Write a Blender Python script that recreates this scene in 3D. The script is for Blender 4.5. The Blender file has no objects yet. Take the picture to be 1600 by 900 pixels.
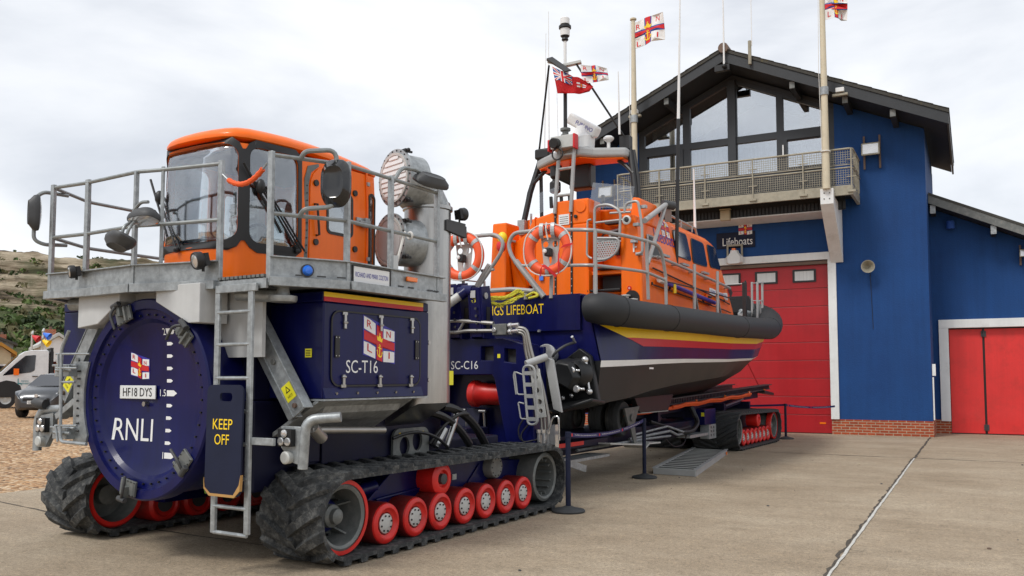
import bpy, math, random
from mathutils import Vector, Matrix
from mathutils.geometry import delaunay_2d_cdt
random.seed(7)
SC = bpy.context.scene
COL = SC.collection
R = math.radians
V3 = Vector
# ------------------------------------------------------------------ image pixel to point helpers
# the camera was solved from the building's vanishing lines; these turn an image pixel plus an assumed
# plane (a wall, the ground, a deck edge) into a point of the place
FPX, CX, CY, EYE = 1353.0, 800.0, 500.0, 1.63
YAW, PIT = R(28.0), math.atan2(89, 1353)
_fh = V3((-math.sin(YAW), math.cos(YAW), 0))
CR = V3((math.cos(YAW), math.sin(YAW), 0))
CF = _fh * math.cos(PIT) + V3((0, 0, math.sin(PIT)))
CU = -_fh * math.sin(PIT) + V3((0, 0, math.cos(PIT)))
TH = R(3.4); X0, Y0 = -6.55, 5.4          # the tractor, carriage and boat stand on one line, 3.4 deg off the slab joints
def sight(px, py): return CF + CR * ((px - CX) / FPX) + CU * ((CY - py) / FPX)
def at(px, py, X=None, Y=None, Z=None):
    d = sight(px, py)
    t = X / d.x if X is not None else Y / d.y if Y is not None else (Z - EYE) / d.z
    return V3((t * d.x, t * d.y, EYE + t * d.z))
def atd(px, py, depth): return V3((0, 0, EYE)) + sight(px, py) * depth
def loc(x, y):
    dx, dy = x - X0, y - Y0
    return (dx * math.cos(TH) - dy * math.sin(TH), dx * math.sin(TH) + dy * math.cos(TH))
def wor(u, v): return (X0 + u * math.cos(TH) + v * math.sin(TH), Y0 - u * math.sin(TH) + v * math.cos(TH))
def L(px, py, u=None, v=None, z=None):
    d = sight(px, py); o = loc(0, 0); e = loc(d.x, d.y); du, dv = e[0] - o[0], e[1] - o[1]
    t = (u - o[0]) / du if u is not None else (v - o[1]) / dv if v is not None else (z - EYE) / d.z
    return V3((o[0] + t * du, o[1] + t * dv, EYE + t * d.z))
# ------------------------------------------------------------------ materials
MATS = {}
def mat(name, col, rough=.5, metal=0., var=.10, scale=4., bump=0., bscale=60., coat=0., dust=None, dscale=3., dmin=.5, spec=.5, rvar=.15, stretch=None, streak=0.):
    m = bpy.data.materials.new(name); m.use_nodes = True; MATS[name] = m
    n, k = m.node_tree.nodes, m.node_tree.links
    b = n['Principled BSDF']; tc = n.new('ShaderNodeTexCoord')
    src = tc.outputs['Object']
    if stretch:
        mp = n.new('ShaderNodeMapping'); mp.inputs['Scale'].default_value = stretch
        k.new(src, mp.inputs['Vector']); src = mp.outputs['Vector']
    t = n.new('ShaderNodeTexNoise'); t.inputs['Scale'].default_value = scale; t.inputs['Detail'].default_value = 6
    t.inputs['Roughness'].default_value = .65
    k.new(src, t.inputs['Vector'])
    r = n.new('ShaderNodeValToRGB'); e = r.color_ramp.elements
    e[0].position, e[1].position = .3, .7
    e[0].color = (*[c * (1 - var) for c in col], 1); e[1].color = (*[min(1, c * (1 + var)) for c in col], 1)
    k.new(t.outputs['Fac'], r.inputs['Fac']); out = r.outputs['Color']
    if dust:
        t2 = n.new('ShaderNodeTexNoise'); t2.inputs['Scale'].default_value = dscale; t2.inputs['Detail'].default_value = 9
        t2.inputs['Roughness'].default_value = .7; k.new(tc.outputs['Object'], t2.inputs['Vector'])
        r2 = n.new('ShaderNodeValToRGB'); r2.color_ramp.elements[0].position = dmin; r2.color_ramp.elements[1].position = min(1, dmin + .25)
        k.new(t2.outputs['Fac'], r2.inputs['Fac'])
        mx = n.new('ShaderNodeMix'); mx.data_type = 'RGBA'
        k.new(r2.outputs['Color'], mx.inputs[0]); k.new(out, mx.inputs[6]); mx.inputs[7].default_value = (*dust, 1); out = mx.outputs[2]
    if streak:      # rain runs and washed patches, upright
        mp2 = n.new('ShaderNodeMapping'); mp2.inputs['Scale'].default_value = (3.2, 3.2, .16); k.new(tc.outputs['Object'], mp2.inputs['Vector'])
        t4 = n.new('ShaderNodeTexNoise'); t4.inputs['Scale'].default_value = 1.6; t4.inputs['Detail'].default_value = 8; t4.inputs['Roughness'].default_value = .7; k.new(mp2.outputs[0], t4.inputs['Vector'])
        r4 = n.new('ShaderNodeValToRGB'); r4.color_ramp.elements[0].position = .36; r4.color_ramp.elements[1].position = .66
        r4.color_ramp.elements[0].color = (1 - streak, 1 - streak, 1 - streak, 1); r4.color_ramp.elements[1].color = (1 + streak * .45,) * 3 + (1,)
        k.new(t4.outputs['Fac'], r4.inputs['Fac']); m4 = n.new('ShaderNodeMix'); m4.data_type = 'RGBA'; m4.blend_type = 'MULTIPLY'; m4.inputs[0].default_value = 1
        k.new(out, m4.inputs[6]); k.new(r4.outputs[0], m4.inputs[7]); out = m4.outputs[2]
    k.new(out, b.inputs['Base Color'])
    b.inputs['Metallic'].default_value = metal; b.inputs['Specular IOR Level'].default_value = spec
    mr = n.new('ShaderNodeMapRange'); mr.inputs[3].default_value = max(.02, rough - rvar * .5); mr.inputs[4].default_value = min(1, rough + rvar * .5)
    k.new(t.outputs['Fac'], mr.inputs[0]); k.new(mr.outputs[0], b.inputs['Roughness'])
    if coat: b.inputs['Coat Weight'].default_value = coat; b.inputs['Coat Roughness'].default_value = .06
    if bump:
        t3 = n.new('ShaderNodeTexNoise'); t3.inputs['Scale'].default_value = bscale; t3.inputs['Detail'].default_value = 4
        k.new(src, t3.inputs['Vector']); bp = n.new('ShaderNodeBump'); bp.inputs['Strength'].default_value = bump; bp.inputs['Distance'].default_value = .02
        k.new(t3.outputs['Fac'], bp.inputs['Height']); k.new(bp.outputs['Normal'], b.inputs['Normal'])
    return m
def glassmat(name, tint, refl=.12, rough=.01):
    m = bpy.data.materials.new(name); m.use_nodes = True; MATS[name] = m
    n, k = m.node_tree.nodes, m.node_tree.links; n.remove(n['Principled BSDF']); o = n['Material Output']
    g = n.new('ShaderNodeBsdfGlossy'); g.inputs['Roughness'].default_value = rough; g.inputs['Color'].default_value = (.95, .97, 1, 1)
    t = n.new('ShaderNodeBsdfTransparent'); t.inputs['Color'].default_value = (*tint, 1)
    lw = n.new('ShaderNodeLayerWeight'); lw.inputs['Blend'].default_value = .25
    mr = n.new('ShaderNodeMapRange'); mr.inputs[3].default_value = refl; mr.inputs[4].default_value = .9
    k.new(lw.outputs['Fresnel'], mr.inputs[0]); mx = n.new('ShaderNodeMixShader')
    k.new(mr.outputs[0], mx.inputs[0]); k.new(t.outputs[0], mx.inputs[1]); k.new(g.outputs[0], mx.inputs[2]); k.new(mx.outputs[0], o.inputs['Surface'])
    return m
mat('orange', (1.0, .165, .002), .36, var=.05, scale=2, coat=.15, rvar=.1, spec=.3, streak=.06)
mat('navy', (.0040, .0060, .071), .33, var=.15, scale=2.5, coat=.10, dust=(.008, .010, .066), dscale=2.2, dmin=.6, spec=.22, streak=.25)
mat('navy_dull', (.004, .0045, .025), .5, var=.2, dust=(.02, .019, .022), dmin=.62, spec=.3)
mat('galv', (.36, .385, .395), .45, .5, var=.28, scale=16, dust=(.22, .235, .24), dscale=7, dmin=.5, bump=.05)
mat('galv_rail', (.27, .29, .29), .45, .45, var=.18, scale=18)
mat('stainless', (.42, .415, .40), .30, .95, var=.1, scale=5, stretch=(6, 6, .6), dust=(.30, .295, .285), dscale=1.7, dmin=.5)
mat('rubber', (.042, .045, .047), .82, var=.4, scale=14, bump=.7, bscale=60, dust=(.17, .17, .162), dscale=16, dmin=.48, spec=.3)
mat('rubber_clean', (.036, .039, .042), .7, var=.2, scale=6, dust=(.10, .102, .10), dscale=5, dmin=.55, bump=.15)
mat('wheel_red', (.62, .018, .014), .4, var=.15, scale=6, dust=(.30, .03, .025), dscale=9, dmin=.56)
mat('wheel_tread_shaded', (.15, .008, .007), .5, var=.3, scale=9, dust=(.12, .03, .025), dscale=8, dmin=.5)  # drum sides: dirt plus the shade behind the rims, put into the red
mat('rim_grey', (.15, .16, .155), .55, .2, var=.2, dust=(.24, .235, .22), dscale=8)
mat('cap_grey', (.52, .53, .51), .5, .1, var=.1)
mat('black', (.012, .012, .013), .45, var=.2)
mat('black_gloss', (.01, .01, .011), .18, var=.2, coat=.4)
mat('dark_grey', (.05, .052, .055), .55, var=.2, dust=(.1, .1, .1), dmin=.6)
mat('boxgrey', (.52, .53, .53), .5, var=.09, scale=3, streak=.06)
mat('white', (.80, .81, .81), .4, var=.04)
mat('white_plastic', (.72, .74, .74), .45, var=.05)
mat('red', (.60, .012, .018), .4, var=.06)
mat('red_cloth', (.70, .03, .035), .8, var=.08)
mat('white_cloth', (.84, .84, .83), .8, var=.06)
mat('blue_cloth', (.02, .08, .34), .8, var=.08)
mat('logo_blue', (.03, .025, .33), .4, var=.03)
mat('logo_red', (.58, .008, .014), .4, var=.03)
mat('yellow', (1.0, .66, .014), .4, var=.06)
mat('sticker', (.84, .78, .03), .45, var=.05)
mat('amber', (.9, .19, .008), .25, coat=.5)
mat('bluelamp', (.01, .16, .75), .15, coat=.8)
mat('lens', (.6, .6, .6), .12, .6, coat=.6)
mat('buoy', (.92, .115, .03), .5, var=.05, scale=8)
mat('tape', (.46, .48, .49), .35, .2)
mat('rope_white', (.7, .69, .66), .85)
mat('rope_yellow', (.62, .57, .05), .8, var=.2, scale=30)
mat('hi_vis', (.35, .72, .04), .6)
mat('rope_orange', (.85, .11, .015), .6, bump=.5, bscale=90)
mat('hullblack', (.013, .0138, .015), .42, var=.25, scale=1.6, spec=.35)
mat('fender', (.020, .0215, .024), .62, var=.16, scale=2.2, bump=.05)
mat('rail_grey', (.36, .36, .355), .42, .15, var=.08)
mat('mesh_grey', (.4, .41, .41), .5, .2)
mat('tinted', (.008, .009, .014), .04, var=.1, coat=.5, spec=.8)
mat('belt_blue', (.012, .014, .10), .6)
mat('paint_sign', (.014, .018, .042), .6, var=.15, spec=.2, dust=(.05, .05, .06), dscale=7, dmin=.66)
mat('wood_edge', (.45, .25, .08), .7)
mat('copper_pipe', (.36, .35, .33), .35, .7)
# building
mat('wall_blue', (.0115, .062, .215), .75, var=.05, scale=.9, bump=.25, bscale=26, dust=(.0105, .052, .185), dscale=.6, dmin=.45, spec=.3, streak=.10)
mat('trim_white', (.78, .80, .80), .5, var=.06, scale=1.5, dust=(.60, .60, .57), dscale=2.5, dmin=.55, streak=.06)
mat('fascia', (.027, .031, .036), .55, var=.15)
mat('soffit', (.018, .020, .024), .7, var=.15)
mat('frame_dark', (.026, .030, .036), .45, var=.12)
mat('door_red', (.42, .010, .016), .42, var=.07, scale=.7, dust=(.34, .010, .015), dscale=1.1, dmin=.5, streak=.08)
mat('door_scarlet', (.72, .030, .028), .5, var=.07, scale=1.2, dust=(.56, .03, .025), dscale=2.0, dmin=.5, streak=.07, bump=.15, bscale=6)
mat('roof_tile', (.055, .054, .048), .85, var=.25, scale=9, dust=(.17, .14, .05), dscale=5, dmin=.58, bump=.3)
mat('timber', (.15, .10, .075), .7, var=.2, stretch=(1, 8, 8))
mat('steel_tan', (.34, .315, .245), .6, .1, var=.2, scale=5, dust=(.24, .12, .05), dscale=6, dmin=.62)
mat('pole_cream', (.62, .56, .42), .55, var=.1, dust=(.5, .42, .28), dscale=4, dmin=.55)
mat('curtain', (.66, .68, .68), .9, var=.1, stretch=(14, 1, .3), scale=2)
mat('room', (.5, .5, .48), .9)
mat('beige', (.50, .42, .28), .6)
glassmat('glass', (.86, .89, .9), .42)
glassmat('glass_cab', (.80, .84, .85), .16)
glassmat('glass_screen', (.93, .95, .96), .15)
def brickmat():
    m = bpy.data.materials.new('brick'); m.use_nodes = True; MATS['brick'] = m
    n, k = m.node_tree.nodes, m.node_tree.links; b = n['Principled BSDF']
    tc = n.new('ShaderNodeTexCoord'); sp = n.new('ShaderNodeSeparateXYZ'); cb = n.new('ShaderNodeCombineXYZ')
    k.new(tc.outputs['Object'], sp.inputs[0]); ad = n.new('ShaderNodeMath'); ad.operation = 'ADD'
    k.new(sp.outputs[0], ad.inputs[0]); k.new(sp.outputs[1], ad.inputs[1]); k.new(ad.outputs[0], cb.inputs[0]); k.new(sp.outputs[2], cb.inputs[1])
    br = n.new('ShaderNodeTexBrick'); br.inputs['Scale'].default_value = 1; br.inputs['Brick Width'].default_value = .225; br.inputs['Row Height'].default_value = .075
    br.inputs['Mortar Size'].default_value = .009; br.inputs['Color1'].default_value = (.40, .075, .022, 1); br.inputs['Color2'].default_value = (.30, .052, .018, 1)
    br.inputs['Mortar'].default_value = (.42, .33, .24, 1); k.new(cb.outputs[0], br.inputs['Vector'])
    t = n.new('ShaderNodeTexNoise'); t.inputs['Scale'].default_value = 9; t.inputs['Detail'].default_value = 6; k.new(tc.outputs['Object'], t.inputs['Vector'])
    mx = n.new('ShaderNodeMix'); mx.data_type = 'RGBA'; mx.blend_type = 'OVERLAY'; mx.inputs[0].default_value = .4
    k.new(br.outputs['Color'], mx.inputs[6]); k.new(t.outputs['Fac'], mx.inputs[7]); k.new(mx.outputs[2], b.inputs['Base Color'])
    b.inputs['Roughness'].default_value = .85
    bp = n.new('ShaderNodeBump'); bp.inputs['Strength'].default_value = .5; bp.inputs['Distance'].default_value = .01; bp.invert = True
    k.new(br.outputs['Fac'], bp.inputs['Height']); k.new(bp.outputs['Normal'], b.inputs['Normal'])
brickmat()
# ------------------------------------------------------------------ text outlines (built-in font, cached while the scene is still empty)
TXT = {}
def cache_text(s):
    cu = bpy.data.curves.new('t', 'FONT'); cu.body = s; cu.resolution_u = 3
    ob = bpy.data.objects.new('t', cu); COL.objects.link(ob)
    dg = bpy.context.evaluated_depsgraph_get(); dg.update()
    me = bpy.data.meshes.new_from_object(ob.evaluated_get(dg))
    vs = [(v.co.x, v.co.y) for v in me.vertices]; fs = [tuple(p.vertices) for p in me.polygons]
    x0, x1 = min(a for a, _ in vs), max(a for a, _ in vs); y0, y1 = min(b for _, b in vs), max(b for _, b in vs)
    capt = .7 if False else (y1 - y0)
    TXT[s] = ([((a - x0) / (y1 - y0), (b - y0) / (y1 - y0)) for a, b in vs], fs, (x1 - x0) / (y1 - y0))
    bpy.data.objects.remove(ob); bpy.data.curves.remove(cu); bpy.data.meshes.remove(me)
for s in ['R', 'N', 'L', 'I', 'RNLI', 'HF18 DYS', '2', '1.5', '1', 'KEEP', 'OFF', 'SC-T16', 'SC-C16', 'RICHARD AND MARK COLTON', 'HASTINGS LIFEBOAT', 'Lifeboats', 'RNL',
          'Engineering', 'L', '6', 'The RNLI is the charity that saves lives at sea', 'CAUTION', 'HOT', 'DO NOT', 'TRANSIT', 'FURUNO', 'RICHARD AND CAROLINE COLWELL', 'KEEP SHUT AT SEA', 'GX62 KZR']:
    cache_text(s)
# ------------------------------------------------------------------ mesh builder
def rot_to(axis):
    a = V3(axis).normalized(); h = V3((0, 0, 1)) if abs(a.z) < .95 else V3((1, 0, 0))
    x = h.cross(a).normalized(); y = a.cross(x); return x, y, a
def fillet(pts, r, seg=5, closed=False):
    pts = [V3(p) for p in pts]; out = []; n = len(pts)
    for i, p in enumerate(pts):
        if not closed and i in (0, n - 1): out.append(p); continue
        a, b = pts[i - 1], pts[(i + 1) % n]; da, db = (a - p), (b - p)
        q = min(r, da.length * .49, db.length * .49); A, B = p + da.normalized() * q, p + db.normalized() * q
        for j in range(seg + 1):
            t = j / seg; out.append(A * (1 - t) ** 2 + p * 2 * t * (1 - t) + B * t * t)
    return out
def rrect(x0, x1, y0, y1, r, seg=5):
    r = min(r, (x1 - x0) / 2 - 1e-4, (y1 - y0) / 2 - 1e-4); o = []
    for cx, cy, a in ((x1 - r, y1 - r, 0), (x0 + r, y1 - r, 90), (x0 + r, y0 + r, 180), (x1 - r, y0 + r, 270)):
        for j in range(seg + 1):
            t = R(a + 90 * j / seg); o.append((cx + r * math.cos(t), cy + r * math.sin(t)))
    return o
def circ(cx, cy, r, n=24, ry=None): return [(cx + r * math.cos(2 * math.pi * i / n), cy + (ry or r) * math.sin(2 * math.pi * i / n)) for i in range(n)]
def inpoly(x, y, P):
    c = False; n = len(P); j = n - 1
    for i in range(n):
        if (P[i][1] > y) != (P[j][1] > y) and x < (P[j][0] - P[i][0]) * (y - P[i][1]) / (P[j][1] - P[i][1]) + P[i][0]: c = not c
        j = i
    return c
SPLIT = set('steering_ram hatch_lettering reflective_band bulkhead_panel water_jet spray_screen deck_damper brace bilge_keel vent_cap clamp cleat rail_bracket bollard hinge door_catch panel_latch panel_handle mast_slot locker_cover life_raft_box pipe_coupling curtain brake_pipe vent_panel gate_mesh door_step stabiliser_arm loudspeaker service_pipe cabin_bulkhead window_seal cockpit helm_panel stern_rail guard_rail drain_slots hose hydraulic_hose hydraulic_pipe'.split())
class MB:
    def __init__(s, m='galv'): s.V, s.F, s.M, s.mats, s.cur = [], [], [], [], 0; s.use(m)
    def use(s, m):
        if m not in s.mats: s.mats.append(m)
        s.cur = s.mats.index(m); return s
    def add(s, vs, fs):
        b = len(s.V); s.V += [tuple(v) for v in vs]
        for f in fs: s.F.append(tuple(b + i for i in f)); s.M.append(s.cur)
        return s
    def box(s, x0, x1, y0, y1, z0, z1):
        vs = [(x, y, z) for z in (z0, z1) for y in (y0, y1) for x in (x0, x1)]
        return s.add(vs, [(0, 2, 3, 1), (4, 5, 7, 6), (0, 1, 5, 4), (2, 6, 7, 3), (0, 4, 6, 2), (1, 3, 7, 5)])
    def obox(s, c, ax, ay, az):
        c, ax, ay, az = V3(c), V3(ax), V3(ay), V3(az)
        vs = [c + ax * x + ay * y + az * z for z in (-1, 1) for y in (-1, 1) for x in (-1, 1)]
        return s.add(vs, [(0, 2, 3, 1), (4, 5, 7, 6), (0, 1, 5, 4), (2, 6, 7, 3), (0, 4, 6, 2), (1, 3, 7, 5)])
    def beam(s, p, q, w, h, up=(0, 0, 1)):
        p, q = V3(p), V3(q); d = (q - p); u = V3(up); x = d.cross(u)
        if x.length < 1e-6: x = d.cross(V3((1, 0, 0)))
        x.normalize(); y = x.cross(d).normalized(); return s.obox((p + q) / 2, x * w / 2, d / 2, y * h / 2)
    def tube(s, pts, r, n=8, closed=False, caps=True):
        pts = [V3(p) for p in pts]; m = len(pts); rings = []; x = None; rr = r if isinstance(r, (list, tuple)) else [r] * m
        for i, p in enumerate(pts):
            a = pts[i - 1] if (i > 0 or closed) else p; b = pts[(i + 1) % m] if (i < m - 1 or closed) else p
            d = (b - a).normalized()
            if x is None: x = rot_to(d)[0]
            x = (x - d * x.dot(d))
            if x.length < 1e-6: x = rot_to(d)[0]
            x.normalize(); y = d.cross(x)
            rings.append([p + (x * math.cos(2 * math.pi * k / n) + y * math.sin(2 * math.pi * k / n)) * rr[i] for k in range(n)])
        return s.loft(rings, True, caps and not closed, closed)
    def loft(s, rings, loop=True, caps=True, wrap=False):
        n = len(rings[0]); m = len(rings); vs = [p for r in rings for p in r]; fs = []
        for i in range(m if wrap else m - 1):
            for k in range(n if loop else n - 1):
                a, b = i * n + k, i * n + (k + 1) % n; c, d = ((i + 1) % m) * n + (k + 1) % n, ((i + 1) % m) * n + k
                fs.append((a, b, c, d))
        if caps: fs += [tuple(range(n - 1, -1, -1)), tuple((m - 1) * n + k for k in range(n))]
        return s.add(vs, fs)
    def cyl(s, p, q, r, r2=None, n=20):
        p, q = V3(p), V3(q); x, y, a = rot_to(q - p); r2 = r if r2 is None else r2
        ring = lambda c, rr: [c + (x * math.cos(2 * math.pi * k / n) + y * math.sin(2 * math.pi * k / n)) * rr for k in range(n)]
        return s.loft([ring(p, r), ring(q, r2)])
    def lathe(s, prof, o, axis, n=28, ring=False):
        o = V3(o); x, y, a = rot_to(axis)
        return s.loft([[o + a * h + (x * math.cos(2 * math.pi * k / n) + y * math.sin(2 * math.pi * k / n)) * max(r, 1e-4) for k in range(n)] for r, h in prof], True, not ring, ring)
    def prism(s, poly, vec):
        p = [V3(a) for a in poly]; v = V3(vec); n = len(p)
        return s.add(p + [a + v for a in p], [tuple(range(n - 1, -1, -1)), tuple(range(n, 2 * n))] + [(i, (i + 1) % n, n + (i + 1) % n, n + i) for i in range(n)])
    def torus(s, c, axis, Rr, r, n=40, k=14, a0=0, a1=360):
        c = V3(c); x, y, a = rot_to(axis); full = a1 - a0 >= 360
        ts = [R(a0 + (a1 - a0) * i / n) for i in range(n if full else n + 1)]
        return s.loft([[c + (x * math.cos(t) + y * math.sin(t)) * (Rr + r * math.cos(2 * math.pi * j / k)) + a * r * math.sin(2 * math.pi * j / k) for j in range(k)] for t in ts], True, not full, full)
    def ball(s, c, r, n=14, m=8, sc=(1, 1, 1)):
        c = V3(c); return s.loft([[c + V3((r * sc[0] * math.sin(math.pi * i / m) * math.cos(2 * math.pi * k / n), r * sc[1] * math.sin(math.pi * i / m) * math.sin(2 * math.pi * k / n), -r * sc[2] * math.cos(math.pi * i / m))) for k in range(n)] for i in [.02] + list(range(1, m)) + [m - .02]], True, True)
    def sheet(s, outer, holes, f, step=None, thick=None):
        # a flat outline with holes, carried onto a curved surface by f(x, y, offset)
        pts = [V3((*p, 0)).to_2d() for p in outer]; edges = [(i, (i + 1) % len(outer)) for i in range(len(outer))]
        for h in holes:
            b = len(pts); pts += [V3((*p, 0)).to_2d() for p in h]; edges += [(b + i, b + (i + 1) % len(h)) for i in range(len(h))]
        if step:
            xs = [p[0] for p in outer]; ys = [p[1] for p in outer]; x = min(xs) + step * .5
            while x < max(xs):
                y = min(ys) + step * .5
                while y < max(ys):
                    if inpoly(x, y, outer) and not any(inpoly(x, y, h) for h in holes): pts.append(V3((x, y, 0)).to_2d())
                    y += step
                x += step
        vo, eo, fo, *_ = delaunay_2d_cdt(pts, edges, [], 0, 1e-6)
        fs = []
        for t in fo:
            cx = sum(vo[i][0] for i in t) / len(t); cy = sum(vo[i][1] for i in t) / len(t)
            if inpoly(cx, cy, outer) and not any(inpoly(cx, cy, h) for h in holes): fs.append(tuple(t))
        if not thick: return s.add([f(v[0], v[1], 0) for v in vo], fs)
        n = len(vo); cnt = {}
        for t in fs:
            for i in range(len(t)):
                a, b = t[i], t[(i + 1) % len(t)]; cnt[(a, b)] = cnt.get((a, b), 0) + 1
        side = [(a, b, n + b, n + a) for (a, b) in cnt if (b, a) not in cnt]
        return s.add([f(v[0], v[1], 0) for v in vo] + [f(v[0], v[1], thick) for v in vo],
                     [tuple(reversed(t)) for t in fs] + [tuple(n + i for i in t) for t in fs] + side)
    def text(s, t, f, x0, y0, h, w=None):
        # letters laid on a surface by f(x, y, offset); h is the letter height, w the line's length
        vs, fs, asp = TXT[t]; kx = (w / asp) if w else h
        return s.add([f(x0 + a * kx, y0 + b * h, 0) for a, b in vs], fs)
    def clusters(s, gap=.02):
        par = list(range(len(s.V)))
        def fd(i):
            while par[i] != i: par[i] = par[par[i]]; i = par[i]
            return i
        for f in s.F:
            a = fd(f[0])
            for i in f[1:]: par[fd(i)] = a
        box = {}
        for i, v in enumerate(s.V):
            k = fd(i); b = box.get(k)
            if b is None: box[k] = [list(v), list(v)]
            else:
                for c in range(3): b[0][c] = min(b[0][c], v[c]); b[1][c] = max(b[1][c], v[c])
        ks = list(box); g = {k: k for k in ks}
        def fg(k):
            while g[k] != k: k = g[k]
            return k
        for i, a in enumerate(ks):
            for c in ks[i + 1:]:
                A, B = box[a], box[c]
                if all(A[0][j] - gap <= B[1][j] and B[0][j] - gap <= A[1][j] for j in range(3)): g[fg(c)] = fg(a)
        out = {}
        for f, m in zip(s.F, s.M):
            k = fg(fd(f[0])); n = out.setdefault(k, MB(s.mats[0])); n.mats = list(s.mats)
            n.V += [s.V[i] for i in f]; n.F.append(tuple(range(len(n.V) - len(f), len(n.V)))); n.M.append(m)
        for n in out.values():      # weld the corners again
            ix, V, mp = {}, [], []
            for v in n.V:
                t = tuple(round(c, 6) for c in v)
                if t not in ix: ix[t] = len(V); V.append(v)
                mp.append(ix[t])
            n.V = V; n.F = [tuple(mp[i] for i in f) for f in n.F]; k2 = [(f, m) for f, m in zip(n.F, n.M) if len(set(f)) > 2]; n.F = [f for f, m in k2]; n.M = [m for f, m in k2]
        return list(out.values())
    def build(s, name, parent=None, *a, **k):
        if parent is not None and name in SPLIT:
            for p in s.clusters(): o = p.build1(name, parent, *a, **k)
            return o
        return s.build1(name, parent, *a, **k)
    def build1(s, name, parent=None, origin=None, rig=False, smooth=35, bevel=0, seg=2, label=None, cat=None, group=None, kind=None):
        me = bpy.data.meshes.new(name); o0 = V3(origin) if origin is not None else None
        me.from_pydata([tuple(V3(v) - o0) for v in s.V] if o0 is not None else s.V, [], s.F)
        for m in s.mats: me.materials.append(MATS[m])
        me.polygons.foreach_set('material_index', s.M); me.validate(); me.update()
        if smooth and len(me.polygons):
            me.polygons.foreach_set('use_smooth', [True] * len(me.polygons)); me.set_sharp_from_angle(angle=R(smooth))
        o = bpy.data.objects.new(name, me); COL.objects.link(o)
        if parent is not None:
            o.parent = parent
            if parent.type == 'EMPTY' and parent.name in OFF: o.location = -OFF[parent.name]
        elif rig:
            b = o0 or V3((0, 0, 0)); x, y = wor(b.x, b.y); o.location = (x, y, b.z); o.rotation_euler = (0, 0, -TH)
        elif o0 is not None: o.location = o0
        if bevel:
            md = o.modifiers.new('bevel', 'BEVEL'); md.width = bevel; md.segments = seg; md.limit_method = 'ANGLE'; md.angle_limit = R(40); md.harden_normals = False
        return tag(o, label, cat, group, kind)
OFF = {}
def tag(o, label=None, cat=None, group=None, kind=None):
    if label: o['label'] = label
    if cat: o['category'] = cat
    if group: o['group'] = group
    if kind: o['kind'] = kind
    return o
def root(name, label, cat, base, rig=False, group=None):
    o = bpy.data.objects.new(name, None); COL.objects.link(o); o.empty_display_size = .3
    OFF[o.name] = V3(base)
    if rig: x, y = wor(base[0], base[1]); o.location = (x, y, base[2]); o.rotation_euler = (0, 0, -TH)
    else: o.location = base
    return tag(o, label, cat, group)
def copy_tree(o, parent=None, move=(0, 0, 0)):
    c = o.copy(); COL.objects.link(c); c.parent = parent
    if parent is None: c.location = V3(o.location) + V3(move)
    for ch in list(o.children): copy_tree(ch, c)
    return c
def lerp(a, b, t): return a + (b - a) * t
def interp(x, P):
    if x <= P[0][0]: return P[0][1]
    for (a, b), (c, d) in zip(P, P[1:]):
        if x <= c: return lerp(b, d, (x - a) / (c - a))
    return P[-1][1]
# ------------------------------------------------------------------ the house flag / emblem with crown and anchor, on any surface f(x in 0..1.3, y in 0..1, off)
def emblem(mb, f, cloth=False, kc=1., border=True, off=.002, W=1.3, step=.09, letters=True, sides=(1,)):
    wt, bl, rd = ('white_cloth', 'blue_cloth', 'red_cloth') if cloth else ('white', 'logo_blue', 'logo_red')
    for sd in sides:
        g = lambda k: (lambda x, y, o: f(x, y, sd * (k * off)))
        fl = lambda x0, x1, y0, y1: [(x0, y0), (x1, y0), (x1, y1), (x0, y1)]
        b = .035 if border else 0
        if border: mb.use(bl).sheet(fl(-b, W + b, -b, 1 + b), [], g(0), step)
        hx = hy = .17 * kc; cx, cy = W * .5, .5
        for x0, x1 in ((0, cx - hx), (cx + hx, W)):
            for y0, y1 in ((0, cy - hy), (cy + hy, 1)): mb.use(wt).sheet(fl(x0, x1, y0, y1), [], g(1), step)
        if not border: mb.use(bl).sheet(fl(0, W, cy - hy, cy + hy), [], g(1), step); mb.sheet(fl(cx - hx, cx + hx, 0, 1), [], g(1.4), step)
        r = .125 * kc
        mb.use(rd).sheet(fl(-b * .0, W, cy - r, cy + r), [], g(2), step); mb.sheet(fl(cx - r, cx + r, 0, 1), [], g(2.4), step)
        if letters:
            for c, x, y in (('R', .12, .73), ('N', W - .36, .73), ('L', .14, .08), ('I', W - .26, .08)):
                mb.use(rd).text(c, g(3), x, y, .2, .19 if c != 'I' else .05)
        mb.use('yellow')
        kq = .8 if kc < 1 else 1
        crown = [(-.1, 0), (.1, 0), (.11, .06), (.13, .14), (.07, .09), (.04, .16), (0, .19), (-.04, .16), (-.07, .09), (-.13, .14), (-.11, .06)]
        mb.sheet([(cx + a, .57 + c) for a, c in crown], [], g(3.4)); mb.sheet(circ(cx, .79, .025, 8), [], g(3.4))
        mb.sheet(fl(cx - .018, cx + .018, .12, .43), [], g(3.4)); mb.sheet(fl(cx - .075, cx + .075, .36, .39), [], g(3.8)); mb.sheet(circ(cx, .455, .035, 10), [circ(cx, .455, .017, 8)], g(3.8))
        arc = [(cx + .115 * math.cos(R(a)), .225 + .115 * math.sin(R(a))) for a in range(180, 361, 20)] + [(cx + .085 * math.cos(R(a)), .235 + .085 * math.sin(R(a))) for a in range(360, 179, -20)]
        mb.sheet(arc, [], g(3.8))
        for q in (-1, 1): mb.sheet([(cx + q * .07, .24), (cx + q * .14, .24), (cx + q * .105, .31)][::q], [], g(4.2))
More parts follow.
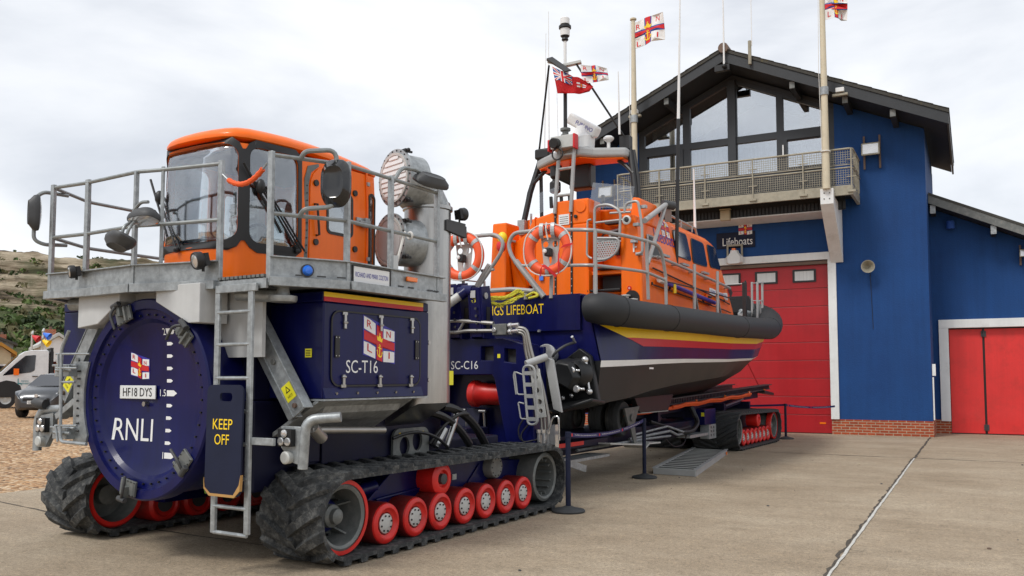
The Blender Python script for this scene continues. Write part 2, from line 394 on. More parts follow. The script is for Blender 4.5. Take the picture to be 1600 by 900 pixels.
# ================================================================== camera, light, sky
cam = bpy.data.cameras.new('Camera'); co = bpy.data.objects.new('Camera', cam); COL.objects.link(co)
co.location = (0, 0, EYE); co.rotation_euler = (math.pi / 2 + PIT, 0, YAW)
cam.lens = 36 * FPX / 1600; cam.sensor_width = 36; cam.shift_y = 50 / 1600; cam.clip_end = 4000; cam.clip_start = .05
SC.camera = co
W = bpy.data.worlds.new('World'); SC.world = W; W.use_nodes = True
n, k = W.node_tree.nodes, W.node_tree.links; bg = n['Background']
sun_el, sun_az = 52, 200                       # degrees; azimuth clockwise from +Y
sk = n.new('ShaderNodeTexSky'); sk.sky_type = 'NISHITA'; sk.sun_disc = False; sk.sun_elevation = R(sun_el); sk.sun_rotation = R(sun_az)
tc = n.new('ShaderNodeTexCoord'); mp = n.new('ShaderNodeMapping'); mp.inputs['Scale'].default_value = (1, 1, 2.4); mp.inputs['Location'].default_value = (.35, .8, .1)
k.new(tc.outputs['Generated'], mp.inputs['Vector'])
nz = n.new('ShaderNodeTexNoise'); nz.inputs['Scale'].default_value = 2.1; nz.inputs['Detail'].default_value = 7; nz.inputs['Roughness'].default_value = .52; nz.inputs['Distortion'].default_value = .3
k.new(mp.outputs[0], nz.inputs['Vector'])
rp = n.new('ShaderNodeValToRGB'); e = rp.color_ramp.elements
e[0].position, e[0].color = .34, (5.3, 5.6, 6.15, 1); e[1].position, e[1].color = .62, (9.4, 9.45, 9.5, 1)
x = rp.color_ramp.elements.new(.48); x.color = (7.5, 7.7, 8.05, 1)
k.new(nz.outputs['Fac'], rp.inputs['Fac'])
mx = n.new('ShaderNodeMix'); mx.data_type = 'RGBA'; mx.inputs[0].default_value = .88
k.new(sk.outputs[0], mx.inputs[6]); k.new(rp.outputs[0], mx.inputs[7]); k.new(mx.outputs[2], bg.inputs['Color']); bg.inputs['Strength'].default_value = .105
sl = bpy.data.lights.new('Sun', 'SUN'); so = bpy.data.objects.new('Sun', sl); COL.objects.link(so)
sl.energy = 1.5; sl.angle = R(14); sl.color = (1, .965, .91)
sv = V3((math.sin(R(sun_az)) * math.cos(R(sun_el)), math.cos(R(sun_az)) * math.cos(R(sun_el)), math.sin(R(sun_el))))
so.rotation_euler = (-sv).to_track_quat('-Z', 'Y').to_euler(); so.location = sv * 60
vs = SC.view_settings; vs.view_transform = 'Standard'; vs.look = 'None'; vs.exposure = .28; vs.gamma = 1; vs.use_curve_mapping = False
SC.render.engine = 'CYCLES'; SC.cycles.max_bounces = 6; SC.cycles.diffuse_bounces = 3; SC.cycles.glossy_bounces = 3; SC.cycles.transmission_bounces = 4; SC.cycles.transparent_max_bounces = 12
SC.cycles.caustics_reflective = False; SC.cycles.caustics_refractive = False; SC.cycles.use_denoising = True
# ================================================================== ground
def concrete():
    m = bpy.data.materials.new('concrete'); m.use_nodes = True; MATS['concrete'] = m
    n, k = m.node_tree.nodes, m.node_tree.links; b = n['Principled BSDF']; tc = n.new('ShaderNodeTexCoord'); O = tc.outputs['Object']
    def noise(sc, st=(1, 1, 1), det=6, ro=.6):
        mp = n.new('ShaderNodeMapping'); mp.inputs['Scale'].default_value = st; k.new(O, mp.inputs['Vector'])
        t = n.new('ShaderNodeTexNoise'); t.inputs['Scale'].default_value = sc; t.inputs['Detail'].default_value = det; t.inputs['Roughness'].default_value = ro; k.new(mp.outputs[0], t.inputs['Vector']); return t.outputs['Fac']
    def ramp(f, *st):
        r = n.new('ShaderNodeValToRGB'); e = r.color_ramp.elements; e[0].position, e[0].color = st[0][0], (*st[0][1], 1); e[1].position, e[1].color = st[-1][0], (*st[-1][1], 1)
        for p, c in st[1:-1]: q = e.new(p); q.color = (*c, 1)
        k.new(f, r.inputs['Fac']); return r.outputs['Color']
    def mix(a, c, fac, mode='MIX'):
        x = n.new('ShaderNodeMix'); x.data_type = 'RGBA'; x.blend_type = mode
        if isinstance(fac, float): x.inputs[0].default_value = fac
        else: k.new(fac, x.inputs[0])
        k.new(a, x.inputs[6])
        if isinstance(c, tuple): x.inputs[7].default_value = (*c, 1)
        else: k.new(c, x.inputs[7])
        return x.outputs[2]
    base = ramp(noise(.55, det=9, ro=.62), (.3, (.33, .262, .19)), (.5, (.405, .33, .247)), (.7, (.465, .39, .30)))
    streak = ramp(noise(1.3, (.4, 1.7, 1), 10, .72), (.34, (.70, .69, .67)), (.5, (1, 1, 1)), (.68, (1.15, 1.15, 1.14)))
    c = mix(base, streak, .40, 'MULTIPLY')
    brush = ramp(noise(5, (.22, 1.5, 1), 9, .8), (.60, (1, 1, 1)), (.74, (1.30, 1.30, 1.29)))
    c = mix(c, brush, .5, 'MULTIPLY')
    for sc, f in ((5, .35), (16, .6), (34, .95), (70, .95), (140, .8)):
        c = mix(c, ramp(noise(sc, det=4, ro=.85), (.34, (.50, .47, .43)), (.45, (.93, .93, .92)), (.56, (1.02, 1.02, 1.02)), (.68, (1.42, 1.34, 1.2))), f, 'MULTIPLY')
    stain = ramp(noise(.8, det=10, ro=.75), (.58, (0, 0, 0)), (.78, (.55, .55, .55)))
    c = mix(c, (.17, .14, .105), stain)
    k.new(c, b.inputs['Base Color']); b.inputs['Roughness'].default_value = .88; b.inputs['Specular IOR Level'].default_value = .3
    bp = n.new('ShaderNodeBump'); bp.inputs['Strength'].default_value = .6; bp.inputs['Distance'].default_value = .012
    k.new(noise(48, det=5, ro=.75), bp.inputs['Height']); k.new(bp.outputs[0], b.inputs['Normal'])
def shingle():
    m = bpy.data.materials.new('shingle'); m.use_nodes = True; MATS['shingle'] = m
    n, k = m.node_tree.nodes, m.node_tree.links; b = n['Principled BSDF']; tc = n.new('ShaderNodeTexCoord'); O = tc.outputs['Object']
    v = n.new('ShaderNodeTexVoronoi'); v.inputs['Scale'].default_value = 15; v.inputs['Randomness'].default_value = 1; k.new(O, v.inputs['Vector'])
    sp = n.new('ShaderNodeSeparateColor'); k.new(v.outputs['Color'], sp.inputs[0])
    r = n.new('ShaderNodeValToRGB'); e = r.color_ramp.elements; e[0].position, e[0].color = 0, (.11, .062, .03, 1); e[1].position, e[1].color = 1, (.62, .48, .33, 1)
    for p, c in ((.25, (.33, .17, .07)), (.5, (.44, .25, .115)), (.75, (.50, .33, .18))): q = e.new(p); q.color = (*c, 1)
    k.new(sp.outputs[0], r.inputs['Fac'])
    t = n.new('ShaderNodeTexNoise'); t.inputs['Scale'].default_value = .5; t.inputs['Detail'].default_value = 5; k.new(O, t.inputs['Vector'])
    x = n.new('ShaderNodeMix'); x.data_type = 'RGBA'; x.blend_type = 'OVERLAY'; x.inputs[0].default_value = .35; k.new(r.outputs[0], x.inputs[6]); k.new(t.outputs['Fac'], x.inputs[7])
    k.new(x.outputs[2], b.inputs['Base Color']); b.inputs['Roughness'].default_value = .8
    bp = n.new('ShaderNodeBump'); bp.inputs['Strength'].default_value = .9; bp.inputs['Distance'].default_value = .05; bp.invert = True
    k.new(v.outputs['Distance'], bp.inputs['Height']); k.new(bp.outputs[0], b.inputs['Normal'])
concrete(); shingle()
mat('joint_white', (.55, .54, .50), .8, var=.3, scale=20, dust=(.10, .09, .075), dscale=9, dmin=.56)
mat('joint_dark', (.07, .058, .045), .9, var=.4, scale=12)
# beach sheet to the horizon: level with the slab edge, rising a little towards the parked vehicles
def beach_z(x, y):
    d = max(0, -12.2 - x); rise = .36 * min(1, d / 16) ** 1.3 if y < 80 else .36
    return -.03 + (rise + (.05 * math.sin(x * .7 + y * .33) * min(1, d / 5) if d < 60 else 0) if d > 0 else -.12)
b = MB('shingle'); xs = [-2500, -900, -400, -220, -140, -100, -80, -65, -55] + [-50 + i for i in range(0, 38)] + [-12.35, -12.1, -11, 0, 20, 60, 200, 800, 2500]
ys = [-600, -150, -60, -30, -15, -8] + [-4 + i * 1.0 for i in range(50)] + [50, 60, 80, 120, 200, 400, 900, 2500]
b.add([(x, y, beach_z(x, y)) for y in ys for x in xs], [(j * len(xs) + i, j * len(xs) + i + 1, (j + 1) * len(xs) + i + 1, (j + 1) * len(xs) + i) for j in range(len(ys) - 1) for i in range(len(xs) - 1)])
b.build('beach_ground', kind='structure')
b = MB('concrete'); edge = []
for i in range(61):
    y = -14 + i * 1.0; edge.append((-12.08 + .10 * math.sin(y * 1.3) + .07 * math.sin(y * 3.1 + 1), y))
poly = edge + [(40, 46), (40, -14)]
b.prism([(x, y, -.14) for x, y in poly][::-1], (0, 0, .14)); b.build('concrete_pavement', smooth=0, kind='structure')
def jitter_strip(name, pts, w, m, z=.004, seed=1, jit=.35, step=.25, cracks=0):
    rnd = random.Random(seed); b = MB(m); P = []
    for (x0, y0), (x1, y1) in zip(pts, pts[1:]):
        q = max(2, int(math.hypot(x1 - x0, y1 - y0) / step)); P += [(lerp(x0, x1, i / q), lerp(y0, y1, i / q)) for i in range(q)]
    P.append(pts[-1]); L_, R_ = [], []
    for i, (x, y) in enumerate(P):
        a = P[max(0, i - 1)]; c = P[min(len(P) - 1, i + 1)]; d = V3((c[0] - a[0], c[1] - a[1], 0)).normalized(); nn = V3((-d.y, d.x, 0)); o = (rnd.random() - .5) * w * jit
        L_.append(V3((x, y, z)) + nn * (o + w * (.5 + (rnd.random() - .5) * jit))); R_.append(V3((x, y, z)) + nn * (o - w * (.5 + (rnd.random() - .5) * jit)))
    b.loft([[l, r] for l, r in zip(L_, R_)], False, False)
    for c in range(cracks):
        i = rnd.randrange(len(P)); x, y = P[i]; sg = rnd.choice((-1, 1)); ln = .06 + rnd.random() * .16; q = [(x, y)]
        for s_ in range(4): q.append((q[-1][0] + sg * ln / 4, q[-1][1] + (rnd.random() - .5) * .12))
        for (xa, ya), (xb, yb) in zip(q, q[1:]): b.add([(xa, ya - .005, z), (xb, yb - .003, z), (xb, yb + .003, z), (xa, ya + .005, z)], [(0, 1, 2, 3)])
    return b.build(name, smooth=0, kind='structure')
jitter_strip('pavement_line', [(-1.135, 1.0), (-1.125, 19.2)], .030, 'joint_dark', .004, 3, .8, .12, 22)
jitter_strip('pavement_line', [(-1.10, 1.0), (-1.095, 19.2)], .028, 'joint_white', .008, 4, .3, .2)
jitter_strip('pavement_line', [(-1.095, 19.2), (-1.08, 26.1)], .045, 'joint_dark', .004, 5)
jitter_strip('pavement_line', [(-11.9, 19.55), (-1.1, 19.28), (12, 18.9)], .04, 'joint_dark', .0045, 6, .5)
jitter_strip('pavement_line', [(-11.8, 7.05), (-8.8, 6.55), (-5.4, 6.35)], .025, 'joint_dark', .0045, 8, .8)
# ================================================================== boathouse (world axes, front face at Y = 26.2)
YF, XC = 26.2, -6.25
bh = root('boathouse', 'tall blue gabled boathouse with red roller door, balcony and glazed upper floor', 'boathouse', (XC, YF, 0))
rz = lambda x, top=11.29: top - .456 * abs(x - XC)
fxz = lambda Y: (lambda x, z, o: (x, Y + o, z))
XL, XR, YB = -11.5, -1.0, 31.2
b = MB('wall_blue')
outer = [(XL, .43), (XR, .43), (XR, rz(XR) - .4), (XC, rz(XC) - .4), (XL, rz(XL) - .4)]
door_h = [(-8.89, .43), (-3.61, .43), (-3.61, 5.01), (-8.89, 5.01)]
# front wall as panels round the openings
b.sheet([(XL, .43), (-8.89, .43), (-8.89, 5.01), (-3.61, 5.01), (-3.61, .43), (XR, .43), (XR, rz(XR) - .4), (-3.35, rz(-3.35) - .4), (-3.35, 6.6), (-9.3, 6.6), (-9.3, rz(-9.3) - .4), (XL, rz(XL) - .4)], [], fxz(YF), None, .3)
b.box(XR - .3, XR, YF + .3, YB, .43, rz(XR) - .4); b.box(XL, XL + .3, YF + .3, YB, .43, rz(XL) - .4); b.box(XL, XR, YB, YB + .3, .1, 8.3)
b.build('wall', bh, smooth=0)
b = MB('brick'); b.box(-3.60, XR + .012, YF - .012, YF + .3, 0, .43); b.box(XR - .3, XR + .012, YF + .3, YB, 0, .43); b.build('brick_plinth', bh, smooth=0); b = MB('brick'); b.box(XL - .012, -8.9, YF - .012, YF + .3, 0, .43); b.build('brick_plinth', bh, smooth=0)
b = MB('fascia')   # dark boarding above and beside the glazing
gt = lambda x: 10.78 - .456 * abs(x + 6.3)
b.sheet([(-9.3, gt(-9.3)), (-6.3, gt(-6.3)), (-3.35, gt(-3.35)), (-3.35, rz(-3.35) - .4), (XC, rz(XC) - .4), (-9.3, rz(-9.3) - .4)], [], fxz(YF), None, .15)
b.box(-9.3, -3.35, YF - .02, YF + .2, 6.6, 7.62); b.build('gable_cladding', bh, smooth=0)
# glazing
gl = MB('frame_dark'); bays = [(-9.12, -7.85), (-7.62, -6.44), (-6.16, -4.98), (-4.78, -3.56)]
hol = []
for i, (x0, x1) in enumerate(bays):
    d = .10 if i in (0, 3) else 0
    hol.append([(x0 + d, 7.76 + d * .3), (x1 - d, 7.76 + d * .3), (x1 - d, 8.74 - d), (x0 + d, 8.74 - d)])
    hol.append([(x0, 8.95), (x1, 8.95), (x1, gt(x1) - .12), (x0, gt(x0) - .12)])
gl.sheet([(-9.32, 7.6), (-3.34, 7.6), (-3.34, gt(-3.34)), (-6.3, gt(-6.3)), (-9.32, gt(-9.32))], hol, fxz(YF + .02), None, .12)
gl.box(-6.42, -6.18, YF - .06, YF + .018, 7.62, gt(-6.3) - .05)
for i in (0, 3):
    x0, x1 = bays[i]; gl.sheet([(x0 - .01, 7.72), (x1 + .01, 7.72), (x1 + .01, 8.77), (x0 - .01, 8.77)], [[(x0 + .1, 7.82), (x1 - .1, 7.82), (x1 - .1, 8.66), (x0 + .1, 8.66)]], fxz(YF - .02), None, .038)
gw = gl.build('window', bh, smooth=0)
for h in hol:
    b = MB('glass'); xs = [p[0] for p in h]; b.sheet([(p[0] - .02 * (1 if p[0] == min(xs) else -1), p[1]) for p in h], [], fxz(YF + .09), None, .012); b.build('pane', gw, smooth=0)
b = MB('white'); b.box(-4.80, -4.76, YF - .09, YF - .03, 8.15, 8.5); b.build('handle', gw)
b = MB('curtain')
for x0, x1, z0, z1 in ((-9.0, -8.0, 7.7, 9.9), (-7.6, -6.5, 7.7, 8.75), (-6.1, -5.0, 7.7, 8.7), (-4.7, -3.6, 7.7, 8.6)):
    n = 24; pts = [(lerp(x0, x1, i / n), YF + .5 + .05 * math.sin(i * 2.1), 0) for i in range(n + 1)]
    b.loft([[(p[0], p[1], z0) for p in pts], [(p[0], p[1], z1) for p in pts]], False, False)
b.build('curtain', bh)
b = MB('room'); b.box(-9.3, -3.3, YF + 3.4, YF + 3.6, 6.5, 11); b.box(-9.3, -3.3, YF + .4, YF + 3.4, 7.3, 7.4); b.use('white'); b.box(-8.8, -3.8, YF + 3.2, YF + 3.38, 7.6, 9.2)
b.build('interior_wall', bh, smooth=0)
# roof
YE = 24.96; b = MB('roof_tile')
for sg in (-1, 1):
    e = XC + sg * 5.9; b.prism([(XC, YE - .03, rz(XC) + .02), (e, YE - .03, rz(e) + .02), (e, YE - .03, rz(e) - .08), (XC, YE - .03, rz(XC) - .08)], (0, YB + .25 - YE, 0))
    nrow = 16
    for i in range(nrow):      # slate courses stepping down the slope
        xa = XC + sg * 5.9 * (i / nrow); xb = XC + sg * 5.9 * ((i + 1) / nrow) + sg * .01
        b.prism([(xa, YE - .05, rz(xa) + .022), (xb, YE - .05, rz(xb) + .038), (xb, YE - .05, rz(xb) + .021)], (0, YB + .3 - YE, 0))
rf = b.build('roof', bh, smooth=0)
b = MB('fascia')
for sg in (-1, 1):
    e = XC + sg * 5.89; b.prism([(XC, YE, rz(XC) - .082), (e, YE, rz(e) - .082), (e, YE, rz(e) - .38), (XC, YE, rz(XC) - .38)], (0, .05, 0))
    b.prism([(e, YE + .06, rz(e) - .084), (e, YE + .06, rz(e) - .36), (e - sg * .05, YE + .06, rz(e) - .36), (e - sg * .05, YE + .06, rz(e) - .084)], (0, YB + .2 - YE, 0))
b.build('bargeboard', rf, smooth=0)
b = MB('soffit')
for sg in (-1, 1):
    e = XC + sg * 5.83; b.prism([(XC, YE + .055, rz(XC) - .30), (e, YE + .055, rz(e) - .30), (e, YE + .055, rz(e) - .36), (XC, YE + .055, rz(XC) - .36)], (0, YB - YE, 0))
b.build('soffit', rf, smooth=0)
for x in (-10.1, -8.0, -4.3, -2.9, -1.7):
    z = rz(x) - .38; b = MB('soffit')
    b.use('soffit').box(x - .07, x + .07, YE + .12, YF + .02, z - .22, z - .0); b.use('rim_grey').box(x - .07, x + .07, YE + .08, YE + .118, z - .2, z - .01); b.build('rafter_end', rf, smooth=0)
b = MB('timber'); b.cyl((XC + .05, YE - .10, rz(XC) + .0), (XC + .05, YB, rz(XC) + .0), .15, n=16); b.build('ridge_cap', rf)
b = MB('black'); b.box(XC - .22, XC + .22, YE - .06, YE + .10, 10.62, 10.80); b.build('vent_hood', bh)
# roller door and its white surround
b = MB('trim_white'); b.box(-3.61, -3.386, YF - .06, YF + .1, .43, 5.015); b.box(-9.12, -8.89, YF - .06, YF + .1, .43, 5.015); b.box(-9.12, -3.386, YF - .062, YF + .1, 5.017, 5.235); b.build('door_surround', bh, smooth=0, bevel=.008)
b = MB('timber'); b.box(-8.88, -3.62, YF + .01, YF + .12, 4.90, 5.00); b.build('door_lintel', bh, smooth=0)
dr = MB('door_red'); z = 0.02; seams = [0.02 + .525 * i for i in range(10)]; seams[-1] = 4.91
for a, c in zip(seams, seams[1:]):
    dr.box(-8.88, -3.60, YF + .13, YF + .18, a, c - .012)
dr.use('black').box(-8.88, -3.6, YF + .145, YF + .185, 0, 4.9)
dr = dr.build('roller_door', bh, smooth=0, bevel=.006)
for k in range(5):
    xc = -4.29 - 1.09 * k; q = MB('black'); q.sheet(rrect(xc - .33, xc + .33, 4.40, 4.78, .02, 2), [rrect(xc - .27, xc + .27, 4.45, 4.73, .01, 2)], fxz(YF + .105), None, .022); w = q.build('window', dr, smooth=0)
    q = MB('curtain'); q.box(xc - .275, xc + .275, YF + .120, YF + .1265, 4.44, 4.735); q.build('pane', w, smooth=0)
q = MB('amber'); q.box(-3.95, -3.78, YF + .12, YF + .127, .28, .33); q.build('sticker', dr)
# balcony
BY, BX0, BX1 = 24.6, -9.45, -2.70
bl = MB('steel_tan'); bl.box(BX0, BX1, BY, BY + .08, 6.53, 6.80); bl.box(BX1 - .08, BX1, BY + .085, YF, 6.53, 6.80); bl.box(BX0, BX0 + .08, BY + .085, YF, 6.53, 6.80)
bl.use('soffit').box(BX0 + .085, BX1 - .085, BY + .085, YF - .01, 6.72, 6.77); bal = bl.build('balcony', bh, smooth=0, bevel=.006)
b = MB('fascia')
for i in range(60):
    x = BX0 + .2 + i * .105; b.box(x, x + .07, 25.33, 25.36, 6.30, 6.52)
b.use('soffit').box(BX0 + .1, BX1 - .3, 25.365, 25.45, 6.29, 6.72); b.build('cladding', bal, smooth=0)
b = MB('timber'); b.use('trim_white')
b.prism([(BX0 + .1, 25.3, 6.29), (BX1 - .8, 25.3, 6.29), (BX1 - .8, YF - .02, 6.24), (BX0 + .1, YF - .02, 6.24)], (0, 0, -.03)); b.build('underside_board', bal, smooth=0)
zt, zm = 7.80, 7.28
b = MB('steel_tan'); cor = fillet([(BX0, YF, zt), (BX0, BY + .04, zt), (BX1, BY + .04, zt), (BX1, YF, zt)], .15, 5); b.tube(cor, .028); b.tube([(p.x, p.y, zm) for p in cor], .024)
b.tube([(p.x, p.y, zm + .08) for p in cor], .014)
for x in [BX0 + .03, -8.1, -6.72, -5.35, -3.98, BX1 - .03]:
    b.tube([(x, BY - .01, 6.62), (x, BY - .01, zt)], .022); b.box(x - .10, x + .10, BY - .04, BY - .005, 6.60, 6.66)
    for zz in (7.02, 7.5):
        b.box(x - .12, x + .12, BY - .02, BY + .02, zz - .012, zz + .012)
for y in (25.2, 25.8): b.tube([(BX1, y, 6.7), (BX1, y, zt)], .022); b.tube([(BX0, y, 6.7), (BX0, y, zt)], .022)
b.build('railing', bal)
b = MB('steel_tan'); x = BX0 + .06
while x < BX1:
    for z0, z1 in ((6.84, 7.24), (7.40, 7.76)): b.box(x - .005, x + .005, BY + .04, BY + .05, z0, z1)
    x += .062
for z0, z1 in ((6.84, 7.24), (7.40, 7.76)):
    z = z0
    while z <= z1 + .001: b.box(BX0, BX1, BY + .052, BY + .060, z - .005, z + .005); z += .062
    y = BY + .1
    while y < YF:
        b.box(BX1 - .004, BX1 + .004, y - .004, y + .004, z0, z1); y += .07
    z = z0
    while z <= z1 + .001: b.box(BX1 - .012, BX1 - .006, BY + .06, YF, z - .004, z + .004); z += .07
b.build('mesh_panel', bal, smooth=0)
for x in (-3.35, -8.8):
    b = MB('trim_white'); b.prism([(x - .17, BY - .16, 6.72), (x - .17, BY - .16, 6.30), (x - .17, BY + .05, 6.1), (x - .17, YF - .12, 4.95), (x - .17, YF - .065, 4.9), (x - .17, YF - .065, 6.5), (x - .17, BY + .1, 6.52), (x - .17, BY - .0, 6.72)], (.34, 0, 0))
    b.use('rim_grey')
    for dx in (-.07, .07):
        for z in (6.44, 6.6): b.cyl((x + dx, BY - .16, z), (x + dx, BY - .175, z), .02, n=8)
    b.build('bracket', bh, smooth=0, bevel=.01)
b = MB('trim_white'); b.box(XR + .013, XR + .05, YF + .02, YF + .08, .46, 1.62); b.box(XR + .013, XR + .10, YF + .02, YF + .12, 1.66, 1.98); b.build('drainpipe', bh, smooth=0, bevel=.006)
# aerials on the ridge
b = MB('white'); b.tube([(XC + .08, YE - .12, 10.72), (XC + .08, YE - .12, 13.6)], [.03, .012]); b.use('black').ball((XC + .08, YE - .12, 10.72), .07); b.build('aerial', bh)
b = MB('steel_tan'); x = XC + .82; b.tube([(x, YE - .08, 10.66), (x, YE - .08, 11.35)], .05); b.use('white').tube([(x + .06, YE - .08, 11.2), (x + .06, YE - .08, 13.6)], .012); b.build('aerial', bh)
# things fixed to the front
def flood(name, label, X, Z, Y=YF, sc=1., mcol='steel_tan'):
    t = root(name, label, 'floodlight', (X, Y, Z)); b = MB(mcol); s_ = sc
    b.prism([(X - .24 * s_, Y - .35, Z - .17 * s_), (X + .24 * s_, Y - .35, Z - .17 * s_), (X + .24 * s_, Y - .30, Z + .19 * s_), (X - .24 * s_, Y - .30, Z + .19 * s_)], (0, .15, .02)); b.build('housing', t, bevel=.015)
    g = MB('lens'); g.prism([(X - .20 * s_, Y - .357, Z - .13 * s_), (X + .20 * s_, Y - .357, Z - .13 * s_), (X + .20 * s_, Y - .309, Z + .15 * s_), (X - .20 * s_, Y - .309, Z + .15 * s_)], (0, .004, 0)); g.build('lamp_glass', t)
    a = MB('timber'); a.beam((X - .19 * s_, Y - .03, Z - .5 * s_), (X - .19 * s_, Y - .03, Z + .45 * s_), .05, .05); a.beam((X + .22 * s_, Y - .03, Z - .5 * s_), (X + .22 * s_, Y - .03, Z + .45 * s_), .05, .05)
    a.beam((X - .19 * s_, Y - .04, Z), (X - .19 * s_, Y - .22, Z), .04, .04); a.beam((X + .22 * s_, Y - .04, Z), (X + .22 * s_, Y - .22, Z), .04, .04); a.build('mounting_bracket', t); return t
flood('floodlight', 'floodlight on two rusty bars, on the blue wall above the horn loudspeaker', -2.36, 8.02)
flood('floodlight', 'tan floodlight on the boathouse wall, seen behind the boat mast', -10.35, 7.6)
flood('floodlight', 'small floodlight high on the blue annexe wall above the scarlet doors', 1.38, 5.05, 28.0, .6)
X, Z = -6.25, 5.33; t = root('door_lamp', 'white lamp below the grey name sign, above the roller door', 'lamp', (X, YF, Z)); b = MB('steel_tan'); b.sheet(rrect(X - .24, X + .24, Z - .12, Z + .30, .03), [rrect(X - .19, X + .19, Z - .05, Z + .24, .02)], fxz(YF - .13), None, .05); b.box(X - .06, X + .06, YF - .08, YF, Z - .1, Z + .1); b.build('mounting_frame', t)
b = MB('white_plastic'); b.loft([[(X + a * w, YF - .16 - d, Z + z) for a, d in ((-1, 0), (-.7, .12), (.7, .12), (1, 0), (.7, -.1), (-.7, -.1))] for w, z in ((.2, -.30), (.26, -.26), (.27, -.1), (.14, .02), (.12, .10))]); b.build('lamp_shade', t)
b = MB('amber'); b.box(X - .05, X + .05, YF - .27, YF - .1, Z + .1, Z + .16); b.build('lamp_cap', t)
X, Z = -2.54, 4.72; t = root('horn_speaker', 'cream horn loudspeaker alone on the blue wall beside the roller door', 'loudspeaker', (X, YF, Z)); b = MB('steel_tan'); b.lathe([(.05, -.05), (.06, .05), (.10, .14), (.17, .24), (.18, .25), (.16, .245), (.09, .14), (.03, .06)], (X, YF - .1, Z), (.15, -1, -.05)); b.build('horn', t)
b = MB('steel_tan'); b.beam((X, YF, Z), (X, YF - .14, Z), .05, .05); b.build('mounting_bracket', t); b = MB('black'); b.tube([(X + .06, YF - .008, Z - .15), (X + .08, YF - .008, Z - 1.0), (X + .1, YF - .008, Z - 1.75)], .007, 5); b.build('cable', t)
X, Z = -6.24, 5.77; t = root('lifeboats_sign', 'grey name sign with white letters and a crossed flag emblem on top', 'sign', (X, YF, Z)); b = MB('paint_sign'); b.box(-6.82, -5.66, YF - .035, YF - .005, 5.53, 6.01); b.build('sign_board', t, bevel=.004)
b = MB('white'); b.text('Lifeboats', lambda x, z, o: (x, YF - .038, z), -6.63, 5.61, .24, .90); b.build('lettering', t, smooth=0)
b = MB('white'); emblem(b, lambda x, y, o: (-6.14 + x * .31, YF - .037 - o, 5.92 + y * .32 + .014 * math.sin(x * 5)), border=False, off=.002); b.build('emblem', t, smooth=0)
for nm, lb, X, Y, Z in (('junction_box', 'cream box under the balcony edge, above the grey name sign', -6.3, 25.28, 6.36),):
    b = MB('beige'); b.box(X - .14, X + .14, Y - .12, Y + .03, Z - .14, Z + .16); b.box(X - .16, X + .16, Y - .15, Y + .03, Z + .17, Z + .2); b.build(nm, origin=(X, Y, Z), bevel=.01, label=lb, cat='box')
for lb, X in (('small security camera on the roof edge beside the flagpole on the white bracket', -3.0), ('small security camera on the roof edge beside the flagpole behind the lifeboat', -8.95)):
    Z = rz(X) - .36; b = MB('white_plastic'); b.box(X - .11, X + .11, YE - .16, YE - .02, Z - .0, Z + .12); b.use('steel_tan').box(X - .2, X + .2, YE - .12, YE - .01, Z - .10, Z - .03); b.build('security_camera', origin=(X, YE, Z), bevel=.01, label=lb, cat='camera')
# flagpoles and building flags
def flagpole(X, top, label):
    t = root('flagpole', label, 'flagpole', (X, BY - .2, 6.7)); b = MB('pole_cream'); b.tube([(X, BY - .2, 6.7), (X, BY - .2, 9), (X, BY - .2, top)], [.105, .09, .06], 12); b.build('pole', t)
    b = MB('pole_cream'); b.lathe([(.02, 0), (.10, .01), (.10, .05), (.03, .09)], (X, BY - .2, top), (0, 0, 1), 14); b.build('finial', t)
    b = MB('rope_white'); b.tube([(X - .085, BY - .26, 7.6), (X - .12, BY - .26, 10), (X - .07, BY - .26, top - .05)], .008, 5); b.build('halyard', t)
    b = MB('galv'); b.tube([(X, BY - .2, 9.28), (X, BY - .2, 9.5)], .115, 12); b.build('collar', t)
    b = MB('rope_white'); b.torus((X, BY - .2, 7.72), (0, 0, 1), .115, .02, 20, 6); b.build('lashing', t)
flagpole(-8.8, 12.45, 'cream flagpole whose foot is hidden behind the lifeboat cabin')
flagpole(-3.35, 13.4, 'cream flagpole standing on the white bracket near the horn loudspeaker')
def cloth_flag(name, label, O, W_, H_, dirx, amp, seed, draw, drop=.0, rig=False, group=None):
    O = V3(O); dx = V3(dirx).normalized(); nn = V3((-dx.y, dx.x, 0)).normalized()
    def f(x, y, o):
        t = x / 1.3; w = amp * t ** .8 * (math.sin(t * 7 + seed + y * 1.6) + .45 * math.sin(t * 13 + seed * 2 - y * 2))
        p = O + dx * (W_ * t * (1 - .06 * abs(math.sin(t * 5)))) + V3((0, 0, H_ * (y - 1) - drop * t * t - .05 * H_ * math.sin(t * 6 + seed))) + nn * (w + o); return p
    b = MB('white_cloth'); draw(b, f); return b.build(name, origin=O, rig=rig, smooth=60, label=label, cat='flag', group=group)
flagdraw = lambda b, f: emblem(b, f, cloth=True, border=False, off=.004, step=.08, sides=(-1, 1), kc=.68)
p = at(988, 36, Y=BY - .2); cloth_flag('flag', 'whole white flag with red and blue cross on the flagpole behind the lifeboat', (p.x + .03, p.y, p.z), 1.05, .80, (1, -.15, 0), .09, .6, flagdraw, -.10)
p = at(1286, -8, Y=BY - .2); cloth_flag('flag', 'crossed white flag cut off by the picture edge, on the flagpole with the white bracket', (p.x + .04, p.y, p.z + .05), .62, .74, (1, .5, 0), .09, 2.2, flagdraw, .02)
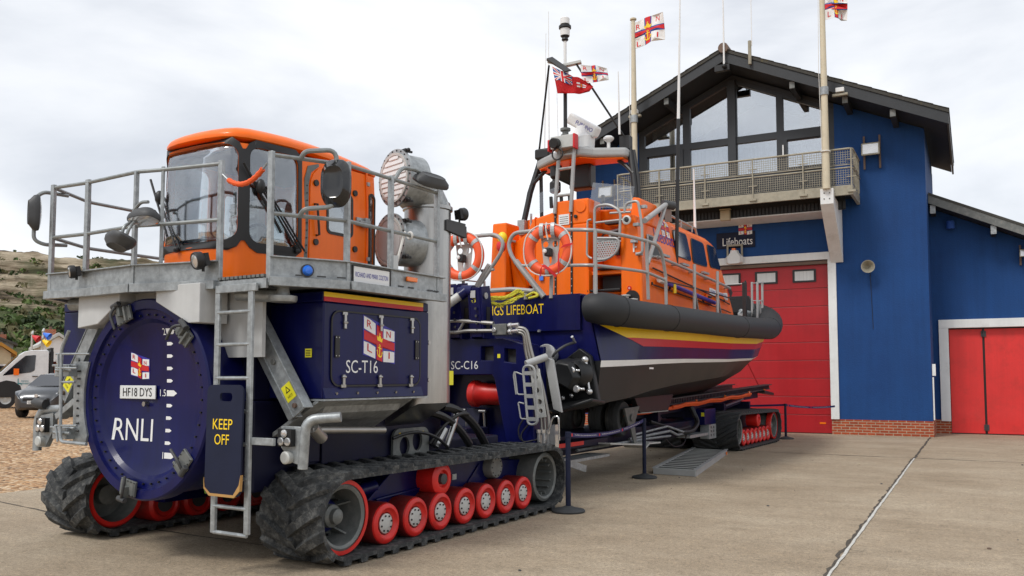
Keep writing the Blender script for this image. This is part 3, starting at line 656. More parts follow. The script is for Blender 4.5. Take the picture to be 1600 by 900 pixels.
# ================================================================== annexe to the right
YA = 28.0; ax = root('annexe', 'lower blue annexe with sloping roof and scarlet folding doors', 'outbuilding', (4, YA, 0))
az = lambda x: 6.90 - .473 * (x + 1.03)
b = MB('wall_blue'); b.sheet([(-1.0, .40), (-.60, .40), (-.60, 3.04), (5.4, 3.04), (5.4, .4), (6.6, .4), (6.6, az(6.6) - .3), (-1.0, az(-1) - .3)], [], fxz(YA), None, .3); b.box(6.3, 6.6, YA + .3, YA + 6, .1, 3.0); b.build('wall', ax, smooth=0)
b = MB('brick'); b.box(-.99, -.602, YA - .012, YA + .3, 0, .40); b.build('brick_plinth', ax, smooth=0); b = MB('brick'); b.box(5.41, 6.6, YA - .012, YA + .3, 0, .40); b.build('brick_plinth', ax, smooth=0)
b = MB('trim_white'); b.box(-.85, -.60, YA - .06, YA + .1, .36, 3.035); b.box(5.4, 5.65, YA - .06, YA + .1, .36, 3.035); b.box(-.85, 5.65, YA - .062, YA + .1, 3.037, 3.28); b.build('door_surround', ax, smooth=0, bevel=.008)
for i, (x0, x1) in enumerate(((-.59, .255), (.315, 1.75), (1.81, 3.2), (3.26, 4.3), (4.36, 5.39))):
    def dent(x, z, o): return (x, YA + .12 + o - .012 * math.exp(-((z - .45) / .2) ** 2) * math.sin((x - x0) * 3), z)
    b = MB('door_scarlet'); b.sheet([(x0, .03), (x1, .03), (x1, 3.0), (x0, 3.0)], [], dent, .16, .04); d = b.build('folding_door', ax, smooth=30)
    if i:
        for z in (.2, 2.86): b = MB('dark_grey'); b.box(x0 - .09, x0 + .04, YA + .085, YA + .118, z - .08, z + .08); b.cyl((x0 - .03, YA + .07, z - .1), (x0 - .03, YA + .07, z + .1), .018, n=8); b.build('hinge', d, smooth=0)
b = MB('black'); b.box(-.6, 5.4, YA + .165, YA + .2, 0.0, 3.04); b.build('door_recess', ax, smooth=0)
b = MB('roof_tile'); YAE = 27.2; b.prism([(-.985, YAE, az(-.985) + .02), (7.2, YAE, az(7.2) + .02), (7.2, YAE, az(7.2) - .05), (-.985, YAE, az(-.985) - .05)], (0, 7, 0)); rf2 = b.build('roof', ax, smooth=0)
b = MB('rim_grey'); b.prism([(-.985, YAE + .02, az(-.985) - .053), (7.2, YAE + .02, az(7.2) - .053), (7.2, YAE + .02, az(7.2) - .29), (-.985, YAE + .02, az(-.985) - .29)], (0, .05, 0)); b.use('soffit').prism([(-.985, YAE + .08, az(-.985) - .24), (7.2, YAE + .08, az(7.2) - .24), (7.2, YAE + .08, az(7.2) - .28), (-.985, YAE + .08, az(-.985) - .28)], (0, .95, 0)); b.build('bargeboard', rf2, smooth=0)
for x in (-.88, .62, 1.9): z = az(x) - .29; b = MB('galv'); b.box(x - .07, x + .07, YAE + .1, YAE + .15, z - .24, z); b.use('soffit').box(x - .06, x + .06, YAE + .15, YA, z - .22, z); b.build('rafter_end', rf2, smooth=0)
b = MB('blue_cloth'); X, Z = -.45, 6.0; b.lathe([(.11, 0), (.12, .1), (.1, .22), (.03, .25)], (X, YA - .18, Z - .1), (0, 0, 1), 16); b.box(X - .05, X + .05, YA - .1, YA, Z, Z + .06); b.build('alarm_beacon', origin=(X, YA, Z), label='small blue beacon under the annexe roof edge', cat='beacon')
# ================================================================== launch tractor (rig axes u right, v away, z up)
tr = root('launch_tractor', 'navy tracked launch tractor with orange cab, round front hatch and railed deck', 'tractor', (0, 2.2, 0), rig=True)
def belt_path(c1, r1, c2, r2, sag=.0, N=220):
    P = [(c1[0] + r1 * math.cos(t), c1[1] + r1 * math.sin(t)) for t in [2 * math.pi * i / 90 for i in range(90)]] + [(c2[0] + r2 * math.cos(t), c2[1] + r2 * math.sin(t)) for t in [2 * math.pi * i / 90 for i in range(90)]]
    P = sorted(set((round(a, 6), round(b, 6)) for a, b in P))
    def half(pts):
        h = []
        for p in pts:
            while len(h) > 1 and (h[-1][0] - h[-2][0]) * (p[1] - h[-2][1]) - (h[-1][1] - h[-2][1]) * (p[0] - h[-2][0]) <= 0: h.pop()
            h.append(p)
        return h
    lo, up = half(P), half(P[::-1]); H = up[:-1] + lo[:-1]         # top rear -> front -> bottom -> rear
    d = [0]
    for i in range(len(H)): a, b = H[i], H[(i + 1) % len(H)]; d.append(d[-1] + math.hypot(b[0] - a[0], b[1] - a[1]))
    T = d[-1]
    def pos(s):
        s %= T; i = next(j for j in range(len(H)) if d[j + 1] >= s - 1e-9); a, b = H[i], H[(i + 1) % len(H)]; t = (s - d[i]) / max(1e-9, d[i + 1] - d[i]); return V3((lerp(a[0], b[0], t), lerp(a[1], b[1], t), 0))
    def full(s):
        p = pos(s); q = pos(s + .03) - pos(s - .03); q.normalize(); return p, V3((-q.y, q.x, 0)) * -1
    return full, T
def make_track(parent, ui, uo, c1, r1, c2, r2, wheels, wr, wz, nl, front_red=True, rub='rubber', wd=.30):
    # ui / uo: inner and outer edge of the belt; its outer side faces sgn
    sgn = 1 if uo > ui else -1; uc, hw = (ui + uo) / 2, abs(uo - ui) / 2; th = .034
    full, T = belt_path(c1, r1, c2, r2)
    sgl = 1
    p, nn = full(0.3)
    cen = V3(((c1[0] + c2[0]) / 2, (c1[1] + c2[1]) / 2, 0))
    if (p - cen).dot(nn) < 0: sgl = -1
    def P(s, w, h): p, nn = full(s); q = p + nn * sgl * h; return V3((uc + w * hw, q.x, q.y))
    b = MB(rub); N = 200
    b.loft([[P(T * i / N, -1, 0), P(T * i / N, 1, 0), P(T * i / N, 1, -th), P(T * i / N, -1, -th)] for i in range(N)], True, False, True)
    rnd = random.Random(5)
    for k in range(nl):
        for hf in (-1, 1):
            s0 = T * (k + (.5 if hf > 0 else 0)) / nl; rings = []; lead = hw * .52
            for j in range(7):
                w = lerp(1.0, -.06, j / 6); s = s0 + lead * (1 - w) ** 1.1; ks = min(1, T / nl / .215); wb = (.062 if j else .05) * ks; wt = .040 * ks; h = .046 * ks ** .5 * (1 if 0 < j < 6 else .8)
                cs = [P(s - wb, hf * w, 0), P(s - wt, hf * w, h), P(s + wt, hf * w, h), P(s + wb, hf * w, 0)]
                rings.append(cs)
            b.loft(rings if hf > 0 else rings[::-1], True, True)
    tk = b.build('crawler_track', parent, smooth=32)
    fo = uo - sgn * .085                                             # outer faces of the wheels
    def wheel(v, z, r, name='road_wheel', cap=True):
        b = MB('wheel_red'); w0 = fo - sgn * wd
        b.use('wheel_tread_shaded').lathe([(.01, 0), (r * .97, 0), (r, .02), (r, wd - .05), (r - .006, wd - .03), (.01, wd - .03)], (w0, v, z), (sgn, 0, 0), 32); b.use('wheel_red').lathe([(r - .006, wd - .03), (r - .012, wd - .015), (r - .035, wd), (r * .74, wd), (r * .66, wd - .022), (r * .55, wd - .03), (.01, wd - .03)], (w0, v, z), (sgn, 0, 0), 32)
        b.build(name, tk)
        c = MB('cap_grey'); c.lathe([(.02, wd - .035), (r * .47, wd - .035), (r * .47, wd - .022), (r * .44, wd - .018), (.01, wd - .018)], (w0, v, z), (sgn, 0, 0), 24)
        c.use('black')
        for i in range(8):
            a = 2 * math.pi * (i + .3) / 8; c.cyl((fo - sgn * .019, v + r * .37 * math.cos(a), z + r * .37 * math.sin(a)), (fo - sgn * .008, v + r * .37 * math.cos(a), z + r * .37 * math.sin(a)), .009, n=6)
        o = bpy.data.objects.new('x', None); bpy.data.objects.remove(o)
        c.build('hub_cap', tk)
    for v in wheels: wheel(v, wz, wr)
    def big(c, r, red, name):
        b = MB('rim_grey'); W0 = fo - sgn * .42; r2 = r - .028
        b.lathe([(r2 - .05, 0), (r2, 0), (r2, .40), (r2 - .03, .415), (r2 - .055, .40), (r2 - .062, .12), (r2 - .062, .02)], (W0, c[0], c[1]), (sgn, 0, 0), 40, True)
        b.lathe([(.01, .14), (r2 - .06, .10), (r2 - .06, .13), (.01, .17)], (W0, c[0], c[1]), (sgn, 0, 0), 36)
        ns = 5 if red else 14
        for i in range(ns):
            a = 2 * math.pi * (i + .35) / ns; ca, sa = math.cos(a), math.sin(a); ri = .13 if red else r2 - .10
            hgt = .30 if red else .36
            q = [(W0 + sgn * .13, c[0] + rr * ca - t * sa, c[1] + rr * sa + t * ca) for rr in (ri, r2 - .06) for t in (-.008, .008)]
            q2 = [(W0 + sgn * (.16 if (red and k < 2) else hgt), *p[1:]) for k, p in enumerate(q)]
            b.add(q + q2, [(0, 1, 3, 2), (4, 6, 7, 5), (0, 2, 6, 4), (1, 5, 7, 3), (0, 4, 5, 1), (2, 3, 7, 6)])
        w = b.build(name, tk)
        if red:
            q = MB('wheel_red'); q.lathe([(r2 - .004, .30), (r + .005, .30), (r + .005, .395), (r - .004, .418), (r2 - .012, .418), (r2 - .004, .405)], (W0, c[0], c[1]), (sgn, 0, 0), 40, True); q.build('wheel_rim', tk)
        h = MB('navy'); h.lathe([(.16, .12), (.15, .2), (.12, .24), (.10, .25)], (W0, c[0], c[1]), (sgn, 0, 0), 24) if red else h.lathe([(r2 * .62, .0), (r2 * .62, .05), (.02, .05)], (W0, c[0], c[1]), (sgn, 0, 0), 24)
        if red:
            h.use('rim_grey').lathe([(.105, .24), (.10, .29), (.07, .31), (.065, .35), (.03, .37), (.005, .372)], (W0, c[0], c[1]), (sgn, 0, 0), 24)
            h.use('black')
            for i in range(10): a = 2 * math.pi * i / 10; h.cyl((W0 + sgn * .14, c[0] + .19 * math.cos(a), c[1] + .19 * math.sin(a)), (W0 + sgn * .19, c[0] + .19 * math.cos(a), c[1] + .19 * math.sin(a)), .014, n=6)
        h.build('hub', tk)
    big(c1, r1 - th - .004, front_red, 'drive_wheel' if front_red else 'idler_wheel'); big(c2, r2 - th - .004, not front_red, 'idler_wheel' if front_red else 'drive_wheel')
    return tk, wheel, fo, sgn
WV = [L(px, py, u=1.635).y for px, py in ((606, 832), (652, 819), (691, 808), (729, 796), (762, 788), (793, 780), (820, 773))]
for sg in (1, -1):
    dv_ = 0 if sg > 0 else -.19; ui, uo = (.98, 1.72) if sg > 0 else (-1.25, -1.97)
    tk, wheel, fo, sgn = make_track(tr, ui, uo, (.75 + dv_, .411), .365, (4.36 + dv_, .41), .36, [v + dv_ for v in WV], .195, .272, 44)
    if sg < 0:      # the left belt shows its inner side to the camera, so it carries wheels facing inwards too
        for v in [v + dv_ for v in WV[:5]]:
            b = MB('wheel_red'); r = .198; w0, z = -1.64, .262; b.lathe([(r * .5, .0), (r, .0), (r, .32), (r - .03, .35), (r * .74, .35), (r * .66, .33), (.01, .32)], (w0, v, z), (1, 0, 0), 28)
            b.use('dark_grey').lathe([(.02, .32), (r * .47, .32), (r * .45, .337), (.01, .337)], (w0, v, z), (1, 0, 0), 20); b.build('road_wheel', tk)
        b = MB('rim_grey'); b.lathe([(.25, 0), (.30, .0), (.30, .32), (.26, .34), (.25, .3), (.23, .12), (.1, .1), (.1, .2), (.01, .22)], (-1.64, .75 + dv_, .411), (1, 0, 0), 32); b.build('drive_wheel', tk)
        b = MB('wheel_red'); b.lathe([(.262, .32), (.318, .30), (.32, .33), (.30, .352), (.262, .35)], (-1.64, .75 + dv_, .411), (1, 0, 0), 36, True); b.build('wheel_rim', tk)
    b = MB('wheel_red'); r = .165; v, z = 2.26 + dv_, .59; b.lathe([(.05, 0), (r, 0), (r, .25), (r - .03, .27), (r * .55, .27), (r * .45, .24), (.01, .24)], (fo - sgn * .30, v, z), (sgn, 0, 0), 28); b.use('dark_grey').lathe([(.055, .2), (.055, .28), (.03, .29), (.01, .29)], (fo - sgn * .30, v, z), (sgn, 0, 0), 16); b.build('return_roller', tk)
    b = MB('rim_grey'); v, z = 3.46 + dv_, .60; b.lathe([(.04, 0), (.13, 0), (.13, .2), (.12, .215), (.01, .215)], (fo - sgn * .36, v, z), (sgn, 0, 0), 24); b.use('black')
    for i in range(10): a = 2 * math.pi * i / 10; b.cyl((fo - sgn * .15, v + .1 * math.cos(a), z + .1 * math.sin(a)), (fo - sgn * .138, v + .1 * math.cos(a), z + .1 * math.sin(a)), .008, n=6)
    b.build('tensioner', tk)
    b = MB('navy'); x = sg * 1.38
    b.prism([(x, 1.0, .30), (x, 3.9, .30), (x, 4.2, .48), (x, 4.2, .62), (x, 2.6, .74), (x, 1.7, .70), (x, 1.35, .46), (x, 1.0, .45)], (-sg * .26, 0, 0)); b.build('track_frame', tr, smooth=0, bevel=.008)
    b = MB('galv'); b.box(sg * 1.385, sg * 1.39, 2.72, 2.80, .52, .58); b.build('maker_plate', tr, smooth=0)
    b = MB('navy'); b.beam((sg * 1.385, 2.9, .36), (sg * 1.385, 3.25, .64), .02, .03); b.tube([(sg * 1.40, 1.45, .46), (sg * 1.40, 2.2, .50)], .012); b.cyl((sg * 1.33, 1.15, .55), (sg * 1.33, 1.5, .58), .06); b.build('brace', tr)
# chassis
b = MB('navy_dull'); b.box(-.98, .98, .30, 3.0, .62, 1.42); b.box(-.95, .95, 3.005, 4.35, .36, .90); b.box(-.95, .95, .32, 2.9, 1.42, 2.40); b.build('chassis', tr, smooth=0, bevel=.02)
b = MB('navy_dull'); b.box(.985, 1.15, .65, .95, .85, 1.2); b.box(.985, 1.03, 1.1, 3.0, .8, 1.35); b.build('side_frame', tr, smooth=0, bevel=.01)
g0, g1, g2, g3 = L(612, 705, u=1.06), L(668, 690, u=1.06), L(630, 697, u=1.06), L(650, 688, u=1.06)
b = MB('rim_grey'); b.sheet(rrect(g0.y, g1.y, .70, g3.z + .14, .1), [circ(g2.y, g2.z, .085, 18, .10), circ(g3.y, g3.z, .085, 18, .11)], lambda x, y, o: (1.05 + o, x, y), None, .03); b.use('yellow')  # plate in darker grey: the shade it sits in is put into the colour
for v in (-.10, -.02, .06, .3): b.box(1.081, 1.084, g2.y + v, g2.y + v + .03, g2.z + .12, g2.z + .145)
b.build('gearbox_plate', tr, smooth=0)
# hoses behind the side panel
b = MB('black')
for (p, q, r_) in (((1.1, 2.5, 1.25), (1.15, 3.4, .85), .045), ((1.12, 2.9, 1.3), (1.05, 3.9, .8), .05), ((1.1, 2.7, .9), (1.2, 3.3, 1.2), .02), ((1.15, 2.0, 1.0), (1.2, 2.9, .85), .018)):
    m = (V3(p) + V3(q)) / 2 + V3((.06, 0, .22)); b.tube([V3(p) * (1 - t) ** 2 + m * 2 * t * (1 - t) + V3(q) * t * t for t in [i / 10 for i in range(11)]], r_)
b.build('hydraulic_hose', tr)
b = MB('stainless'); b.tube([(1.15, 2.95, .86), (1.18, 3.05, 1.1), (1.12, 3.2, 1.25)], .03); b.tube([(1.1, 2.8, .86), (1.12, 2.95, 1.05)], .045); b.build('hydraulic_pipe', tr)
# ---- round front hatch
HZ, HV = 1.435, -.10
hb = MB('navy'); hb.lathe([(.02, .0), (.60, .02), (.685, .05), (.72, .085), (.80, .10), (.81, .13), (.885, .135), (.90, .12), (.905, .06), (.905, -.02), (.87, -.04), (.86, -.36), (.02, -.36)], (0, HV + .135, HZ), (0, -1, 0), 72)
hb.use('black')
for i in range(44): a = 2 * math.pi * i / 44; hb.cyl((.755 * math.cos(a), HV + .045, HZ + .755 * math.sin(a)), (.755 * math.cos(a), HV + .025, HZ + .755 * math.sin(a)), .009, n=6)
hatch = hb.build('front_hatch', tr, smooth=25)
fy = HV + .135 - .012                                                  # where lettering lies on the dished face
def hatchf(u, z, o):
    r = math.hypot(u, z - HZ); d = interp(r, [(0, 0), (.60, .02), (.685, .05), (.72, .085), (.80, .10)]); return (u, HV + .135 - d - .0025 - o, z)
fu = lambda px, py: L(px, py, v=HV + .13)
b = MB('white')
for s_, px, py, h, w in (('RNLI', 179, 687, .155, .36),): p = fu(px, py); b.text(s_, hatchf, p.x + .02, p.z + .005, .20, .545)
mh = .0
for i in range(11):
    z = 1.0 + .1 * i; z = lerp(fu(265, 712).z, fu(265, 518).z, i / 10); bigm = i % 5 == 0; x1 = .345 if bigm else .315; x0 = .345 - (.16 if bigm else .085) - (0 if bigm else .045)
    x0 = .17; w = .145 if bigm else .085; hh = .026 if bigm else .015
    b.sheet([(x0, z - hh), (x0 + w * .68, z - hh), (x0 + w, z), (x0 + w * .68, z + hh), (x0, z + hh)], [], hatchf)
for s_, z in (('1', fu(265, 712).z), ('1.5', fu(265, 614).z), ('2', fu(265, 518).z)): b.text(s_, hatchf, .155 - .06 * TXT[s_][2], z - .03, .06, None)
b.build('hatch_lettering', hatch, smooth=0)
p = fu(198, 585); q = fu(230, 552); b = MB('white'); w_ = .20; emblem(b, lambda x, y, o: hatchf(-.335 + x * .195, HZ + .215 + (.20 - .02 * x) * y + .011 * math.sin(x * 5.5 + .3) - .035 * x, o), off=.0025); b.build('emblem', hatch, smooth=0)
b = MB('white_plastic'); b.box(-.48, .035, HV + .105, HV + .118, 1.43, 1.552); pl_ = b.build('number_plate', hatch, smooth=0, bevel=.004)
b = MB('black'); b.text('HF18 DYS', lambda x, z, o: (x, HV + .102, z), -.43, 1.453, .078, .42); b.build('plate_lettering', pl_, smooth=0) if False else b.build('plate_lettering', hatch, smooth=0)
b = MB('stainless'); b.cyl((-.10, HV + .13, 1.385), (-.10, HV + .085, 1.385), .022); b.build('lock_pin', hatch)
for a in (110, 45, -42, -100):
    ca, sa = math.cos(R(a)), math.sin(R(a)); c = V3((.80 * ca, HV - .015, HZ + .80 * sa)); rad, tan = V3((ca, 0, sa)), V3((-sa, 0, ca))
    b = MB('rim_grey'); b.obox(c, rad * .068, V3((0, .012, 0)), tan * .105); b.obox(c + rad * .04 + V3((0, -.03, 0)), rad * .05, V3((0, .03, 0)), tan * .02); b.obox(c + V3((0, -.02, 0)) - tan * .05, rad * .07, V3((0, .02, 0)), tan * .012)
    b.use('dark_grey').cyl(c + rad * .10 + V3((0, -.06, 0)) - tan * .04, c + rad * .10 + V3((0, -.06, 0)) + tan * .06, .026, n=10); b.tube(fillet([c + rad * .10 + V3((0, -.06, 0)), c + rad * .03 + V3((0, -.10, 0)) + tan * .06, c - rad * .12 + V3((0, -.085, 0)) + tan * .05], .04), .014)
    b.use('black')
    for i in range(-2, 3):
        for j in (-.06, .06): q = c + tan * i * .045 + rad * j; b.cyl(q + V3((0, -.012, 0)), q + V3((0, -.02, 0)), .008, n=6)
    b.build('latch', hatch, bevel=.004)
# hinge bracket on the left of the hatch
b = MB('galv'); arc = [(.90 * math.cos(R(a)), HZ + .90 * math.sin(R(a))) for a in range(158, 205, 5)]
b.sheet([(-1.02, HZ + .34), (-.86, HZ + .34)] + [(x + .05, z) for x, z in arc] + [(-.80, HZ - .42), (-1.0, HZ - .42)], [], lambda x, z, o: (x, HV - .02 + o, z), None, .03)
for z in (HZ + .26, HZ - .33): b.box(-1.2, -.97, HV - .10, HV + .05, z - .06, z + .05); b.cyl((-1.16, HV - .11, z), (-.9, HV - .11, z), .015, n=8); b.cyl((-1.28, HV - .07, z + .045), (-.9, HV - .07, z + .045), .012, n=8)
b.use('black')
for i in range(9): b.cyl((-.93 - .03 * abs(i - 4) / 4 * -1, HV - .02, HZ + .25 - i * .07), (-.93, HV - .035, HZ + .25 - i * .07), .011, n=6)
b.build('hinge_bracket', tr, smooth=30, bevel=.003)
b = MB('galv'); P = lambda px, py: L(px, py, v=HV - .15)
b.tube(fillet([P(108, 515 + 2), P(96, 545), P(94, 690), P(135, 694)], .06), .016); b.tube([P(91, 553), P(91, 577)], .010); b.tube([P(88, 553), P(140, 553)], .010); b.tube([P(88, 575), P(120, 575)], .010); b.tube([P(95, 597), P(117, 597)], .012); b.tube([P(87, 665), P(90, 690)], .011); b.tube([P(86, 665), P(120, 665)], .010); b.build('hatch_handle', tr)
# ---- pale boxes under the deck nose
for sg in (-1, 1):
    b = MB('boxgrey'); o = -.02
    pts = [(.22, 2.47), (.80, 2.47), (.80, 2.13), (.66, 2.13), (.22, 2.33)] if sg > 0 else [(-.93, 2.47), (-.30, 2.47), (-.30, 2.36), (-.62, 2.16), (-.93, 2.13)]
    b.prism([(x, -.15, z - .04) for x, z in pts], (0, .30, 0)); b.build('deck_box', tr, smooth=0, bevel=.008)
b = MB('boxgrey'); b.box(-.30, .22, .02, .05, 2.25, 2.43); b.box(.60, 1.20, .18, .22, 1.80, 2.43); b.build('bulkhead_panel', tr, smooth=0)
# ---- galvanised deck
DZ = 2.45
deck = [(-1.30, -.21), (-.79, -.17), (-.01, -.20), (.25, -.13), (.87, -.01), (1.47, 0), (1.765, .60), (1.745, 2.02), (.9, 2.05), (.9, 2.7), (-.9, 2.7), (-1.0, 2.05), (-1.72, 2.0), (-1.69, .42)]
b = MB('galv'); b.prism([(u, v, DZ - .05) for u, v in deck], (0, 0, .05)); dk = b.build('deck', tr, smooth=0)
def toe(path, z0=2.385, z1=2.62, name='toe_board', t=.012):
    b = MB('galv')
    for (a, c) in zip(path, path[1:]):
        p, q = V3((*a, (z0 + z1) / 2)), V3((*c, (z0 + z1) / 2)); b.beam(p, q, t, z1 - z0); d = (q - p).normalized(); n_ = V3((d.y, -d.x, 0))
        b.beam(p + n_ * .02 + V3((0, 0, (z1 - z0) / 2)), q + n_ * .02 + V3((0, 0, (z1 - z0) / 2)), .045, .012); b.beam(p + n_ * .03 - V3((0, 0, (z1 - z0) / 2 - .03)), q + n_ * .03 - V3((0, 0, (z1 - z0) / 2 - .03)), .06, .075)
    return b.build(name, dk, smooth=0, bevel=.003)
toe([(-1.69, .42), (-1.30, -.22)]); toe([(-1.30, -.22), (-.79, -.18), (-.01, -.21), (.25, -.14), (.87, -.02)]); toe([(1.47, -.01), (1.775, .60), (1.755, 2.02)]); toe([(-1.72, 2.0), (-1.69, .42)])
b = MB('galv'); b.box(.87, 1.47, -.035, -.01, 2.36, 2.44); b.use('rim_grey')
for i in range(11): b.box(.89 + i * .052, .925 + i * .052, -.04, .02, 2.452, 2.475)
b.build('gate_sill', dk, smooth=0)
RT, RM = 3.47, 2.98
rb = MB('galv_rail'); 
def rail(b, path, z, r=.018): b.tube(fillet([(u, v, z) for u, v in path], .04, 3), r)
posts = [(-1.30, -.21), (-.80, -.17), (.25, -.13), (.87, -.01), (1.47, 0), (1.765, .60), (1.755, 1.20), (1.745, 1.93), (-1.66, .38), (-1.69, .95), (-1.71, 1.95)]
left = [(-1.71, 1.95), (-1.69, .95), (-1.66, .38), (-1.30, -.21), (-.80, -.17), (-.01, -.20), (.25, -.13), (.87, -.01)]; right = [(1.47, 0), (1.765, .60), (1.755, 1.2), (1.745, 1.93)]
rail(rb, left, RT); rail(rb, left, RM); rail(rb, right, RT); rail(rb, right, RM); gr = rb.build('guard_rail', tr)
for i, (u, v) in enumerate(posts):
    b = MB('galv'); s_ = .016 if i == 2 else .026; b.box(u - s_, u + s_, v - s_ * .7, v + s_ * .7, 2.40, RT + .03); b.build('post', gr, smooth=0, bevel=.005)
b = MB('galv'); b.box(-.03, -.0, -.225, -.19, 2.4, RT); b.build('post', gr, smooth=0)
ch = MB('rope_orange'); A, B = V3((.90, -.02, RT - .10)), V3((1.44, -.02, RT - .07)); cp = [A.lerp(B, t) - V3((0, 0, .16 * 4 * t * (1 - t) * .8)) for t in [i / 22 for i in range(23)]]
ch.tube(cp[3:21], [.02 + (.005 if i % 2 else 0) for i in range(18)], 8); ch.use('galv').tube(cp[:4], .008, 6); ch.tube(cp[20:], .008, 6); ch.build('gate_chain', tr)
# pins under the deck edge
b = MB('galv'); b.cyl((-1.28, .0, 2.34), (-.9, .1, 2.34), .06); b.cyl((.98, .10, 2.34), (1.42, .22, 2.31), .055); b.lathe([(.11, 0), (.12, .02), (.12, .05), (.06, .06), (.05, .12), (.08, .13), (.08, .19)], (1.42, .2, 2.26), (0, 0, 1), 16); b.build('deck_damper', tr)
b = MB('bluelamp'); p = L(483, 417, v=.27); b.lathe([(.045, 0), (.045, .02), (.03, .045), (.005, .05)], (1.628, .27, 2.52), (.88, -.47, 0), 20); b.use('dark_grey').lathe([(.055, -.01), (.055, .01), (.02, .01)], (1.628, .27, 2.52), (.88, -.47, 0), 20); b.build('beacon_lamp', tr)
b = MB('white'); b.box(1.772, 1.79, .66, 1.15, 2.45, 2.595); pl2 = b.build('dedication_plate', tr, smooth=0, bevel=.003)
b = MB('black'); b.sheet(rrect(.645, 1.165, 2.44, 2.605, .01), [rrect(.66, 1.15, 2.452, 2.593, .01)], lambda x, y, o: (1.785 + o, x, y), None, .01); b.build('plate_frame', pl2, smooth=0)
b = MB('logo_blue'); b.text('RICHARD AND MARK COLTON', lambda x, y, o: (1.7925, x, y), .685, 2.503, .043, .44); b.build('plate_lettering', pl2, smooth=0)
b = MB('amber'); b.box(1.775, 1.80, 1.40, 1.56, 2.53, 2.575); b.build('marker_lamp', tr, bevel=.008)
b = MB('dark_grey'); 
for v0 in (.14, .3, .45): b.beam((1.50 + v0 * .56 + .045, v0, 2.47), (1.50 + v0 * .56 + .075, v0 + .07, 2.47), .01, .012)
for v0 in (1.3, 1.45, 1.75, 1.85): b.box(1.772, 1.776, v0, v0 + .08, 2.47, 2.482)
b.build('drain_slots', dk, smooth=0)
# ---- access ladder with its board
ld = MB('galv'); LY = -.06; ul, ur = .93, 1.33
for u, p0, p1 in ((ul, (350, 448), (338, 833)), (ur, (406, 446), (395, 837))):
    a, c = L(*p0, v=LY), L(*p1, v=LY); ld.beam((u, LY, 2.36), (u - .0, LY - .0, c.z), .055, .028, (0, 1, 0))
    ld.beam((u, LY, 2.36), (u, LY + .05, 2.40), .055, .03)
ld.box(ul - .02, ur + .07, LY - .02, LY + .01, 2.335, 2.40)
for i in range(8):
    z = [2.17, 1.90, 1.62, 1.35, 1.08, .80, .56, .345][i]; ld.cyl((ul, LY, z), (ur, LY, z), .017, n=10)
ld.box(ur + .03, ur + .28, LY, LY + .03, 1.08, 1.14); ld.build('ladder', tr, smooth=30, bevel=.004)
# ---- orange cab
half_fp = [(0, .36), (.2, .37), (.38, .405), (.48, .46), (.545, .56), (.60, .76), (.64, 1.0), (.65, 1.3), (.65, 2.2), (.63, 2.27), (.5, 2.3), (.02, 2.3)]
dense = []
for (a, c) in zip(half_fp, half_fp[1:]):
    for j in range(6): dense.append((lerp(a[0], c[0], j / 6), lerp(a[1], c[1], j / 6)))
dense.append(half_fp[-1]); arc = [0]
for a, c in zip(dense, dense[1:]): arc.append(arc[-1] + math.hypot(c[0] - a[0], c[1] - a[1]))
fpu = list(zip(arc, [p[0] for p in dense])); fpv = list(zip(arc, [p[1] for p in dense])); SL = arc[-1]
def cabf(s, z, o):
    a = abs(s); u, v = interp(a, fpu), interp(a, fpv); u2, v2 = interp(min(SL, a + .02), fpu), interp(min(SL, a + .02), fpv); u1, v1 = interp(max(0, a - .02), fpu), interp(max(0, a - .02), fpv)
    d = V3((u2 - u1, v2 - v1, 0)); d = d.normalized() if d.length > 1e-6 else V3((1, 0, 0)); nn = V3((d.y, -d.x, 0)); 
    bul = .025 * math.sin(math.pi * min(1, max(0, (z - 2.46) / 1.44)))
    sg = 1 if s >= 0 else -1; return V3((sg * (u + nn.x * (o + bul)), v + nn.y * (o + bul), z))
def s_at(v): return interp(v, [(q, a) for q, a in zip([p[1] for p in dense], arc)])
sA, sB = .57, s_at(1.10)                                    # front pillar, end of the quarter window
wins = [rrect(-.535, .535, 2.90, 3.81, .12), rrect(.635, sB, 2.89, 3.80, .10), rrect(-sB, -.635, 2.89, 3.80, .10), rrect(s_at(1.50), s_at(1.84), 3.12, 3.52, .04), rrect(-s_at(1.84), -s_at(1.3), 3.0, 3.6, .06), rrect(s_at(2.165), s_at(2.235), 2.75, 3.6, .03), rrect(-s_at(2.2), -s_at(1.95), 2.75, 3.6, .04)]
cb = MB('orange'); ztop = lambda s: 3.80
cb.sheet([(-SL, 2.46), (SL, 2.46), (SL, 3.89), (-SL, 3.89)], wins, cabf, .07, -.035)
rings = []
NS = 96
for z, sc, off in ((3.872, 1.0, .004), (3.88, 1.0, .014), (3.905, 1.0, .016), (3.935, .988, .010), (3.965, .96, .0), (3.992, .90, 0), (4.012, .78, 0), (4.025, .5, 0), (4.03, .2, 0)):
    rg = []
    for i in range(NS):
        s = -SL + 2 * SL * i / NS; p = cabf(s, 3.88, off); cx, cy = 0, 1.3; drop = .06 * max(0, (p.y - 1.3) / 1.0) ** 1.6
        rg.append(V3((cx + (p.x - cx) * sc, cy + (p.y - cy) * sc, z - drop * (z - 3.5) * 2)))
    rings.append(rg)
cb.loft(rings, True, True); cab = cb.build('cab', tr, smooth=40)
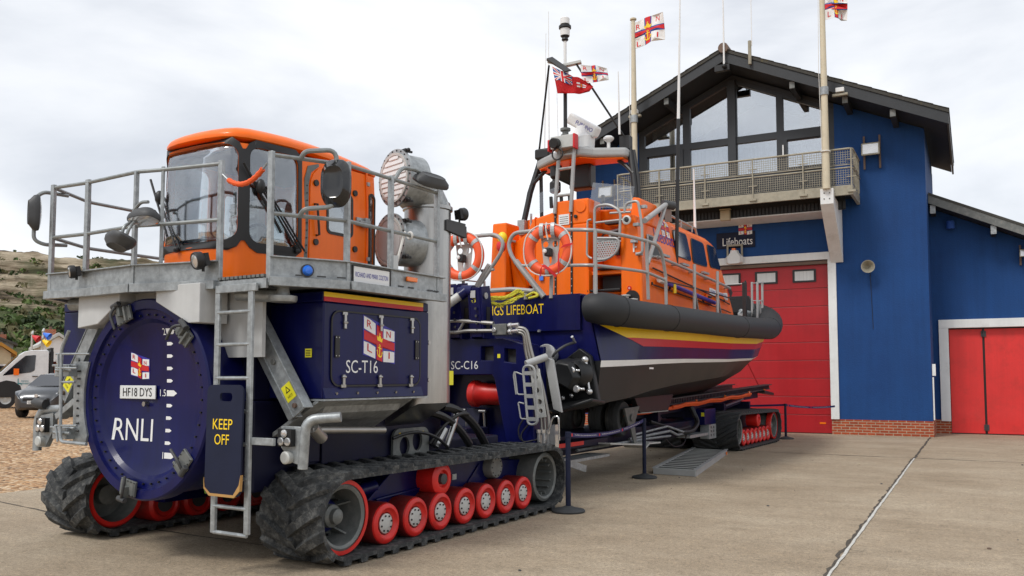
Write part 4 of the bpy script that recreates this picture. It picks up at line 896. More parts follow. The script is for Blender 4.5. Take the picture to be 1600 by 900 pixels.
# black surround, rubber seals and glass
def ring(o, h, off, thick, name, m='black'):
    b = MB(m); b.sheet(o, [h], lambda x, y, t: cabf(x, y, off + t), .07, thick); return b.build(name, cab, smooth=40)
b = MB('black'); b.sheet([(-.585, 2.80), (-.5, 2.805), (.46, 2.805), (.53, 2.84), (.57, 2.90), (.60, 2.90), (.64, 2.84), (.72, 2.795), (sB - .04, 2.795), (sB + .05, 2.86), (sB + .05, 3.80), (sB - .03, 3.865), (.70, 3.872), (.63, 3.83), (.60, 3.77), (.57, 3.77), (.54, 3.83), (.48, 3.872), (-.5, 3.872), (-.585, 3.83)], [rrect(-.535, .535, 2.90, 3.81, .12), rrect(.635, sB, 2.89, 3.80, .10)], lambda x, y, t: cabf(x, y, .004 + t), .07, .008); b.build('window_surround', cab, smooth=40)
for i, w in enumerate(wins):
    xs, ys = [p[0] for p in w], [p[1] for p in w]; b = MB('glass_screen' if i == 0 else 'glass_cab'); b.sheet(rrect(min(xs) - .008, max(xs) + .008, min(ys) - .008, max(ys) + .008, .06), [], lambda x, y, t: cabf(x, y, -.012 + t), .07, .006); b.build('windscreen' if i == 0 else 'side_window', cab, smooth=60)
    if i in (3, 5): 
        b = MB('black'); e_ = .03; b.sheet(rrect(min(xs) - e_, max(xs) + e_, min(ys) - e_, max(ys) + e_, .06), [rrect(min(xs), max(xs), min(ys), max(ys), .04)], lambda x, y, t: cabf(x, y, (.003 if i == 5 else .019) + t), .07, .005); b.build('window_seal', cab)
d0, d1 = s_at(1.18), s_at(1.99)
b = MB('orange'); b.sheet(rrect(d0 + .07, d1, 2.50, 3.78, .26), [wins[3]], lambda x, y, t: cabf(x, y, .002 + t), .08, .014); dr_ = b.build('door', cab, smooth=35)
b = MB('rim_grey'); b.sheet([(d0, 2.5), (d0 + .055, 2.5), (d0 + .055, 3.55), (d0 + .09, 3.68), (d0 + .2, 3.76), (d0 + .2, 3.79), (d0 + .05, 3.74), (d0, 3.6)], [], lambda x, y, t: cabf(x, y, .003 + t), .1, .006); b.use('black')
for i in range(14): b.cyl(cabf(d0 + .03, 2.56 + i * .075, .008), cabf(d0 + .03, 2.56 + i * .075, .014), .007, n=6)
b.build('hinge_strip', cab)
b = MB('black')
for s_, z in ((d0 + .14, 3.58), (d0 + .14, 2.98), (d1 - .09, 3.58), (d1 - .09, 2.98)): b.cyl(cabf(s_, z, .015), cabf(s_, z, .035), .032, n=14)
b.tube([cabf(d0 + .12, 3.36, .02), cabf(d0 + .12, 3.36, .06), cabf(d0 + .15, 3.05, .06), cabf(d0 + .15, 3.05, .02)], .012); b.build('door_fittings', cab)
b = MB('galv')
for z in (2.66, 3.28): b.obox(cabf(d1 - .02, z, .03), (0, .06, 0), (.012, 0, 0), (0, 0, .045)); b.obox(cabf(d1 + .06, z, .04), (0, .035, 0), (.03, 0, 0), (0, 0, .05)); b.cyl(cabf(d1 - .06, z, .06), cabf(d1 + .1, z, .06), .012)
b.build('door_catch', cab, bevel=.004)
b = MB('orange'); b.sheet([(d0 + .22, 2.52), (d1 - .05, 2.52), (d1 - .05, 2.78), (d0 + .22, 2.83)], [], lambda x, y, t: cabf(x, y, .016 + t), .1, .012); b.build('door_step', cab, bevel=.005)
b = MB('orange'); pth = [cabf(s_at(2.11), z, .01) for z in (2.5, 3.0, 3.5, 3.88)] ; b.tube(pth, .012, 6); b.use('galv')
for z in (3.72, 3.3, 2.9): b.obox(cabf(s_at(2.12), z, .02), (.01, 0, 0), (0, .02, 0), (0, 0, .02))
b.build('rear_seam', cab)
# wipers
for s0, pts in ((-.46, None), (.70, None)):
    b = MB('black'); z0 = 2.83
    if s0 < 0: A_, B_, C_ = cabf(-.13, 2.84, .03), cabf(-.50, 3.40, .05), cabf(-.53, 3.55, .05)
    else: A_, B_, C_ = cabf(s_at(1.08), 2.86, .03), cabf(.72, 3.42, .05), cabf(.72, 3.45, .05)
    for k in (0, .03, .06): b.tube([A_ + V3((k * .6, k, 0)), B_ + V3((k * .6, k * .5, 0)), ], .010, 6)
    D = (B_ - A_).normalized(); b.tube([B_ - D * .45 + V3((-.02, -.02, -.05)), B_ + D * .25 + V3((-.02, -.02, 0))], .013, 6); b.ball(A_, .03); b.ball(B_, .045, sc=(1, 1, 1.6)); b.build('wiper', cab)
# interior
b = MB('cap_grey'); b.box(-.26, .16, 1.05, 1.15, 2.75, 3.42)
for i in range(6): b.use('white_plastic').box(-.24, .14, 1.02, 1.05, 2.84 + i * .095, 2.84 + i * .095 + .055)
b.use('dark_grey').box(-.2, .1, 1.03, 1.10, 3.42, 3.55); b.box(-.3, .2, .75, 1.2, 2.62, 2.76); b.build('driver_seat', cab, bevel=.02)
b = MB('dark_grey'); b.box(-.42, .40, .46, .70, 2.48, 2.80); b.use('white_plastic').box(-.36, -.05, .50, .52, 2.81, 2.97); b.use('blue_cloth').box(-.355, -.2, .496, .499, 2.82, 2.95); b.build('dashboard', cab, bevel=.01)
b = MB('black'); b.torus((.28, .85, 3.0), (.15, -.8, .6), .17, .014); b.tube([(.28, .85, 3.0), (.3, .6, 2.8)], .03); b.use('dark_grey').box(.36, .5, .9, 1.4, 2.5, 2.95); b.build('steering_wheel', cab)
b = MB('cap_grey'); b.box(-.55, .55, 2.24, 2.25, 2.5, 2.85); b.box(-.55, .45, 2.23, 2.25, 2.85, 3.7); b.use('dark_grey').box(-.58, .58, .62, 2.1, 3.82, 3.85); b.build('cab_lining', cab, smooth=0)
# work lamp on the deck
def worklamp(c, d, label=None, parent=None, sc=1.):
    b = MB('black'); c, d = V3(c), V3(d).normalized(); b.lathe([(.05 * sc, 0), (.075 * sc, .02 * sc), (.078 * sc, .07 * sc), (.07 * sc, .085 * sc), (.04 * sc, .08 * sc)], c, d, 20)
    x, y, a = rot_to(d)
    for i in range(-4, 5): b.obox(c - a * .008 + x * i * .014 * sc, x * .003, y * .055 * sc, a * .02)
    b.tube([c, c - V3((0, 0, .10 * sc))], .012); b.use('lens').lathe([(.062 * sc, .079 * sc), (.05 * sc, .086 * sc), (.01, .087 * sc)], c, d, 20); return b.build('work_lamp', parent or tr)
worklamp(L(318, 406, v=-.12), (-.25, -1, -.25)); worklamp(L(120, 424, v=-.25), (-.4, -1, -.2), sc=.8)
# ---- convex mirrors on hoops
def mirror(c, ax, up, w, h, name='mirror', shell='black_gloss'):
    c, a, up = V3(c), V3(ax).normalized(), V3(up); x = up.cross(a).normalized(); y = a.cross(x); b = MB(shell); rg = []
    for d, s_ in ((0, 1), (-.02, 1.04), (-.05, .98), (-.085, .72), (-.095, .68), (-.088, .60), (-.085, .2)): rg.append([c + a * d + x * (w / 2 * s_ * p[0]) + y * (h / 2 * s_ * p[1]) for p in rrect(-1, 1, -1, 1, .75, 6)])
    b.loft(rg); b.use('lens').loft([[c + a * d + x * (w / 2 * s_ * p[0]) + y * (h / 2 * s_ * p[1]) for p in rrect(-1, 1, -1, 1, .75, 6)] for d, s_ in ((.002, .96), (.015, .7), (.022, .3))]); return b
mm = MB('galv_rail'); P = lambda px, py: L(px, py, u=1.70); q0, q1 = V3((1.58, .22, RT)), V3((1.58, .22, RM))
hp = [q0, q0 + V3((.07, -.02, .05)), V3((1.80, .42, RT + .09)), V3((1.80, .42, RM + .09)), q1 + V3((.07, -.02, .05)), q1]; mm.tube(fillet(hp, .09), .02); mm.build('mirror_arm', tr)
mirror((1.79, .44, 3.27), (-.35, .9, -.0), (0, 0, 1), .26, .40).build('mirror', tr)
mm = MB('galv_rail'); hp = [(-1.40, 0, RT - .03), (-1.43, -.24, RT - .03), (-1.46, -.30, RT - .10), (-1.46, -.30, RM - .02), (-1.42, -.22, RM - .06), (-1.40, 0, RM - .04)]; mm.tube(fillet(hp, .09), .019); mm.build('mirror_arm', tr)
mirror((-1.40, -.29, 3.22), (.38, .92, 0), (0, 0, 1), .15, .34, shell='dark_grey').build('mirror', tr)
mm = MB('galv_rail'); c0 = L(190, 372, v=-.45); top = V3((.18, -.15, RM)); mm.tube(fillet([top, top + V3((-.06, -.16, .02)), c0 + V3((.02, 0, .1)), c0], .05), .014); mm.tube(fillet([top + V3((.05, 0, 0)), top + V3((.0, -.2, .0)), c0 + V3((.1, 0, .08)), c0 + V3((.06, 0, 0))], .05), .014); mm.build('mirror_arm', tr)
mirror(c0, (.12, .42, .9), (.95, -.25, .12), .22, .37, shell='dark_grey').build('mirror', tr)
c1_ = L(224, 345, v=-.30); mm = MB('galv_rail'); mm.tube(fillet([(.10, -.14, RM + .02), c1_ + V3((-.18, 0, .06)), c1_ + V3((-.05, 0, .17)), c1_ + V3((.06, 0, .16))], .06), .015); mm.build('mirror_arm', tr); mirror(c1_, (.1, -.25, -.95), (.95, .1, .1), .19, .30, shell='dark_grey').build('mirror', tr)
mm = MB('galv_rail'); hp = [(1.75, 1.24, RT - .02), (1.75, 1.36, RT + .14), (1.76, 1.56, RT + .16), L(690, 290, u=1.78)]; mm.tube(fillet(hp, .07), .02); mm.build('mirror_arm', tr)
mirror(L(672, 288, u=1.80), (-.55, .1, -.85), (.0, 1, -.32), .20, .40, shell='dark_grey').build('mirror', tr)
# ---- navy side lockers with lifting panel
for sg in (1, -1):
    U = sg * 1.60; V0 = .50 if sg > 0 else .12; b = MB('navy'); b.box(min(sg * .95, U), max(sg * .95, U), V0, 2.0, 1.44, 2.28); b.prism([(sg * 1.0, V0 - .005, 2.28), (U, V0 - .005, 2.28), (U, V0 - .005, 2.37), (sg * 1.05, V0 - .005, 2.37)], (0, 2.0 - V0, 0)); lk = b.build('side_locker', tr, smooth=0, bevel=.012)
    if sg < 0: continue
    f = lambda v, z, o: (U + .002 + o, v, z)
    b = MB('yellow'); b.box(U, U + .006, .50, 1.90, 2.325, 2.365); b.use('red').box(U, U + .006, .50, 1.90, 2.285, 2.325); b.build('stripe', lk, smooth=0)
    b = MB('black'); b.sheet(rrect(.585, 1.855, 1.545, 2.215, .10), [rrect(.60, 1.84, 1.56, 2.20, .09)], f, None, .012); b.build('panel_seal', lk)
    pn = MB('navy'); pn.sheet(rrect(.60, 1.84, 1.56, 2.20, .09), [], f, None, .010); pn = pn.build('panel', lk, bevel=.004)
    b = MB('stainless')
    for v, z in ((.745, 2.14), (1.235, 2.14), (1.70, 2.14), (.735, 1.60), (1.225, 1.60), (1.69, 1.60)):
        s_ = 1 if z > 2 else -1; b.box(U + .012, U + .03, v - .03, v + .03, z + s_ * .05 - .014, z + s_ * .05 + .014); b.box(U + .012, U + .035, v - .014, v + .014, z - .085 * (s_ > 0) - .05 * (s_ < 0), z + .05); b.cyl((U + .03, v - .025, z - s_ * .03), (U + .03, v + .025, z - s_ * .03), .012, n=8)
    b.build('panel_latch', lk, smooth=0, bevel=.003)
    b = MB('black')
    for v in (.655, 1.785): b.box(U + .012, U + .024, v - .028, v + .028, 1.80, 1.99); b.use('stainless'); [b.cyl((U + .024, v + k * .018, z), (U + .027, v + k * .018, z), .006, n=6) for k in (-1, 1) for z in (1.815, 1.975)]; b.use('black')
    b.build('panel_handle', lk, smooth=0)
    b = MB('white'); emblem(b, lambda x, y, o: (U + .0145 + o, 1.005 + x * .335, 1.835 + (.34 - .035 * x) * y + .017 * math.sin(x * 6 + .6) - .065 * x), off=.0015); b.build('emblem', lk, smooth=0)
    b = MB('white'); b.text('SC-T16', lambda x, y, o: (U + .0145, x, y), .775, 1.665, .115, .43); b.build('lettering', lk, smooth=0)
    b = MB('galv'); b.prism([(1.50, .46, 1.44), (1.66, .46, 1.44), (1.66, .46, 1.425), (1.50, .46, 1.425)], (0, 1.46, 0)); b.use('navy').prism([(1.603, .50, 1.535), (1.635, .50, 1.445), (1.61, .50, 1.445)], (0, 1.38, 0)); b.use('stainless')
    for i in range(5): b.cyl((1.615, .65 + i * .27, 1.49), (1.63, .65 + i * .27, 1.485), .012, n=8)
    b.build('ledge', lk, smooth=0)
    b = MB('galv'); b.prism([(1.60, .46, 1.42), (1.05, .46, 1.10), (1.05, .46, 1.14), (1.55, .46, 1.422)], (0, 1.30, 0)); b.prism([(1.52, .62, 1.375), (1.48, .62, 1.31), (1.34, .62, 1.235), (1.36, .62, 1.29)], (0, 1.05, 0)); b.build('belly_plate', lk, smooth=0)
    b = MB('sticker'); b.box(1.40, 1.475, .488, .494, 1.80, 1.875); b.use('black')
    for i in range(4): b.box(1.41, 1.465, .486, .488, 1.812 + i * .015, 1.818 + i * .015)
    b.build('sticker', lk, smooth=0)
    b = MB('navy'); P = lambda px, py: L(px, py, v=.49)
# sloping galvanised channels either side of the hatch
for sg in (1, -1):
    A, B = (V3((sg * .92, .30, 2.19)), V3((sg * 1.50, .34, 1.33))) if sg > 0 else (V3((-.90, .03, 2.17)), V3((-1.46, .05, 1.42))); d = (B - A).normalized(); n_ = V3((0, -1, 0)); w = d.cross(n_).normalized()
    b = MB('galv'); b.obox((A + B) / 2, w * .075, d * ((B - A).length / 2), n_ * .012)
    for q in (-1, 1): b.obox((A + B) / 2 + w * .075 * q + n_ * -.035, w * .006, d * ((B - A).length / 2), n_ * .055)
    b.obox((A + B) / 2 + w * .14 * (1 if sg > 0 else -1) + n_ * -.05, w * .05, d * ((B - A).length / 2 - .03), n_ * .008)
    b.obox(A + n_ * .0, w * .10, d * .01, n_ * .06); b.use('timber')
    for t in (.06, .93): b.cyl(A.lerp(B, t) + n_ * .01, A.lerp(B, t) + n_ * .035, .022, n=8)
    b.use('rim_grey').cyl(A.lerp(B, .5) + n_ * .01, A.lerp(B, .5) + n_ * .03, .025, n=10); b.build('deck_strut', tr, smooth=0, bevel=.003)
    c = A.lerp(B, .80) + n_ * .014; b = MB('sticker'); b.obox(c, w * .058, d * .075, n_ * .001); b.use('black').sheet([(-.03, -.025), (.03, -.025), (0, .035)], [[(-.018, -.017), (.018, -.017), (0, .02)]], lambda x, y, o: c + n_ * .003 + w * (x * (1 if sg < 0 else -1)) - d * (y + .025)); b.text('HOT', lambda x, y, o: c + n_ * .003 + w * (x * (1 if sg < 0 else -1)) - d * (y - .04), -.03, -.01, .022, .06); b.build('sticker', tr, smooth=0)
# headlamp units on bent pipes
for sg in (1, -1):
    v0 = .14 if sg > 0 else -.02; qh = L(447, 684, v=v0 - .05) if sg > 0 else L(66, 664, v=v0 - .05); cu_, cz = qh.x + .01, qh.z + .0; b = MB('galv')
    b.tube(fillet([*([(cu_ + .40, v0 + .15, cz + .17), (cu_ + .16, v0, cz + .15), (cu_ + .13, v0, cz - .25)] if sg > 0 else [(cu_ + .15, v0 + .05, cz + .16), (cu_ - .10, v0, cz + .14), (cu_ - .17, v0, cz + .05), (cu_ - .17, v0, cz - .26)])], .10), .042, 12)
    b.prism([(cu_ - .10, v0 - .02, cz + .09), (cu_ + .12, v0 - .02, cz + .09), (cu_ + .12, v0 - .02, cz - .22), (cu_ + .02, v0 - .02, cz - .20), (cu_ - .10, v0 - .02, cz - .08)] if sg > 0 else [(cu_ - .12, v0 - .02, cz + .09), (cu_ + .12, v0 - .02, cz + .12), (cu_ + .12, v0 - .02, cz - .06), (cu_ + .0, v0 - .02, cz - .22), (cu_ - .12, v0 - .02, cz - .22)], (0, .05, 0))
    hl = b.build('lamp_bracket', tr, smooth=40, bevel=.004)
    b = MB('black'); b.box(cu_ - .085, cu_ + .065, v0 - .07, v0 - .022, cz - .07, cz + .07); b.use('lens')
    for x, z in ((-.045, -.03), (.03, -.03), (-.01, .035)): b.lathe([(.032, 0), (.034, .012), (.028, .018), (.005, .02)], (cu_ + x, v0 - .066, cz + z), (0, -1, 0), 16)
    b.build('headlamp', hl); b = MB('cap_grey'); b.lathe([(.05, 0), (.052, .05), (.04, .06), (.005, .062)], (cu_ - .0 if sg > 0 else cu_ - .04, v0 - .02, cz - .16), (0, -1, 0), 18); b.build('fog_lamp', hl)
b = MB('galv'); b.beam((-1.10, .0, 1.40), (-1.40, .0, 1.24), .12, .06); b.beam((-1.0, .0, 1.55), (-1.15, .02, 1.10), .05, .12); b.build('lamp_arm', tr, smooth=0, bevel=.005)
b = MB('dark_grey'); b.lathe([(.05, 0), (.06, .04), (.045, .14), (.01, .19)], (-1.58, -.05, 1.36), (-.9, -.2, .1), 14); b.build('reversing_sensor', tr)
b = MB('copper_pipe'); b.tube([L(485, 672, u=1.45), L(600, 672, u=1.45)], .032, 12); b.cyl(L(488, 668, u=1.45), L(503, 685, u=1.42), .055); b.build('ram', tr)
# stainless shell at the rear corner, its foot cut back inwards
b = MB('stainless'); pts = rrect(.60, 1.52, 2.02, 2.62, .20, 8)
top = [(u, v, 2.69) for u, v in pts]; bot = [(u, v, 1.36 if u > 1.44 else 1.36 - (1.44 - u) * .58) for u, v in pts]; mid = [(u, v, max(p[2] + .03, 1.44)) for (u, v), p in zip(pts, bot)]
b.loft([top, mid, bot])
for z in (1.60, 1.98): b.cyl((1.51, 2.10, z), (1.54, 2.10, z), .022, n=10)
b.build('exhaust_shield', tr, smooth=30)
b = MB('sticker'); b.obox((1.505, 2.53, 1.62), (.004, .03, 0), (0, 0, .075), (.002, 0, 0)); b.build('sticker', tr, smooth=0)
# ventilation stack with two round covers facing the right side
DN = V3((-.30, -.95, 0)).normalized(); DS = V3((DN.y, -DN.x, 0)) * -1
def drum(c, r, slats, depth):
    c = V3(c); b = MB('galv'); b.lathe([(.01, -depth), (r * .97, -depth), (r * .98, -.05), (r * 1.0, -.04), (r * 1.13, -.03), (r * 1.13, .0), (r * .98, .004), (.01, .004)], c, DN, 44); b.use('black')
    for i in range(22): a = 2 * math.pi * i / 22; k = c + DS * r * 1.06 * math.cos(a) + V3((0, 0, r * 1.06 * math.sin(a))); b.cyl(k, k + DN * .01, .009, n=6)
    o = b.build('vent_drum', tr, smooth=35)
    m = MB('cap_grey'); m.lathe([(r * .98, .0), (r * .98, .018), (r * .88, .018), (r * .86, .006), (.01, .006)], c, DN, 44)
    if slats:
        for i in range(-4, 5):
            zz = i * r * .2; hw = math.sqrt(max(0, (r * .86) ** 2 - zz * zz)); k = c + V3((0, 0, zz)) - DS * hw; m.use('white_plastic').prism([k + DN * .007 + V3((0, 0, -.036)), k + DN * .020 + V3((0, 0, -.026)), k + DN * .018 + V3((0, 0, -.012)), k + DN * .007 + V3((0, 0, .028))], DS * 2 * hw)
    else: m.use('boxgrey').lathe([(r * .84, .0), (r * .84, .016), (.01, .016)], c, DN, 40)
    m.build('vent_cover', o, smooth=35)
    for a in (62, -58) if slats else (40, -40):
        k = c + DS * r * 1.12 * math.cos(R(a)) + V3((0, 0, r * 1.12 * math.sin(R(a)))) - DN * .04; g = MB('black'); g.obox(k, DN * .03, DS * .045, V3((0, 0, .02))); g.ball(k + DS * .06, .024); g.obox(k - DN * .05, DN * .04, DS * .012, V3((0, 0, .012))); g.build('clamp', o, bevel=.004)
drum((.80, 2.42, 3.835), .285, True, .30); drum((.735, 2.42, 3.135), .275, False, .34)
SX = V3((.84, 2.98, 0))
b = MB('stainless'); b.lathe([(.27, 0), (.27, 1.12), (.29, 1.13), (.29, 1.17), (.27, 1.18), (.26, 1.22)], SX + V3((0, 0, 2.42)), (0, 0, 1), 40); b.build('vent_stack', tr, smooth=35)
b = MB('galv'); rg = []
for t in range(9):
    a = t / 8; c = V3((.80, 2.42, 3.835)).lerp(SX + V3((0, 0, 3.56)), a) + V3((0, 0, .10 * math.sin(a * math.pi))); an = a * math.pi / 2; y = V3((DN.x * -math.sin(an), -DN.y * math.sin(an), math.cos(an))); rr = lerp(.27, .275, a)
    rg.append([c + DS * rr * math.cos(2 * math.pi * k / 28) + y * rr * math.sin(2 * math.pi * k / 28) for k in range(28)])
b.loft(rg); b.build('vent_elbow', tr, smooth=40)
b = MB('dark_grey'); b.prism([(1.08, 2.95, 3.42), (1.08, 3.36, 3.40), (1.08, 3.36, 3.26), (1.08, 2.95, 3.30)], (.05, 0, 0)); b.box(.95, 1.13, 2.98, 3.34, 3.40, 3.43); b.build('lamp_shelf', tr, smooth=0, bevel=.005)
worklamp((1.10, 3.25, 3.53), (.3, .9, .15))
b = MB('rope_white'); b.tube([L(685 - 52, 362, u=1.74), L(628, 380, u=1.74), L(624, 395, u=1.74), L(620, 412, u=1.74)], .012, 6); b.torus((1.745, 1.50, RM), (0, 1, 0), .03, .012, 14, 6); b.build('lanyard', tr)
b = MB('stainless'); b.box(1.752, 1.77, 1.18, 1.30, 2.62, 2.76); b.build('catch_plate', tr, bevel=.004)
# the board hung on the ladder
kb = MB('paint_sign'); p0 = (ul - .04, LY - .06); bw = .43
kb.sheet(rrect(ul - .035, ul - .035 + bw, .66, 1.565, .06), [rrect(ul + .12, ul + .27, 1.43, 1.50, .03)], lambda x, z, o: (x, LY - .045 - o - (1.56 - z) * .015, z), None, .018)
ko = kb.build('keep_off_board', origin=(ul + .18, LY - .05, .66), rig=True, label='dark blue board reading KEEP OFF, hung on the tractor ladder', cat='warning board')
def part_of(mbx, name, parent_obj, org):      # a part of a thing that is itself one mesh
    mbx.V = [tuple(V3(v) - V3(org)) for v in mbx.V]; return mbx.build(name, parent_obj, smooth=0)
b = MB('yellow'); ff = lambda x, z, o: (x, LY - .0665 - (1.56 - z) * .015, z); b.text('KEEP', ff, ul + .05, 1.20, .085, .235); b.text('OFF', ff, ul + .075, 1.075, .085, .175); part_of(b, 'lettering', ko, (ul + .18, LY - .05, .66))
b = MB('wood_edge'); fr = lambda x, z, o: (x, LY - .042 - o - (1.56 - z) * .015, z); b.sheet([(ul - .042, .80), (ul - .035, .71), (ul + .03, .654), (ul + .33, .654), (ul + .395, .71), (ul + .402, .84), (ul + .385, .76), (ul + .32, .675), (ul + .04, .675), (ul - .026, .72)], [], fr, None, .027); part_of(b, 'worn_edge', ko, (ul + .18, LY - .05, .66))
# ratchet strap left under the tractor nose
b = MB('hi_vis'); q = L(318, 757, v=.35); b.tube([q, q + V3((.12, 0, -.02)), q + V3((.22, .02, .0))], .018, 6); b.tube([q + V3((.0, 0, 0)), q + V3((.06, -.02, -.06)), q + V3((.2, 0, -.07))], .016, 6); b.use('black').box(q.x + .04, q.x + .14, q.y - .03, q.y + .02, q.z - .05, q.z); b.build('ratchet_strap', origin=q, rig=True, label='lime green ratchet strap hanging behind the foot of the tractor ladder', cat='strap')
# ================================================================== launch carriage behind the tractor, under the boat
ca = root('boat_carriage', 'navy tracked boat carriage with cradle and twin arms, lettered SC-C16', 'trailer', (0, 11, 0), rig=True)
FV = 5.05
b = MB('navy'); fz = lambda x, z, o: (x, FV + o, z)
b.sheet([(-.95, 1.66), (-.66, 1.66), (-.95, .55), (-1.2, .30), (-1.25, 1.5), (-.95, 2.10), (-.80, 2.19), (.56, 2.16), (.90, 2.08), (1.05, 1.3), (1.08, .55), (.85, .35), (.66, .60), (.44, 1.60), (.40, 1.66), (-.60, 1.66)][5:] + [(-.66, 1.66), (-.95, .55), (-1.2, .30), (-1.25, 1.5)], [[(.22, 1.86), (.42, 1.86), (.42, 2.05), (.22, 2.05)], [(.60, 1.84), (.78, 1.82), (.78, 2.0), (.60, 2.02)]], fz, None, .42)
b.box(-1.2, .98, FV + .425, FV + .5, .6, 2.05); pf = b.build('gooseneck', ca, smooth=0, bevel=.012)
b = MB('white'); q = L(705, 577, v=FV); q2 = L(747, 577, v=FV); b.text('SC-C16', lambda x, z, o: (x, FV - .004, z), q.x, q.z, .115, q2.x - q.x); b.build('lettering', pf, smooth=0)
b = MB('sticker'); b.box(.49, .535, FV - .004, FV - .001, 1.89, 1.945); b.build('sticker', pf, smooth=0)
b = MB('dark_grey'); b.box(.2, .45, FV + .1, FV + .12, 1.84, 2.07); b.box(.58, .80, FV + .1, FV + .12, 1.8, 2.04); b.build('vent_panel', pf, smooth=0)
b = MB('wheel_red'); b.lathe([(.02, .0), (.17, 0), (.19, .03), (.19, .10), (.165, .13), (.15, .30), (.15, .62)], (-.08, FV + .22, 1.395), (1, .12, -.02), 28); b.build('winch_drum', ca)
b = MB('stainless'); b.tube([(-.0, FV - .05, 1.16), (.02, FV - .05, .9), (.06, FV - .05, .7)], .014); b.tube([(.30, FV - .05, 1.15), (.33, FV - .05, .7)], .014); b.cyl((-.12, FV - .05, 1.17), (.0, FV - .05, 1.17), .02); b.cyl((.22, FV - .05, 1.16), (.33, FV - .05, 1.16), .02); b.build('brake_pipe', ca)
b = MB('navy_dull'); b.box(-.35, .35, 4.5, 5.04, .55, .95); b.box(-.55, .55, 5.5, 13.9, .42, .72); b.beam((-.2, FV + .2, 1.0), (-.2, 6.4, .7), .5, .4); b.build('chassis', ca, smooth=0, bevel=.015)
# twin arms with the ram between them
for x, h in ((-.155, 2.93), (.215, 2.87)):
    b = MB('navy'); V0 = 4.98
    for q in (-1, 1): b.prism([(x + q * .115, V0 - .10, h), (x + q * .115, V0 + .12, h + .03), (x + q * .115, V0 + .26, 2.16), (x + q * .115, V0 - .02, 2.16)], (-q * .03, 0, 0))
    b.prism([(x - .085, V0 + .10, h), (x + .085, V0 + .10, h), (x + .085, V0 + .22, 2.2), (x - .085, V0 + .22, 2.2)], (0, .03, 0)); b.prism([(x - .085, V0 - .10, h - .01), (x + .085, V0 - .10, h - .01), (x + .085, V0 - .03, 2.18), (x - .085, V0 - .03, 2.18)], (0, .02, 0)); 
    a = b.build('lifting_arm', ca, smooth=0, bevel=.006)
    b = MB('stainless'); b.cyl((x + .115, V0, h - .12), (x + .135, V0, h - .12), .045); b.build('pivot_pin', a)
    b = MB('black'); b.box(x + .118, x + .121, V0 + .03, V0 + .12, 2.3, 2.6); b.use('dark_grey')
    for i in range(4): b.cyl((x + .02, V0 - .09 + i * .014, h - .30 - i * .10), (x + .02, V0 - .105 + i * .014, h - .30 - i * .10), .018, n=8)
    b.build('arm_plate', a); b = MB('boxgrey'); b.box(x - .06, x + .02, V0 - .106, V0 - .101, h - .15, h - .05); b.build('maker_plate', a)
b = MB('navy'); A, B = V3((.06, 4.95, 2.84)), V3((-.42, 4.62, 2.42)); b.cyl((-.07, 4.95, 2.83), (.16, 4.95, 2.82), .085); b.cyl(A.lerp(B, .02), A.lerp(B, .2), .075); b.cyl(A.lerp(B, .62), A.lerp(B, 1.4), .105); b.use('cap_grey').cyl(A.lerp(B, .15), A.lerp(B, .7), .062); b.build('ram', ca)
# valve block and bright hydraulic pipes
b = MB('rim_grey'); b.box(.48, .70, 4.93, 5.04, 2.20, 2.35); b.use('lens'); 
for z in (2.24, 2.32): b.cyl((.70, 4.98, z), (.86, 5.0, z + .01), .03); b.cyl((.72, 4.98, z), (.76, 4.98, z), .045, n=6)
b.cyl((.52, 4.93, 2.27), (.52, 4.90, 2.27), .035, n=8); b.build('valve_block', ca, bevel=.006)
b = MB('copper_pipe'); up = lambda px, py, v: L(px, py, v=v)
for k, off in enumerate((0, .055, .11)):
    pts = [V3((.82, 5.0, 2.30 - off * .6)), V3((.93 + .02 * (2 - k), 5.02, 2.28 - off * .6)), V3((1.03 - off * .8, 5.05, 1.95)), V3((1.16 - off * .9, 5.10, 1.55 - .02 * k)), V3((1.24 - off, 5.14, 1.1)), V3((1.25 - off, 5.14, .86))]
    b.tube(fillet(pts, .14), .023, 10)
b.tube(fillet([(-.6, 4.95, 2.36), (-.2, 4.95, 2.42), (.1, 4.95, 2.40), (.48, 4.96, 2.36)], .1), .03); b.tube(fillet([(-.6, 4.93, 2.27), (-.1, 4.93, 2.25), (.05, 4.93, 2.27), (.48, 4.95, 2.26)], .1), .026); b.tube([(-.08, 4.93, 2.26), (.0, 4.94, 2.38)], .022)
b.build('hydraulic_pipe', ca)
b = MB('lens')
for x in (1.10, 1.17, 1.25): b.cyl((x, 5.13, .74), (x, 5.13, .92), .03, n=10); b.cyl((x, 5.13, .88), (x, 5.13, .93), .04, n=6)
b.box(1.28, 1.36, 5.1, 5.2, .70, 1.0); b.tube(fillet([(1.20, 5.12, .75), (1.33, 5.08, 1.10), (1.42, 5.08, 1.12), (1.42, 5.1, .8)], .05), .012); b.build('pipe_coupling', ca)
b = MB('black'); b.tube(fillet([(.95, 5.02, 1.1), (.85, 4.98, .95), (.9, 4.98, .75), (1.1, 5.08, .8)], .1), .010); b.tube(fillet([(1.0, 5.02, 1.0), (.88, 4.98, .85), (.98, 4.98, .72), (1.15, 5.08, .76)], .1), .010); b.build('hose', ca)
b = MB('rim_grey'); lv = 4.85; b.use('mesh_grey')      # louvred cable guide
frm = fillet([(.86, lv, 1.78), (1.04, lv, 1.78), (1.09, lv, 1.02), (.94, lv, 1.0)], .10, 6, True); b.tube(frm, .016, 8, True)
for i in range(5): t = i / 4; b.beam((.86 + .07 * t, lv, 1.68 - .60 * t), (1.045 + .04 * t, lv, 1.68 - .60 * t), .014, .05)
